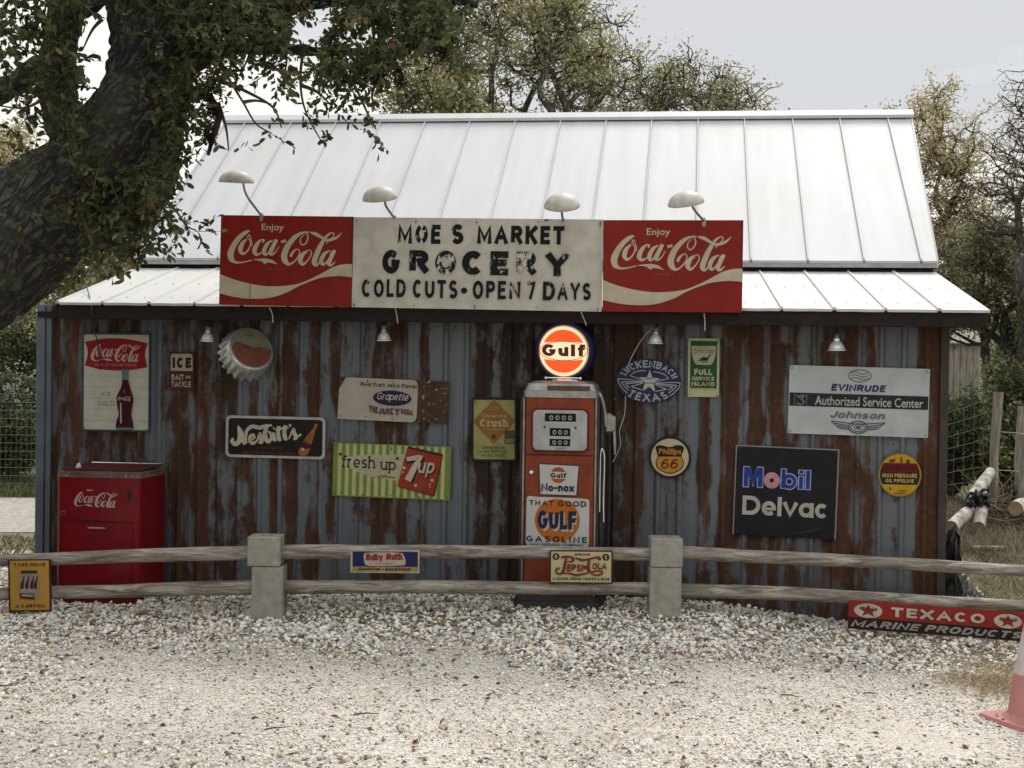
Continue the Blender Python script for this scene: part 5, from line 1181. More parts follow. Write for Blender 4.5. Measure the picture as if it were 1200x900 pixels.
# globe
gu, gzz = pxx(660.5, 409), pz(410, 660)
gR = .197
gl = MB().lathe([(.182, -.085), (.192, -.090), (.203, -.080), (.207, -.055), (.201, -.045), (.201, .045), (.207, .055), (.203, .08), (.192, .09), (.175, .085)], 48, 'Y')
GM = Matrix.Translation((gu, .20, gzz)) @ Matrix.Rotation(-.11, 4, 'Z') @ Matrix.Rotation(.09, 4, 'X')
gb = auto_smooth(gl.build('globe_body', paint((.018, .024, .075), .25, .2, (.05, .04, .06)), pump, M=GM), 40)
def lit(name, c, e):
    mt, N, L, P = newmat(name); P.inputs['Base Color'].default_value = (*[x * .6 for x in c], 1); P.inputs['Emission Color'].default_value = (*c, 1); P.inputs['Emission Strength'].default_value = e
    P.inputs['Roughness'].default_value = .2; return mt
m_lc, m_lo, m_lk = lit('lit_milk_glass', (1, .62, .38), .62), lit('lit_orange_glass', (.85, .085, .012), .50), lit('lit_dark_letter', (.05, .008, .006), .2)
s = Sign('', None, None, None, 296, 304, root=pump, M=GM @ Matrix.Translation((0, -.088, 0)), size=(.350, .358), th=.006, org=(246, 93))
pn = s.panel(s.ell(394, 245, 148, 151), m_lc, 'globe_face')
def cap_seg(y, up):
    r = 126; P = []
    a0 = math.asin((245 - y) / r) if up else math.asin((y - 245) / r)
    for i in range(21):
        a = a0 + (PI - 2 * a0) * i / 20; P.append((394 + r * math.cos(a), 245 + (-r if up else r) * math.sin(a)))
    mid = [(394 + (-1 + 2 * i / 8) * r * math.cos(a0) * .96, y + (-1 if up else 1) * -0 - (8 if up else -8) * (1 - (-1 + 2 * i / 8) ** 2)) for i in range(1, 8)]
    return P + mid
s.poly('globe_segment', [cap_seg(195, True), cap_seg(292, False)], m_lo, parent=pn)
s.ribs('globe_ring', [ribbon(s.ell(394, 245, 145, 148), 5, True), ribbon(s.ell(394, 243, 142, 56), 4, True)], lit('lit_brown_line', (.25, .10, .05), .35), parent=pn)
s.text('lettering', 'Gulf', (267, 204, 522, 274), m_lk, w=.27, gap=.16, parent=pn)
o = MB().lathe([(.10, pz(446.5)), (.10, pz(445)), (.085, pz(443)), (.075, gzz - .185)], 28, ex=1.1, M=Matrix.Translation((gu, .2, 0))); o.build('globe_collar', mat_chrome, pump)
MB().tube([(pxx(638, 442), .1, pz(443)), (pxx(679, 442), .1, pz(443))], .005, 8).lathe([(.008, -.008), (.008, .008)], 10, 'Y', M=Matrix.Translation((pxx(638, 442), .1, pz(443)))).lathe([(.008, -.008), (.008, .008)], 10, 'Y', M=Matrix.Translation((pxx(679, 442), .1, pz(443)))).build('clamp_bolt', mat_chrome, pump)
# nozzle, boot, hose
nx = pxx(712)
o = MB().box(nx - .03, nx + .018, .12, .19, pz(507), pz(484), .012).box(nx + .004, nx + .042, .13, .18, pz(506), pz(487), .01); o.build('nozzle_boot', m_psil, pump)
MB().tube(catmull([(nx + .028, .15, pz(500)), (nx + .034, .15, pz(512)), (nx + .036, .15, pz(522)), (nx + .040, .15, pz(533))], 4), [.012] * 9 + [.010, .009, .008, .008], 10).build('nozzle_spout', mat_steel, pump)
MB().tube(catmull([(nx - .02, .10, pz(500)), (nx - .035, .10, pz(480)), (nx - .06, .10, pz(464)), (pxx(698), .12, pz(460))], 5), .013, 10).build('hose_arm', m_psil, pump)
MB().tube(catmull([(pxx(707), .09, pz(612)), (pxx(706.5), .085, pz(580)), (pxx(707), .085, pz(540)), (pxx(705), .085, pz(527)), (pxx(702.5), .085, pz(530)), (pxx(702), .085, pz(560)), (pxx(702), .09, pz(600))], 6), .0075, 10).build('hose_guard', mat_chrome, pump)
MB().tube(catmull([(nx - .004, .14, pz(506)), (nx + .004, .13, pz(540)), (nx + .006, .12, pz(580)), (nx + .003, .12, pz(625)), (nx - .012, .12, pz(665)), (nx - .035, .12, pz(680)), (nx - .05, .13, pz(660)), (nx - .055, .14, pz(610))], 7), .0125, 12).build('hose', mat_black, pump)
# base
o = MB(); vprism(o, rr_xy(pxx(603), pxx(709), -.045, .42, .08, 6), zg - .06, pz(704)); vprism(o, rr_xy(pxx(606), pxx(706), -.03, .41, .07, 6), pz(704) + .001, pz(698)); o.build('base_flange', m_pbase, pump)

# ------------------------------------------------------------------ cooler
CV = -.24; CU_ = BF.hit(115, 640, CV)[0]
def cz_(py, px=110): return BF.hit(px, py, CV)[1]
def cxx(px, py=630): return BF.hit(px, py, CV)[0] - CU_
cool = empty('drinks_cooler', BF.M @ Matrix.Translation((CU_, CV, 0)), 'scuffed red metal drinks cooler chest with white script, against the left of the wall', 'cooler')
m_cred = paint((.235, .009, .014), .32, .3, (.06, .02, .02), .8); m_rim = paint((.20, .13, .11), .5, .9, (.33, .28, .24), .6)
cx0, cx1 = cxx(65.5), cxx(163.5); z0, z1 = cz_(712), cz_(560)
o = MB(); vprism(o, rr_xy(cx0, cx1, 0, .50, .035, 5), cz_(700), z1); auto_smooth(o.build('cabinet', m_cred, cool), 35)
o = MB(); vprism(o, rr_xy(cx0 + .006, cx1 - .012, .008, .49, .03, 5), z0 - .05, cz_(700) - .001); o.build('plinth', paint((.17, .012, .015), .5, .5), cool)
o = MB(); vprism(o, rr_xy(cx0 - .004, cx1 + .004, -.005, .503, .037, 5), z1 + .001, cz_(556)); vprism(o, rr_xy(cx0 - .001, cx1 + .001, -.002, .50, .037, 5), cz_(556) + .001, cz_(552.5)); auto_smooth(o.build('rim', m_rim, cool), 35)
# lid: slightly raised, dark gap below its far edge
zl = cz_(552.5)
o = MB().add([(cx0 + .02, .03, zl + .003), (cx1 - .02, .03, zl + .003), (cx1 - .02, .48, zl + .018), (cx0 + .02, .48, zl + .018), (cx0 + .02, .03, zl + .010), (cx1 - .02, .03, zl + .010), (cx1 - .02, .48, zl + .026), (cx0 + .02, .48, zl + .026)],
             [(0, 3, 2, 1), (4, 5, 6, 7), (0, 1, 5, 4), (1, 2, 6, 5), (2, 3, 7, 6), (3, 0, 4, 7)]); o.build('lid', paint((.10, .018, .02), .6, .4), cool)
MB().tube([(cx0 + .05, .475, zl + .028), (cx1 - .03, .475, zl + .028)], .006, 8).build('lid_edge', mat_chrome, cool)
s = Sign('', None, None, None, 100, 155, root=cool, M=Matrix.Translation(((cxx(65.5) + cxx(165.5)) / 2, .0, (cz_(557) + cz_(712)) / 2)), size=(cxx(165.5) - cxx(65.5), cz_(557) - cz_(712)), th=.0, org=(65.5, 557))
m_cw = paint((.58, .42, .40), .45, .35, (.3, .05, .05), .85)
cc_logo(s, (86.5, 576.5, 137.8, 594.5), m_cw)
s.poly('small_line', [s.rect(101, 574, 108, 575.2)], m_cw)
dkr = paint((.085, .008, .010), .5, .2)
s.ribs('door_seam', [ribbon([(72, 611.5), (155.5, 611.5), (155.5, 706), (72, 706)], .8, True)], dkr)
s.ribs('dent_shade', [ribbon(catmull([(82, 609.5, .4), (110, 610.3, 1.6), (150, 611.2, .4)], 4))], dkr)  # dent drawn flat, its shade put in as a tapering dark red stroke
MB().box(cxx(103.5), cxx(123.5), -.016, -.002, cz_(619.6), cz_(617.6), .003).build('handle', paint((.42, .30, .28), .35, .3), cool)
MB().box(cxx(71.5), cxx(76.5), -.006, .002, cz_(604.8), cz_(599.6), .002).build('lock_plate', paint((.25, .12, .12)), cool); MB().box(cxx(72.6), cxx(75.4), -.008, -.005, cz_(603.8), cz_(600.6)).build('lock_slot', mat_black, cool)
ov = [(cxx(151.3) + .0155 * math.cos(t), cz_(580) + .042 * math.sin(t) * (1 if True else 1)) for t in [2 * PI * i / 20 for i in range(20)]]
MB().prism(ov, -.006, .001).build('opener_plate', paint((.11, .02, .02), .4, .3), cool)
MB().prism([(cxx(151.3) + (p[0] - cxx(151.3)) * .68, cz_(580) + (p[1] - cz_(580)) * .8) for p in ov], -.0075, -.0055).build('opener_slot', mat_black, cool)
# crumpled paper left on the lid
mb = MB(); rg = random.Random(4)
V = [Vector((rg.gauss(0, 1), rg.gauss(0, 1), rg.gauss(0, 1))).normalized() * rg.uniform(.016, .030) for _ in range(26)]
mb.hull(V); o = mb.build('crumpled_paper', plain('paper', (.6, .6, .62), .7, 0, .1)); o.matrix_world = BF.M @ Matrix.Translation((BF.hit(90, 549, CV + .1)[0], CV + .12, zl + .028)); tag(o, 'crumpled white paper lying on the lid of the red cooler', 'litter')

# ------------------------------------------------------------------ fence
FF = Frame(0, 9.36, 0)
fence = empty('rail_fence', FF.M @ Matrix.Translation((FF.hit(545, 700)[0], .1, 0)), 'low two-rail log fence on concrete block posts in front of the store', 'fence')
fo = FF.hit(545, 700)[0]
def fxz(px, py, v=0): u, z = FF.hit(px, py, v); return u - fo, z
def post(l0, l1, u0, u1, ytop, yj, ybot):
    P = empty('post', Matrix.Identity(4)); P.parent = fence; P.matrix_world = fence.matrix_world @ Matrix.Translation((fxz((l0 + l1) / 2, ybot)[0], 0, 0)); P.matrix_parent_inverse = Matrix.Identity(4)
    P.matrix_basis = Matrix.Translation((fxz((l0 + l1) / 2, ybot)[0], 0, 0)); cx = fxz((l0 + l1) / 2, ybot)[0]
    a, zb_ = fxz(l0, ybot); b, _ = fxz(l1, ybot); zj = fxz(l0, yj)[1]; c, zt_ = fxz(u0, ytop); d, _ = fxz(u1, ytop)
    MB().box(a - cx, b - cx, -.1, .10, zb_ - .12, zj - .002, .006).build('block', mat_conc, P)
    MB().box(c - cx, d - cx, -.104, .098, zj + .001, zt_, .007).build('block', mat_conc, P)
    MB().lathe([(.013, 0), (.013, .002), (0, .002)], 10, M=Matrix.Translation(((c + d) / 2 - cx - .02, -.01, zt_ - .001))).lathe([(.013, 0), (.013, .002), (0, .002)], 10, M=Matrix.Translation(((c + d) / 2 - cx + .025, .01, zt_ - .001))).build('bolt_hole', mat_black, P)
post(294, 330.5, 290, 328, 629, 664, 733); post(761, 798, 763, 800.5, 631, 665, 731); post(-190, -150, -190, -151, 640, 672, 742); post(1275, 1312, 1276, 1313, 655, 690, 760)
def log(pts, ra, seed, v=0.0):
    P = [(fxz(x, y, .1)[0], v, fxz(x, y, .1)[1]) for x, y in pts]; c = catmull(P, 12); n = 16; V = []
    for i, p in enumerate(c):
        t = i / (len(c) - 1)
        for k in range(n):
            a = 2 * PI * k / n; q = Vector((p[0] * 1.4, math.cos(a) * .5, math.sin(a) * .5 + seed))
            r = .93 * (ra[0] + (ra[1] - ra[0]) * t) * (1 + .10 * mnoise.noise(q * 1.7) + .05 * mnoise.noise(q * 6))
            # a knot swelling here and there
            V.append((p[0], p[1] + r * math.cos(a), p[2] + r * math.sin(a) + .008 * mnoise.noise(Vector((p[0] * 1.2, seed, 0)))))
    m_ = len(c); Fc = [(i * n + k, (i + 1) * n + k, (i + 1) * n + (k + 1) % n, i * n + (k + 1) % n) for i in range(m_ - 1) for k in range(n)]
    Fc += [tuple(range(n)), tuple((m_ - 1) * n + k for k in range(n - 1, -1, -1))]
    auto_smooth(MB().add(V, Fc).build('rail', mat_rail, fence), 60)
log([(-150, 664), (0, 657), (150, 652), (296, 647.5)], (.040, .052), 1); log([(-150, 702), (0, 697), (150, 692), (296, 688)], (.040, .054), 7)
log([(326, 647), (470, 646), (620, 648), (764, 649)], (.052, .046), 13); log([(326, 689), (470, 687), (620, 689), (764, 690)], (.050, .046), 19)
log([(797, 648), (930, 654), (1060, 661), (1200, 669), (1280, 673)], (.050, .040), 23); log([(797, 692), (930, 696), (1060, 703), (1200, 711), (1280, 716)], (.052, .042), 29)

# signs on the fence
s = Sign('carton_sign', 'small yellow sign with brown border reading take home a carton, left end of the fence', 'sign', [(9.8, 655.8), (60.5, 655), (60.2, 716.5), (10.5, 717)], 510, 618, fr=FF, v=.045, org=(98, 155))
s.panel(s.rect(98, 155, 608, 773), paint((.10, .022, .012), .5, .3)); s.poly('yellow_field', [s.rect(120, 168, 584, 752)], paint((.58, .33, .06), .45, .2, (.35, .2, .05), .92))
br = paint((.17, .055, .015))
s.text('lettering', 'TAKE HOME', (165, 196, 545, 240), br, w=.27, gap=.14); s.text('lettering', 'A CARTON', (180, 682, 525, 725), br, w=.27, gap=.14)
s.poly('carton_lid', [[(262, 285), (248, 318), (455, 318), (440, 285)]], paint((.05, .05, .015))); s.poly('carton_emblem', [[(245, 325), (455, 325), (470, 470), (462, 590), (410, 632), (235, 612), (235, 470)]], paint((.38, .34, .28), .5, .5))
s.ribs('bottle_emblem', [ribbon(catmull([(x + 22, 345, 12), (x + 14, 400, 18), (x, 440, 36), (x - 6, 500, 38)], 3)) for x in (268, 325, 382, 425)], paint((.10, .02, .015)))
s.poly('carton_front', [[(236, 548), (410, 560), (410, 630), (236, 612)]], paint((.14, .03, .02))); s.poly('carton_label', [[(262, 562), (400, 572), (400, 596), (262, 586)]], paint((.5, .4, .33)))
s.poly('carton_handle', [[(240, 530), (300, 495), (300, 520)], [(320, 535), (390, 500), (385, 530)]], paint((.55, .50, .44)))
s = Sign('candy_sign', 'small blue and yellow candy sign on the top rail between the posts', 'sign', [(410.8, 643.8), (492, 644.6), (491.5, 671.5), (410.8, 671)], 1020, 345, fr=FF, v=.045, org=(72, 48))
s.panel(s.rect(72, 48, 1092, 393), paint((.52, .46, .36), .5, .3)); s.poly('blue_field', [s.rect(103, 74, 1066, 300)], paint((.022, .022, .11), .4, .3)); s.poly('yellow_strip', [s.rect(103, 304, 1066, 370)], paint((.42, .30, .09), .5, .4))
s.poly('cartouche', [catmull([(275, 105), (350, 90), (560, 84), (800, 90), (850, 115), (885, 200), (875, 265), (800, 280), (560, 288), (330, 284), (285, 250), (268, 170)], 3, True)], paint((.60, .47, .36), .5, .25))
s.text('lettering', 'Baby', (292, 108, 552, 206), paint((.33, .03, .025), .5, .3), w=.27, serif=True, gap=.06, keep=(0, 1)); s.text('lettering', 'Ruth', (590, 102, 852, 200), paint((.33, .03, .025), .5, .3), w=.27, serif=True, gap=.06)
s.text('lettering', 'CANDY', (445, 238, 700, 266), paint((.15, .08, .06)), w=.2, slant=.2, gap=.4); s.text('lettering', 'Good Fun - Good Food', (200, 312, 950, 352), paint((.05, .03, .02)), w=.25, gap=.1)
s = Sign('nickel_drink_sign', 'cream sign with ornate dark red lettering on the rails in front of the pump', 'sign', [(644, 644.5), (718.3, 645), (718, 684), (644, 683.3)], 1085, 585, fr=FF, v=.045, org=(62, 65))
s.panel(s.rect(62, 65, 1147, 650), paint((.11, .02, .015), .4, .3)); s.poly('cream_field', [s.rect(88, 90, 1116, 626)], paint((.58, .52, .28), .45, .2, (.4, .3, .15), .93))
dk = paint((.03, .03, .012)); rd_ = paint((.24, .030, .015), .4, .15)
s.poly('price_disc', [s.ell(170, 178, 62, 62), s.ell(1026, 184, 62, 62)], dk); s.text('lettering', '5', (146, 142, 196, 212), paint((.5, .5, .35)), w=.24); s.text('lettering', 'c', (1004, 150, 1050, 216), paint((.5, .5, .35)), w=.24)
s.text('lettering', 'DRINK', (495, 118, 757, 158), dk, w=.28, gap=.25)
s.text('lettering', 'A NICKEL DRINK WORTH A DIME', (115, 540, 1088, 592), dk, w=.26, gap=.22)
PE = [[(255, 195, 20), (300, 180, 40), (420, 182, 36), (470, 220, 46), (430, 265, 30), (340, 262, 16)], [(345, 200, 30), (325, 300, 46), (300, 420, 52), (250, 480, 34), (190, 470, 30), (175, 410, 34), (215, 375, 26), (235, 405, 16)], [(500, 195, 22), (600, 232, 44), (700, 225, 36), (820, 195, 34), (900, 185, 40), (925, 215, 36), (885, 225, 20)],
      [(250, 470, 24), (400, 472, 30), (520, 500, 44), (640, 478, 34), (740, 455, 20)], [(745, 225, 30), (728, 300, 48), (728, 400, 56), (775, 450, 36), (860, 425, 28), (950, 430, 30), (955, 475, 34), (870, 500, 32), (775, 480, 20)]]
s.stroke('lettering', PE, rd_)
s.text('lettering', 'EPSI', (355, 305, 640, 440), rd_, w=.26, gap=.12, slant=.12); s.text('lettering', '-', (640, 330, 700, 390), rd_, w=.3)
s.text('lettering', 'OLA', (795, 275, 1040, 400), rd_, w=.24, gap=.1, slant=.08)
# long red marine products sign leaning on the rail
s = Sign('marine_products_sign', 'long red and black enamel sign with star ovals, leaning on the right fence rail', 'sign', [(996, 703), (1213, 719.5), (1210.5, 752.5), (992, 736)], 1212, 187, fr=FF, v=-.045, lean=-.10)
s.panel(s.rrect(0, 0, 1212, 187, 8), paint((.32, .022, .012), .35, .35, (.10, .03, .02), .8)); s.poly('black_field', [s.rect(2, 110, 1210, 185)], paint((.022, .014, .012), .4, .4, (.12, .03, .02)))
mc = paint((.56, .50, .38), .4, .3, (.3, .15, .1))
for cx in (127, 1037):
    s.poly('oval_emblem', [s.ell(cx, 62, 92, 47)], mc)
    s.poly('star_emblem', [[(cx + (62 if i % 2 == 0 else 25) * math.cos(math.radians(90 + 36 * i)) * 1.12, 64 - (44 if i % 2 == 0 else 17) * math.sin(math.radians(90 + 36 * i))) for i in range(10)]], paint((.30, .03, .015), .4, .4))
    s.text('lettering', 'TEXACO', (cx - 58, 38, cx + 58, 54), paint((.08, .015, .01)), w=.3)
s.text('lettering', 'TEXACO', (274, 24, 884, 92), mc, w=.24, gap=.20); s.text('lettering', 'MARINE PRODUCTS', (14, 122, 1130, 172), paint((.34, .31, .27), .4, .4, (.05, .02, .02)), w=.24, gap=.16, slant=.35)

# traffic cone
cp = gpt(1217, 846, 0)
cone = empty('traffic_cone', Matrix.Translation((cp.x, cp.y, gz(cp.x, cp.y))) @ Matrix.Rotation(.35, 4, 'Z'), 'sun-faded pink and white traffic cone cut by the right edge', 'traffic cone')
m_pink = paint((.60, .27, .24), .5, .6, (.66, .42, .38), .85); m_cw2 = paint((.72, .63, .60), .5, .4, (.5, .25, .22), .85)
o = MB(); vprism(o, rr_xy(-.21, .21, -.21, .21, .04), .0, .02, rr_xy(-.205, .205, -.205, .205, .04)); o.build('base', m_pink, cone)
auto_smooth(MB().lathe([(.175, .020), (.155, .035), (.145, .05), (.118, .24)], 32).build('cone_body', m_pink, cone), 50)
auto_smooth(MB().lathe([(.1185, .2405), (.083, .45)], 32).build('reflective_band', m_cw2, cone), 50)
auto_smooth(MB().lathe([(.0825, .4505), (.034, .70), (.028, .71), (.0, .712)], 32).build('cone_tip', m_pink, cone), 50)

# ------------------------------------------------------------------ trees
def bark_mat(name, dark, light, sc, dist, rot=False):
    mt, N, L, P = newmat(name)
    t0 = N.new('ShaderNodeTexCoord'); m1 = N.new('ShaderNodeMapping'); m1.inputs['Rotation'].default_value = (0, -.66 if rot else 0, 0); L.new(t0.outputs['Object'], m1.inputs[0])
    t = N.new('ShaderNodeMapping'); t.inputs['Scale'].default_value = (1, 1, .38); L.new(m1.outputs[0], t.inputs[0])
    nn = N.new('ShaderNodeTexNoise'); nn.inputs['Scale'].default_value = sc * .4; nn.inputs['Detail'].default_value = 4; L.new(t.outputs[0], nn.inputs['Vector'])
    mm = N.new('ShaderNodeVectorMath'); mm.operation = 'MULTIPLY_ADD'; mm.inputs[1].default_value = (.22,) * 3; L.new(nn.outputs['Color'], mm.inputs[0]); L.new(t.outputs[0], mm.inputs[2])
    v = N.new('ShaderNodeTexVoronoi'); v.feature = 'DISTANCE_TO_EDGE'; v.inputs['Scale'].default_value = sc; L.new(mm.outputs[0], v.inputs['Vector'])
    n2 = noise_node(N, L, sc * 2.2, 6, .7); n3 = noise_node(N, L, 3, 4, .6)
    c = ramp(N, L, v.outputs['Distance'], [(.02, tuple(x * .35 for x in dark)), (.12, dark), (.3, light)])
    o = mixc(N, L, ramp(N, L, n2.outputs['Fac'], [(.35, (0, 0, 0)), (.7, (.7, .7, .7))]).outputs[0], c.outputs[0], dark)
    o = mixc(N, L, ramp(N, L, n3.outputs['Fac'], [(.5, (0, 0, 0)), (.7, (.45, .45, .45))]).outputs[0], o, (.10, .11, .07))
    L.new(o, P.inputs['Base Color']); P.inputs['Roughness'].default_value = .95
    ad = N.new('ShaderNodeMath'); ad.operation = 'MULTIPLY_ADD'; ad.inputs[1].default_value = 2.2; L.new(v.outputs['Distance'], ad.inputs[0]); L.new(n2.outputs['Fac'], ad.inputs[2])
    bump(N, L, ad.outputs[0], P, .9, dist); return mt
mat_bark = bark_mat('oak_bark', (.026, .022, .020), (.115, .10, .088), 17, .035, True)
mat_bark2 = bark_mat('far_bark', (.07, .06, .052), (.19, .165, .14), 14, .015)
# the big oak at the left ------------------------------------------
OY = 8.7
oakbase = at(-215, 760, OY); oakbase.z = 0
oak = empty('oak_tree', Matrix.Translation(oakbase), 'big dark live oak with furrowed leaning trunk and leafy boughs reaching over the roof', 'tree')
def limb_pts(L_):
    out = []
    for (x, y, w, *dy) in L_:
        Y = OY + (dy[0] if dy else 0); p = at(x, y, Y) - oakbase; out.append((p.x, p.y, p.z, w / 2 * Y / F_PX))
    return out
def rough_limb(name, L_, n=40, k=14, amp=.09, plate=9.0, parent=oak, mat=mat_bark):
    c = catmull(limb_pts(L_), k); pts = [Vector(p[:3]) for p in c]; rad = [p[3] for p in c]
    mb = MB().tube(pts, rad, n); V = []
    for i, (x, y, z) in enumerate(mb.v):
        j = min(i // n, len(pts) - 1); ctr = pts[j]; q = Vector((x, y, z)); d = (q - ctr); r = d.length or 1
        f = amp * mnoise.noise(q * 2.2) * 1.0
        qa = Vector((q.x * .79 - q.z * .61, q.y, (q.x * .61 + q.z * .79) * .4)) * plate; vd = mnoise.voronoi(qa + Vector((mnoise.noise(qa * .7), mnoise.noise(qa * .7 + Vector((7, 0, 0))), 0)) * .6)[0]; ridge = min(1.0, (vd[1] - vd[0]) * 2.6) - .5
        V.append(q + d / r * (r * f + ridge * min(.022, r * .12) + .012 * mnoise.noise(q * 9) + .006 * mnoise.noise(q * 25)))
    mb.v = [tuple(v) for v in V]; return mb.build(name, mat, parent, smooth=True)
rough_limb('trunk', [(-215, 800, 330), (-215, 740, 260), (-205, 640, 225), (-185, 510, 205), (-122, 396, 170), (-36, 318, 146), (46, 256, 134), (126, 200, 138), (162, 130, 112), (176, 60, 92), (176, -20, 84), (165, -100, 70)], n=110, k=26, amp=.16, plate=15)
rough_limb('limb', [(112, 215, 74), (84, 165, 52), (70, 118, 44), (68, 70, 40), (76, 20, 42), (88, -40, 36)], n=40, plate=18)
rough_limb('limb', [(66, 92, 26), (48, 78, 26), (26, 92, 24), (0, 108, 26), (-50, 135, 24)], n=28, plate=18)
rough_limb('limb', [(84, 10, 34), (100, 0, 34), (130, -14, 26), (190, -30, 20)], n=28, plate=18)
rough_limb('limb', [(196, 70, 46), (240, 34, 36), (310, 8, 30), (400, -6, 24), (500, -4, 16), (560, 6, 7)], n=28, plate=18)
rough_limb('limb', [(205, 92, 30), (250, 62, 20), (310, 56, 15), (370, 60, 11), (430, 62, 8), (470, 84, 4)], n=18, plate=20)
rough_limb('limb', [(208, 112, 22), (240, 112, 14), (256, 135, 9), (248, 165, 5), (244, 182, 3)], n=12, plate=20)
tw = MB(); rg = random.Random(21)
def twig(L_, w0=5, w1=1.5):
    P = limb_pts([(x, y, w0 + (w1 - w0) * i / (len(L_) - 1)) for i, (x, y) in enumerate(L_)]); c = catmull(P, 5); tw.tube([p[:3] for p in c], [p[3] for p in c], 5)
for T_ in ([(250, 60), (268, 92), (285, 120), (300, 145), (318, 156)], [(262, 96), (290, 108), (320, 126), (330, 150)], [(285, 120), (300, 118), (318, 122)], [(256, 120), (265, 150), (268, 176)], [(355, 62), (352, 95), (358, 130), (378, 168)], [(352, 100), (372, 108), (392, 128)], [(395, 60), (405, 85), (418, 105), (434, 140), (441, 152)], [(405, 90), (420, 92), (436, 95)],
           [(400, 85), (384, 96), (376, 112)], [(150, 210), (180, 228), (205, 246), (218, 264), (230, 270)], [(200, 178), (192, 190), (200, 200)], [(195, 250), (190, 262), (200, 278)], [(60, 110), (30, 126), (0, 124)], [(70, 130), (50, 145), (40, 128)], [(120, 22), (108, 35), (96, 60)], [(100, 250), (135, 225), (160, 195), (188, 130)], [(128, 300), (140, 240), (150, 190), (190, 60)],
           [(0, 272), (50, 270), (92, 268)], [(150, 260), (170, 275), (178, 290)], [(335, 10), (330, 40), (336, 70), (330, 100)], [(430, 60), (445, 80), (436, 110), (440, 130)], [(500, 0), (520, 25), (540, 60)], [(470, 10), (480, 40), (470, 70)], [(170, 150), (165, 200), (150, 250), (155, 280)], [(300, 10), (296, 50), (284, 85)]):
    twig(T_, rg.uniform(3.5, 6), 1.5)
tw.build('twigs', mat_twig, oak, smooth=True)
rs2 = np.random.default_rng(5)
REG = [(290, 30, 95, 42, 330), (380, 30, 80, 48, 330), (470, 22, 66, 42, 240), (350, 80, 60, 22, 95), (415, 72, 42, 24, 75), (240, 60, 50, 48, 150), (205, 100, 28, 40, 90), (515, 40, 34, 40, 60), (432, 104, 18, 22, 22), (520, 8, 32, 20, 60), (420, -25, 150, 25, 200), (250, -25, 120, 25, 160),
       (30, 38, 34, 26, 46), (12, 70, 20, 28, 20), (70, 50, 34, 36, 50), (62, 128, 36, 40, 50), (30, 165, 34, 26, 14), (88, 160, 22, 34, 34), (185, 110, 28, 40, 40), (180, 165, 44, 40, 85), (130, 210, 44, 34, 75), (165, 235, 40, 30, 80), (118, 262, 34, 32, 60), (150, 284, 36, 18, 45), (85, 215, 26, 30, 18), (95, 300, 20, 16, 12), (222, 140, 14, 20, 14), (190, 200, 22, 18, 22),
       (208, 262, 16, 12, 9), (30, 262, 30, 24, 14), (195, 50, 26, 50, 40), (150, -20, 150, 30, 140), (20, -10, 60, 30, 60), (45, 100, 30, 30, 30)]
tips_p = []; tips_d = []
for (cx, cy, rx, ry, nt_) in REG:
    for _ in range(nt_):
        while True:
            a, b = rs2.uniform(-1, 1, 2)
            if a * a + b * b < 1: break
        x, y = cx + a * rx, cy + b * ry
        if mnoise.noise(Vector((x * .035, y * .035, 2.7))) < -.07: continue
        Y = OY - .15 + rs2.normal(0, .34) if cx > 235 else OY - .42 + rs2.normal(0, .16)
        tips_p.append(at(x, y, Y) - oakbase); d = Vector(rs2.normal(0, 1, 3)); d.z -= .35; tips_d.append(d.normalized())
for (x, y, k) in ((437, 90, 3), (432, 100, 2), (441, 140, 3), (425, 146, 2), (379, 165, 2), (392, 128, 2), (318, 155, 2), (303, 112, 1), (205, 190, 2), (193, 196, 1), (228, 272, 3), (215, 262, 3), (205, 283, 2), (200, 268, 2), (376, 112, 2), (358, 128, 3), (268, 176, 2), (244, 150, 3), (330, 100, 3), (412, 104, 3), (418, 122, 2)):
    for _ in range(k): tips_p.append(at(x + rs2.normal(0, 2.5), y + rs2.normal(0, 2.5), OY) - oakbase); tips_d.append(Vector(rs2.normal(0, 1, 3)).normalized())
T0 = np.array([tuple(p) for p in tips_p]); D0 = np.array([tuple(p) for p in tips_d]); nl_ = 8
LPs = []; LDs = []; tl = rs2.uniform(.10, .22, len(T0)); tb = MB()
for j in range(nl_):
    t = (j + rs2.uniform(0, .8, len(T0))) / nl_; side = rs2.normal(0, 1, D0.shape); LPs.append(T0 + D0 * (tl * t)[:, None]); LDs.append(D0 * .6 + side * .6 + np.array([0, 0, -.15]))
LP = np.concatenate(LPs); LD = np.concatenate(LDs); clump = np.tile(rs2.uniform(.6, 1.25, len(T0)), nl_)
GP = np.array([(.070, .092, .030), (.050, .070, .024), (.092, .112, .040), (.125, .135, .055), (.06, .062, .026)])
cl = GP[rs2.integers(0, 5, len(LP))] * clump[:, None]; k = rs2.uniform(size=len(LP)); cl[k < .018] = np.array([.14, .075, .03]); cl[(k > .018) & (k < .05)] = np.array([.20, .17, .05])
leaf_mesh('crown', LP, rs2.uniform(.032, .066, len(LP)), rs2, cl, mat_leaf, lie=0, parent=oak, asp=.46, dirs=LD, kind='stuff')
for p, d, l in list(zip(T0, D0, tl))[::2]: tb.tube([p, p + d * l * .5, p + d * l], [.0026, .002, .001], 3, False)
tb.build('twigs', mat_twig, oak)
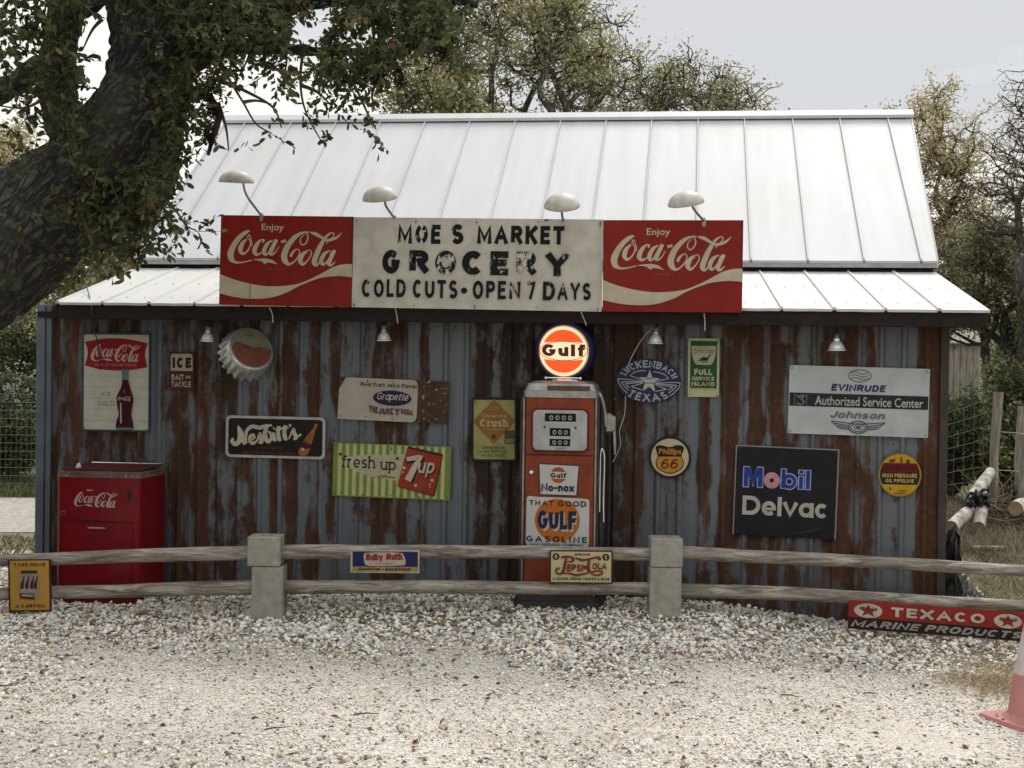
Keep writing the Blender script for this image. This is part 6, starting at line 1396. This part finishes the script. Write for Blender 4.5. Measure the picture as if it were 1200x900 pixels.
# balls of dark reddish moss in the bough ends
mp_ = []; mc_ = []
for (x, y, r, nn_) in ((452, 68, 20, 700), (498, 38, 26, 900), (520, 62, 14, 300), (440, 92, 12, 300), (246, 100, 12, 350), (250, 130, 9, 260), (246, 160, 6, 160), (470, 96, 8, 120), (396, 62, 10, 150)):
    c = at(x, y, OY - .1) - oakbase; R_ = r * OY / F_PX
    for _ in range(nn_): mp_.append(tuple(c + Vector(rs2.normal(0, R_ * .5, 3))))
mp_ = np.array(mp_); cc = np.array([.075, .045, .034])[None] * rs2.uniform(.5, 1.4, (len(mp_), 1)); leaf_mesh('moss_ball', mp_, rs2.uniform(.02, .045, len(mp_)), rs2, cc, mat_leaf, lie=0, parent=oak, asp=.22, kind='stuff')

# generic gnarled tree: limbs run out to leaf clumps spread over a domed crown ---------------
def curvy(rg, a, b, r0, r1, n=7, wob=.12, up=.15):
    L_ = (b - a).length; P = []; ph = [rg.uniform(0, 6) for _ in range(3)]
    for i in range(n + 1):
        t = i / n; q = a.lerp(b, t); s_ = math.sin(PI * t); q += Vector((math.sin(ph[0] + 5 * t), math.sin(ph[1] + 6 * t), math.sin(ph[2] + 5 * t))) * wob * L_ * s_ + Vector((0, 0, up * L_ * s_)); P.append(q)
    return P, [r0 + (r1 - r0) * (i / n) ** .8 for i in range(n + 1)]
def tree(name, label, px0, px1, ptop, pbot, Y, base_px, seed, palette, leaf, nleaf, nclump=60, rc=.34, group=None, cat='tree', trunk_r=.13, depth=.8, skew=0.0, twigs=7, mat=None, nmain=7, peak=None):
    rg = random.Random(seed); rsn = np.random.default_rng(seed); mat = mat or mat_bark2
    xl, xr = at(px0, 400, Y).x, at(px1, 400, Y).x; zt, zb = at((px0 + px1) / 2, ptop, Y).z, at((px0 + px1) / 2, pbot, Y).z
    bx = at(base_px, 500, Y).x; base = Vector((bx, Y, terrain(bx, Y) - .05)); cx = (xl + xr) / 2 - bx; rx = (xr - xl) / 2; H = zt - base.z; Hb = zb - base.z; pk = 0 if peak is None else (at(peak, 400, Y).x - bx - cx) / rx
    root = empty(name, Matrix.Translation(base), label, cat, group); mb = MB()
    C_ = []
    while len(C_) < nclump:
        a, b = rsn.uniform(-1, 1, 2)
        if a * a + b * b > 1: continue
        t = rsn.uniform(0, 1) ** .75; q = abs(a - pk) / (1 + abs(pk)); top = math.sqrt(max(0, 1 - q * q)) * math.sqrt(max(0.05, 1 - b * b * .5)); top *= 1 + .10 * mnoise.noise(Vector((a * 2.5, b * 2, seed)))
        C_.append(Vector((cx + a * rx * .95, b * rx * depth, Hb + (H - Hb) * top * (.12 + .86 * t))))
    fork = Vector((cx * .35, 0, Hb * .55)); P, R_ = curvy(rg, Vector((0, 0, 0)), fork, trunk_r * 1.25, trunk_r, 7, .05, 0); mb.tube(P, R_, 10)
    mains = []
    idx = rg.sample(range(nclump), nmain)
    for i in idx: P, R_ = curvy(rg, fork, C_[i].lerp(fork, .12), trunk_r * .72, trunk_r * .16, 9, .11, .08); mb.tube(P, R_, 7, False); mains.append((P, R_))
    tips = []
    for c in C_:
        bst = min(((c - p).length + (1.2 if p.z > c.z else 0), p, r) for P, R_ in mains for p, r in list(zip(P, R_))[2:]); P, R_ = curvy(rg, bst[1], c, max(.012, bst[2] * .6), .009, 6, .16, .06); mb.tube(P, R_, 5, False)
        for _ in range(twigs):
            d = Vector((rg.gauss(0, 1), rg.gauss(0, 1), rg.gauss(.35, .7))).normalized() * rc * rg.uniform(.6, 1.35); s_ = P[rg.randint(3, 6)]; Q, W_ = curvy(rg, s_, s_ + d, .009, .003, 4, .16, .05); mb.tube(Q, W_, 4, False); tips += Q[1:]
    mb.build('trunk', mat, root, smooth=True)
    T = np.array([tuple(t) for t in tips]); n = nleaf; k = rsn.integers(0, len(T), n); P = T[k] + rsn.normal(0, rc * .17, (n, 3)); g = rsn.uniform(.6, 1.3, len(T))[k]
    c = np.array(palette)[rsn.integers(0, len(palette), n)] * g[:, None] * rsn.uniform(.8, 1.2, (n, 1))
    t = rsn.normal(size=(n, 3)); t /= np.linalg.norm(t, axis=1)[:, None]; s_ = np.cross(t, rsn.normal(size=(n, 3))); s_ /= np.linalg.norm(s_, axis=1)[:, None]; L_ = leaf * rsn.uniform(.6, 1.4, (n, 1))
    V = np.stack([P, P + t * L_ * .5 + s_ * L_ * .3, P + t * L_, P + t * L_ * .5 - s_ * L_ * .3], 1).reshape(-1, 3); Fq = np.arange(4 * n).reshape(-1, 4)
    link('crown', np_mesh('crown', V, Fq, mat_farleaf, np.repeat(c, 4, axis=0)), root); return root
OLV = [(.36, .36, .17), (.43, .41, .20), (.27, .28, .12), (.50, .46, .24), (.34, .29, .16)]
TAN = [(.62, .51, .28), (.50, .42, .23), (.68, .57, .34), (.40, .34, .18), (.50, .37, .20)]
DKG = [(.115, .15, .065), (.155, .19, .085), (.09, .12, .052), (.20, .22, .11)]
GRY = [(.24, .225, .14), (.31, .28, .18), (.17, .175, .095), (.39, .345, .22)]
tree('live_oak', 'olive green airy tree rising behind the middle of the white roof', 455, 770, -55, 175, 17, 625, 3, OLV, .046, 20000, 110, .34, 'trees behind the store', trunk_r=.15, twigs=9, peak=590)
tree('live_oak', 'thin-topped olive tree behind the roof ridge, right of the taller green one', 700, 912, 62, 180, 17.8, 800, 8, OLV, .042, 7000, 60, .34, 'trees behind the store', trunk_r=.09, twigs=9, peak=760)
tree('live_oak', 'low olive tree behind the left end of the ridge under the oak boughs', 430, 570, 50, 200, 15.8, 500, 14, OLV, .048, 8000, 45, .32, 'trees behind the store', trunk_r=.09)
tree('live_oak', 'tan-leaved oak just beyond the right end of the roof', 968, 1165, 88, 330, 22, 1100, 22, TAN + OLV[:1], .052, 19000, 80, .42, 'trees behind the store', trunk_r=.16, twigs=8)
tree('bare_oak', 'nearly bare crooked oak with grey limbs at the right edge', 1120, 1290, 70, 330, 19, 1215, 31, TAN + DKG[:1], .04, 2600, 60, .40, 'trees behind the store', trunk_r=.15, twigs=8)
tree('live_oak', 'broad grey-green tree low beside the right roof corner', 1075, 1290, 228, 420, 20, 1170, 41, GRY + OLV[2:3], .055, 26000, 90, .36, 'trees behind the store', trunk_r=.13)
tree('tan_tree', 'yellowish tree far behind the oak trunk at the left edge', -140, 92, 105, 330, 24, -20, 52, TAN + OLV, .06, 20000, 80, .45, 'trees at the left')
tree('tan_tree', 'low olive tree between the oak trunk and the left roof corner', 40, 225, 268, 420, 21, 130, 60, GRY + OLV, .06, 18000, 60, .4, 'trees at the left')

def bush(name, label, px0, px1, ptop, Y, seed, palette, n, leaf, cat='bush', group=None, zb=0.0, depth=.8, tall=1.0):
    rsn = np.random.default_rng(seed); xa, xb = at(px0, 450, Y).x, at(px1, 450, Y).x; cx = (xa + xb) / 2; zt = at((px0 + px1) / 2, ptop, Y).z; tz = terrain(cx, Y) - .05; rx = (xb - xa) / 2
    root = empty(name, Matrix.Translation((cx, Y, tz)), label, cat, group); H = zt - tz
    nb = 46; B = rsn.normal(size=(nb, 3)); B /= np.linalg.norm(B, axis=1)[:, None]; B *= rsn.uniform(.45, .92, (nb, 1)); B[:, 2] = B[:, 2] * .5 + .5; C_ = B * np.array([rx, rx * depth, H * .9]); R_ = rsn.uniform(.16, .30, nb)[:, None] * np.array([[rx, rx * depth, H * .55]])
    k = rsn.integers(0, nb, n); d = rsn.normal(size=(n, 3)); d /= np.linalg.norm(d, axis=1)[:, None]; P = C_[k] + d * R_[k] * rsn.uniform(.55, 1.12, (n, 1)); ok = P[:, 2] > 0; P = P[ok]; k = k[ok]; n = len(P)
    g = rsn.uniform(.6, 1.35, nb)[k]; c = np.array(palette)[rsn.integers(0, len(palette), n)] * g[:, None] * rsn.uniform(.75, 1.2, (n, 1))
    t = rsn.normal(size=(n, 3)); t /= np.linalg.norm(t, axis=1)[:, None]; s_ = np.cross(t, rsn.normal(size=(n, 3))); s_ /= np.linalg.norm(s_, axis=1)[:, None]; L_ = leaf * rsn.uniform(.6, 1.4, (n, 1))
    V = np.stack([P, P + t * L_ * .5 + s_ * L_ * .3, P + t * L_, P + t * L_ * .5 - s_ * L_ * .3], 1).reshape(-1, 3)
    link('foliage', np_mesh('foliage', V, np.arange(4 * n).reshape(-1, 4), mat_farleaf, np.repeat(c, 4, axis=0)), root)
    mb = MB()
    for _ in range(9):
        a = rsn.uniform(0, 2 * PI); q = Vector((math.cos(a) * rx * .5, math.sin(a) * rx * .4, H * .75)); mb.tube([(0, 0, -.05), q * .4 + Vector((0, 0, H * .1)), q], [.03, .02, .008], 5, False)
    mb.build('stems', mat_bark2, root); return root
bush('juniper', 'dark green juniper behind the wire fence at the right wall corner', 1060, 1175, 425, 19, 71, DKG, 15000, .055, group='junipers on the right')
bush('juniper', 'dark round juniper below the bare oak at the right edge', 1145, 1265, 300, 24, 72, DKG + GRY[2:3], 17000, .06, group='junipers on the right')
bush('juniper', 'mid green juniper left of the upright fence post', 1075, 1150, 360, 28, 73, DKG + OLV[:1], 13000, .07, group='junipers on the right')
bush('juniper', 'light olive bush behind the weathered fence posts', 1140, 1265, 392, 18.2, 74, OLV[:2] + DKG, 17000, .06, group='junipers on the right')
bush('juniper', 'green juniper low behind the second fence post', 1165, 1260, 448, 18.5, 75, DKG + OLV[2:3], 12000, .05, group='junipers on the right')
# flowering hedge at the left
hd = bush('flowering_hedge', 'dark green hedge with clusters of small white flowers at the left', -110, 75, 428, 19.2, 81, DKG, 26000, .055, 'hedge', depth=.45)
rf = np.random.default_rng(9); n = 75; fx_ = rf.uniform(-1, 1, n); fz = 1 - rf.uniform(0, 1, n) ** 1.3 * .5
P = np.stack([fx_ * 1.0, -np.sqrt(np.clip(1 - fx_ ** 2 * .6, 0, 1)) * .42 + rf.normal(0, .05, n), .25 + fz * 1.45], 1)
P = np.repeat(P, 8, axis=0) + rf.normal(0, .022, (n * 8, 3)); leaf_mesh('flowers', P, rf.uniform(.02, .035, len(P)), rf, np.tile(np.array([.62, .62, .60]), (len(P), 1)) * rf.uniform(.7, 1.1, (len(P), 1)), mat_leaf, lie=0, parent=hd, asp=.8)
bush('dark_thicket', 'shaded thicket behind the hedge below the oak trunk', -60, 110, 330, 23, 83, DKG + GRY[:1], 20000, .07, group='thicket on the left')
# wooded hillside, reads as one mass ---------------------------------
rsn = np.random.default_rng(77); nb = 420; y = rsn.uniform(34, 125, nb); x = rsn.uniform(-.62, .75, nb) * y; z = np.array([terrain(a, b) for a, b in zip(x, y)]); R_ = rsn.uniform(1.1, 2.9, nb) * (1 + (y - 34) / 160)
n = 110000; k = rsn.integers(0, nb, n); d = rsn.normal(size=(n, 3)); d /= np.linalg.norm(d, axis=1)[:, None]; P = np.stack([x[k], y[k], z[k] + R_[k] * .55], 1) + d * (R_[k] * rsn.uniform(.75, 1.08, n))[:, None] * np.array([1.15, 1.15, .85])
pal = np.array(DKG + GRY + OLV[:2] + TAN[:1]); c = pal[rsn.integers(0, len(pal), nb)][k] * .6 + pal[rsn.integers(0, len(pal), n)] * .4; c *= rsn.uniform(.7, 1.2, (n, 1))
t = rsn.normal(size=(n, 3)); t /= np.linalg.norm(t, axis=1)[:, None]; s_ = np.cross(t, rsn.normal(size=(n, 3))); s_ /= np.linalg.norm(s_, axis=1)[:, None]; L_ = (.14 + .0016 * P[:, 1:2]) * rsn.uniform(.6, 1.4, (n, 1))
V = np.stack([P, P + t * L_ * .5 + s_ * L_ * .35, P + t * L_, P + t * L_ * .5 - s_ * L_ * .35], 1).reshape(-1, 3)
tag(link('woodland', np_mesh('woodland', V, np.arange(4 * n).reshape(-1, 4), mat_farleaf, np.repeat(c, 4, axis=0))), kind='stuff')

# ------------------------------------------------------------------ yard behind, right
def wood_post(px, ytop, ybot, Y, w, label):
    p = at(px, ytop, Y); b = at(px, ybot, Y); base = Vector((b.x, Y, terrain(b.x, Y) - .1)); H = p.z - base.z
    root = empty('wooden_post', Matrix.Translation(base) @ Matrix.Rotation(.02, 4, 'Y'), label, 'post', 'weathered posts behind the store'); n = 10; V = []; rg = random.Random(int(px))
    mb = MB(); r0 = w / 2 * Y / F_PX; pts = [(0 + .01 * math.sin(i), 0, H * i / 8) for i in range(9)]; mb.tube(pts, [r0 * rg.uniform(.9, 1.1) for _ in pts], n); mb.build('post_shaft', mat_post, root, smooth=False); return base, H
b1, h1 = wood_post(1163, 459, 600, 16, 11, 'tall weathered wooden post with wire mesh nailed on, right of the store')
b2, h2 = wood_post(1192, 476, 600, 16.6, 10, 'shorter weathered wooden post at the right edge, upright')
b3, h3 = wood_post(1151, 430, 520, 24, 8, 'thin grey post far behind the mesh fence, against the junipers')
wood_post(1198, 510, 600, 15.6, 12, 'stubby split post cut by the right edge')
mesh_root = empty('wire_mesh_fence', Matrix.Translation(b1), 'sagging square wire mesh between the store corner and the tall wooden post', 'fence'); mw = MB()
def mp3(s, t):   # s along 0..1 to the left, t up 0..1
    top = h1 * (1 - .18 * s - .10 * math.sin(PI * s)); return Vector((-2.6 * s, -.5 * s + .10 * math.sin(5 * s), top * (.06 + .90 * t) + .03 * math.sin(7 * s + 3 * t)))
for i in range(10): mw.tube([mp3(s / 14, i / 9) for s in range(15)], .0024, 4, False)
for j in range(24): mw.tube([mp3(j / 23, t / 6) for t in range(7)], .002, 4, False)
mw.build('wire_mesh', plain('rusted_wire', (.20, .175, .15), .6, .2), mesh_root)
wr = MB()
for k, hh in enumerate((.72, .45)): wr.tube([(0, 0, h1 * hh), (.5, .1, h1 * hh - .03), (.62, .6, h1 * hh - .02), (2.2, 1.2, h1 * hh)], .004, 4)
wr.build('strand_wire', mat_wire, mesh_root)
# weathered hut
hc = at(1105, 430, 27); hut = empty('plank_hut', Matrix.Translation((hc.x, 27, terrain(hc.x, 27))) @ Matrix.Rotation(-.1, 4, 'Z'), 'small weathered plank hut with rough grey roof beyond the right wall corner', 'hut')
zt_ = at(1130, 402, 27).z - terrain(hc.x, 27); x_r = at(1147, 430, 27).x - hc.x
for i in range(14):
    a = x_r - .12 * (i + 1); MB().box(a, a + .112, .0, .03, 0, zt_ - .02 * (i % 3), .004).build('plank', mat_post, hut)
MB().box(x_r - 1.7, x_r - .01, .04, 1.6, 0, zt_ - .05).build('hut_core', mat_post, hut)
mb = MB(); rg = random.Random(2)
for i in range(14):
    for j in range(4):
        x0 = x_r + .05 - .14 * (i + 1) + rg.uniform(-.01, .01); y0 = -.12 + .22 * j; z0 = zt_ + .10 * j
        mb.add([(x0, y0, z0), (x0 + .13, y0, z0 + rg.uniform(-.01, .015)), (x0 + .13, y0 + .26, z0 + .13), (x0, y0 + .26, z0 + .13), (x0, y0, z0 - .02), (x0 + .13, y0, z0 - .02)], [(0, 1, 2, 3), (4, 5, 1, 0)])
tag(mb.build('shingles', mat_post, hut), kind='stuff')
# grey metal roof seen far off between the oak and the store roof
gh = at(178, 242, 30); ghut = empty('distant_barn', Matrix.Translation((gh.x, 30, terrain(gh.x, 30))), 'distant building with blue-grey metal roof, glimpsed between oak trunk and store roof', 'building')
z0 = at(150, 252, 30).z - terrain(gh.x, 30); z1 = at(150, 233, 31).z - terrain(gh.x, 30); xa, xb = at(100, 240, 30).x - gh.x, at(215, 240, 30).x - gh.x
MB().add([(xa, 0, z0), (xb, 0, z0), (xb, 1.6, z1), (xa, 1.6, z1), (xa, 0, z0 - .08), (xb, 0, z0 - .08), (xb, 1.6, z1 - .08), (xa, 1.6, z1 - .08)], [(0, 1, 2, 3), (7, 6, 5, 4), (4, 5, 1, 0), (5, 6, 2, 1), (0, 3, 7, 4)]).build('roof', plain('blue_grey_roof', (.24, .28, .33), .4, .4), ghut)
MB().box(xa + .2, xb - .2, .15, 3, 0, z0 - .04).build('wall', mat_gable, ghut)
# debris
mat_log = plain('peeling_pale_bark', (.46, .42, .365), .8, 0, .6, 9, .4); mat_end = plain('cut_wood', (.34, .25, .16), .8, 0, .2, 12)
def dlog(p0, p1, Y0, Y1, r, label, rise=0.0):
    a = at(*p0, Y0); b = at(*p1, Y1); root = empty('cut_log', Matrix.Translation(b), label, 'log', 'cut logs in the brush pile'); d = a - b
    mb = MB(); n = 12; P = [Vector((0, 0, 0)), d * .3 + Vector((0, 0, .01)), d * .65, d]; mb.tube(P, [r, r * .95, r * 1.02, r * .85], n, False); mb.build('bark', mat_log, root, smooth=True)
    o = MB(); o.tube([Vector((0, 0, 0)) - d * .002, d * .003], [r * .97, r * .97], n); o.build('cut_end', mat_end, root)
dlog((1161, 553), (1135, 590), 15.6, 15.0, .066, 'pale log leaning up out of the brush pile towards the tall post')
dlog((1142, 594), (1115, 618), 14.9, 14.4, .072, 'thick pale log lying lowest in the brush pile, nearest the wall')
dlog((1153, 584), (1147, 617), 14.9, 14.5, .064, 'short pale log with cut end pointing at the viewer')
dlog((1202, 590), (1190, 596), 15.4, 15.0, .08, 'pale log stump at the right edge beside the brush pile')
def tarp(px0, px1, py0, py1, Y, seed, label, mat=mat_black, name='black_tarp', cat='tarp', grp=None):
    rg = random.Random(seed); a = at(px0, py1, Y); b = at(px1, py0, Y); c = (a + b) / 2; root = Matrix.Translation((c.x, Y, a.z)); W_ = b.x - a.x; H = b.z - a.z; V = []; nx, nz_ = 16, 12
    for j in range(nz_ + 1):
        for i in range(nx + 1):
            s, t = i / nx * 2 - 1, j / nz_; w = math.sqrt(max(0, 1 - s * s)) ; q = Vector((s * 2.2, t * 2.2, seed))
            V.append((s * W_ / 2 * (1 - .25 * t) + .03 * mnoise.noise(q * 2), -.18 * math.sin(PI * t * .5 + .3) * w + .10 * mnoise.noise(q * 2.3) + t * .12, H * t * (.35 + .65 * w) + .04 * mnoise.noise(q * 3 + Vector((5, 0, 0)))))
    Fq = [(j * (nx + 1) + i, j * (nx + 1) + i + 1, (j + 1) * (nx + 1) + i + 1, (j + 1) * (nx + 1) + i) for j in range(nz_) for i in range(nx)]
    o = MB().add(V, Fq).build(name, mat, smooth=True); o.matrix_world = root; tag(o, label, cat, grp)
mat_tarp = plain('black_plastic', (.016, .016, .018), .32, 0, .4, 9, .3)
tarp(1130, 1163, 572, 594, 14.75, 3, 'crumpled black plastic draped over the pale logs', mat_tarp)
tarp(1166, 1206, 569, 592, 15.9, 5, 'crumpled black plastic heap at the right edge above the brush', mat_tarp)
tarp(1101, 1129, 612, 702, 10.6, 8, 'black plastic sheet bunched against the store corner behind the fence', mat_tarp)
tarp(1117, 1138, 668, 701, 10.9, 9, 'translucent grey plastic sheet beside the black plastic at the store corner', plain('grey_plastic', (.30, .31, .31), .35, 0, .3, 8), 'plastic_sheet', 'plastic sheet')
tarp(1136, 1149, 688, 701, 11.2, 10, 'scrap of white paper lying in the dry grass behind the rails', plain('scrap_white', (.5, .5, .5), .6, 0, .2), 'paper_scrap', 'litter')
pk = at(1158, 646, 13.6); o = MB().box(-.16, .16, -.03, .03, 0, .03, .004).build('grey_plank', mat_post); o.matrix_world = Matrix.Translation((pk.x, 13.6, .02)) @ Matrix.Rotation(.1, 4, 'Z'); tag(o, 'short grey plank lying in the dead grass below the brush pile', 'plank')
br_ = MB(); rg = random.Random(12)
for _ in range(230):
    c = at(rg.uniform(1108, 1215), rg.uniform(575, 632), 1); px, py = rg.gauss(1178, 22), rg.gauss(604, 12); Y = rg.uniform(15.1, 17); p = at(px, py, Y); p.z = max(p.z, .02)
    d = Vector((rg.gauss(0, 1), rg.gauss(0, .6), rg.gauss(.2, .6))).normalized() * rg.uniform(.15, .6); q = p + d * .5 + Vector((rg.gauss(0, .04), rg.gauss(0, .04), rg.gauss(0, .04))); br_.tube([p, q, p + d], [.012, .009, .004], 4, False)
tag(br_.build('brush_pile', plain('dead_branches', (.17, .135, .10), .9, 0, .4, 8)), kind='stuff')
n = 3200; rb = np.random.default_rng(4); y = rb.uniform(13.5, 18, n); x = np.array([at(p, 600, 1).x for p in rb.normal(1170, 30, n)]) * y
blades('dead_weeds', x, y, 0, rb, [(.26, .22, .15), (.18, .15, .10), (.32, .28, .20)], ht=.13, wd=.006, lean=.5, z=np.zeros(n))
# welded wire fence in front of the hedge
wb = at(0, 590, 18.3); wf = empty('welded_wire_fence', Matrix.Translation((wb.x, 18.3, 0)), 'fine green welded wire fence in front of the flowering hedge at the left', 'fence'); mw = MB(); Hh = at(20, 462, 18.3).z
for i in range(13): mw.tube([(-1.2, 0, Hh * i / 12), (2.2, 0, Hh * i / 12)], .0035, 4, False)
for j in range(52): x = -1.2 + 3.4 * j / 51; mw.tube([(x, .004, 0), (x, .004, Hh)], .0028, 4, False)
mw.build('wire_mesh', plain('green_wire', (.10, .13, .10), .5, .2), wf)
for x in (-1.2, 2.1): MB().tube([(x, .03, -.1), (x, .03, Hh + .03)], .02, 8).build('fence_post', plain('green_post', (.05, .07, .05), .6), wf)
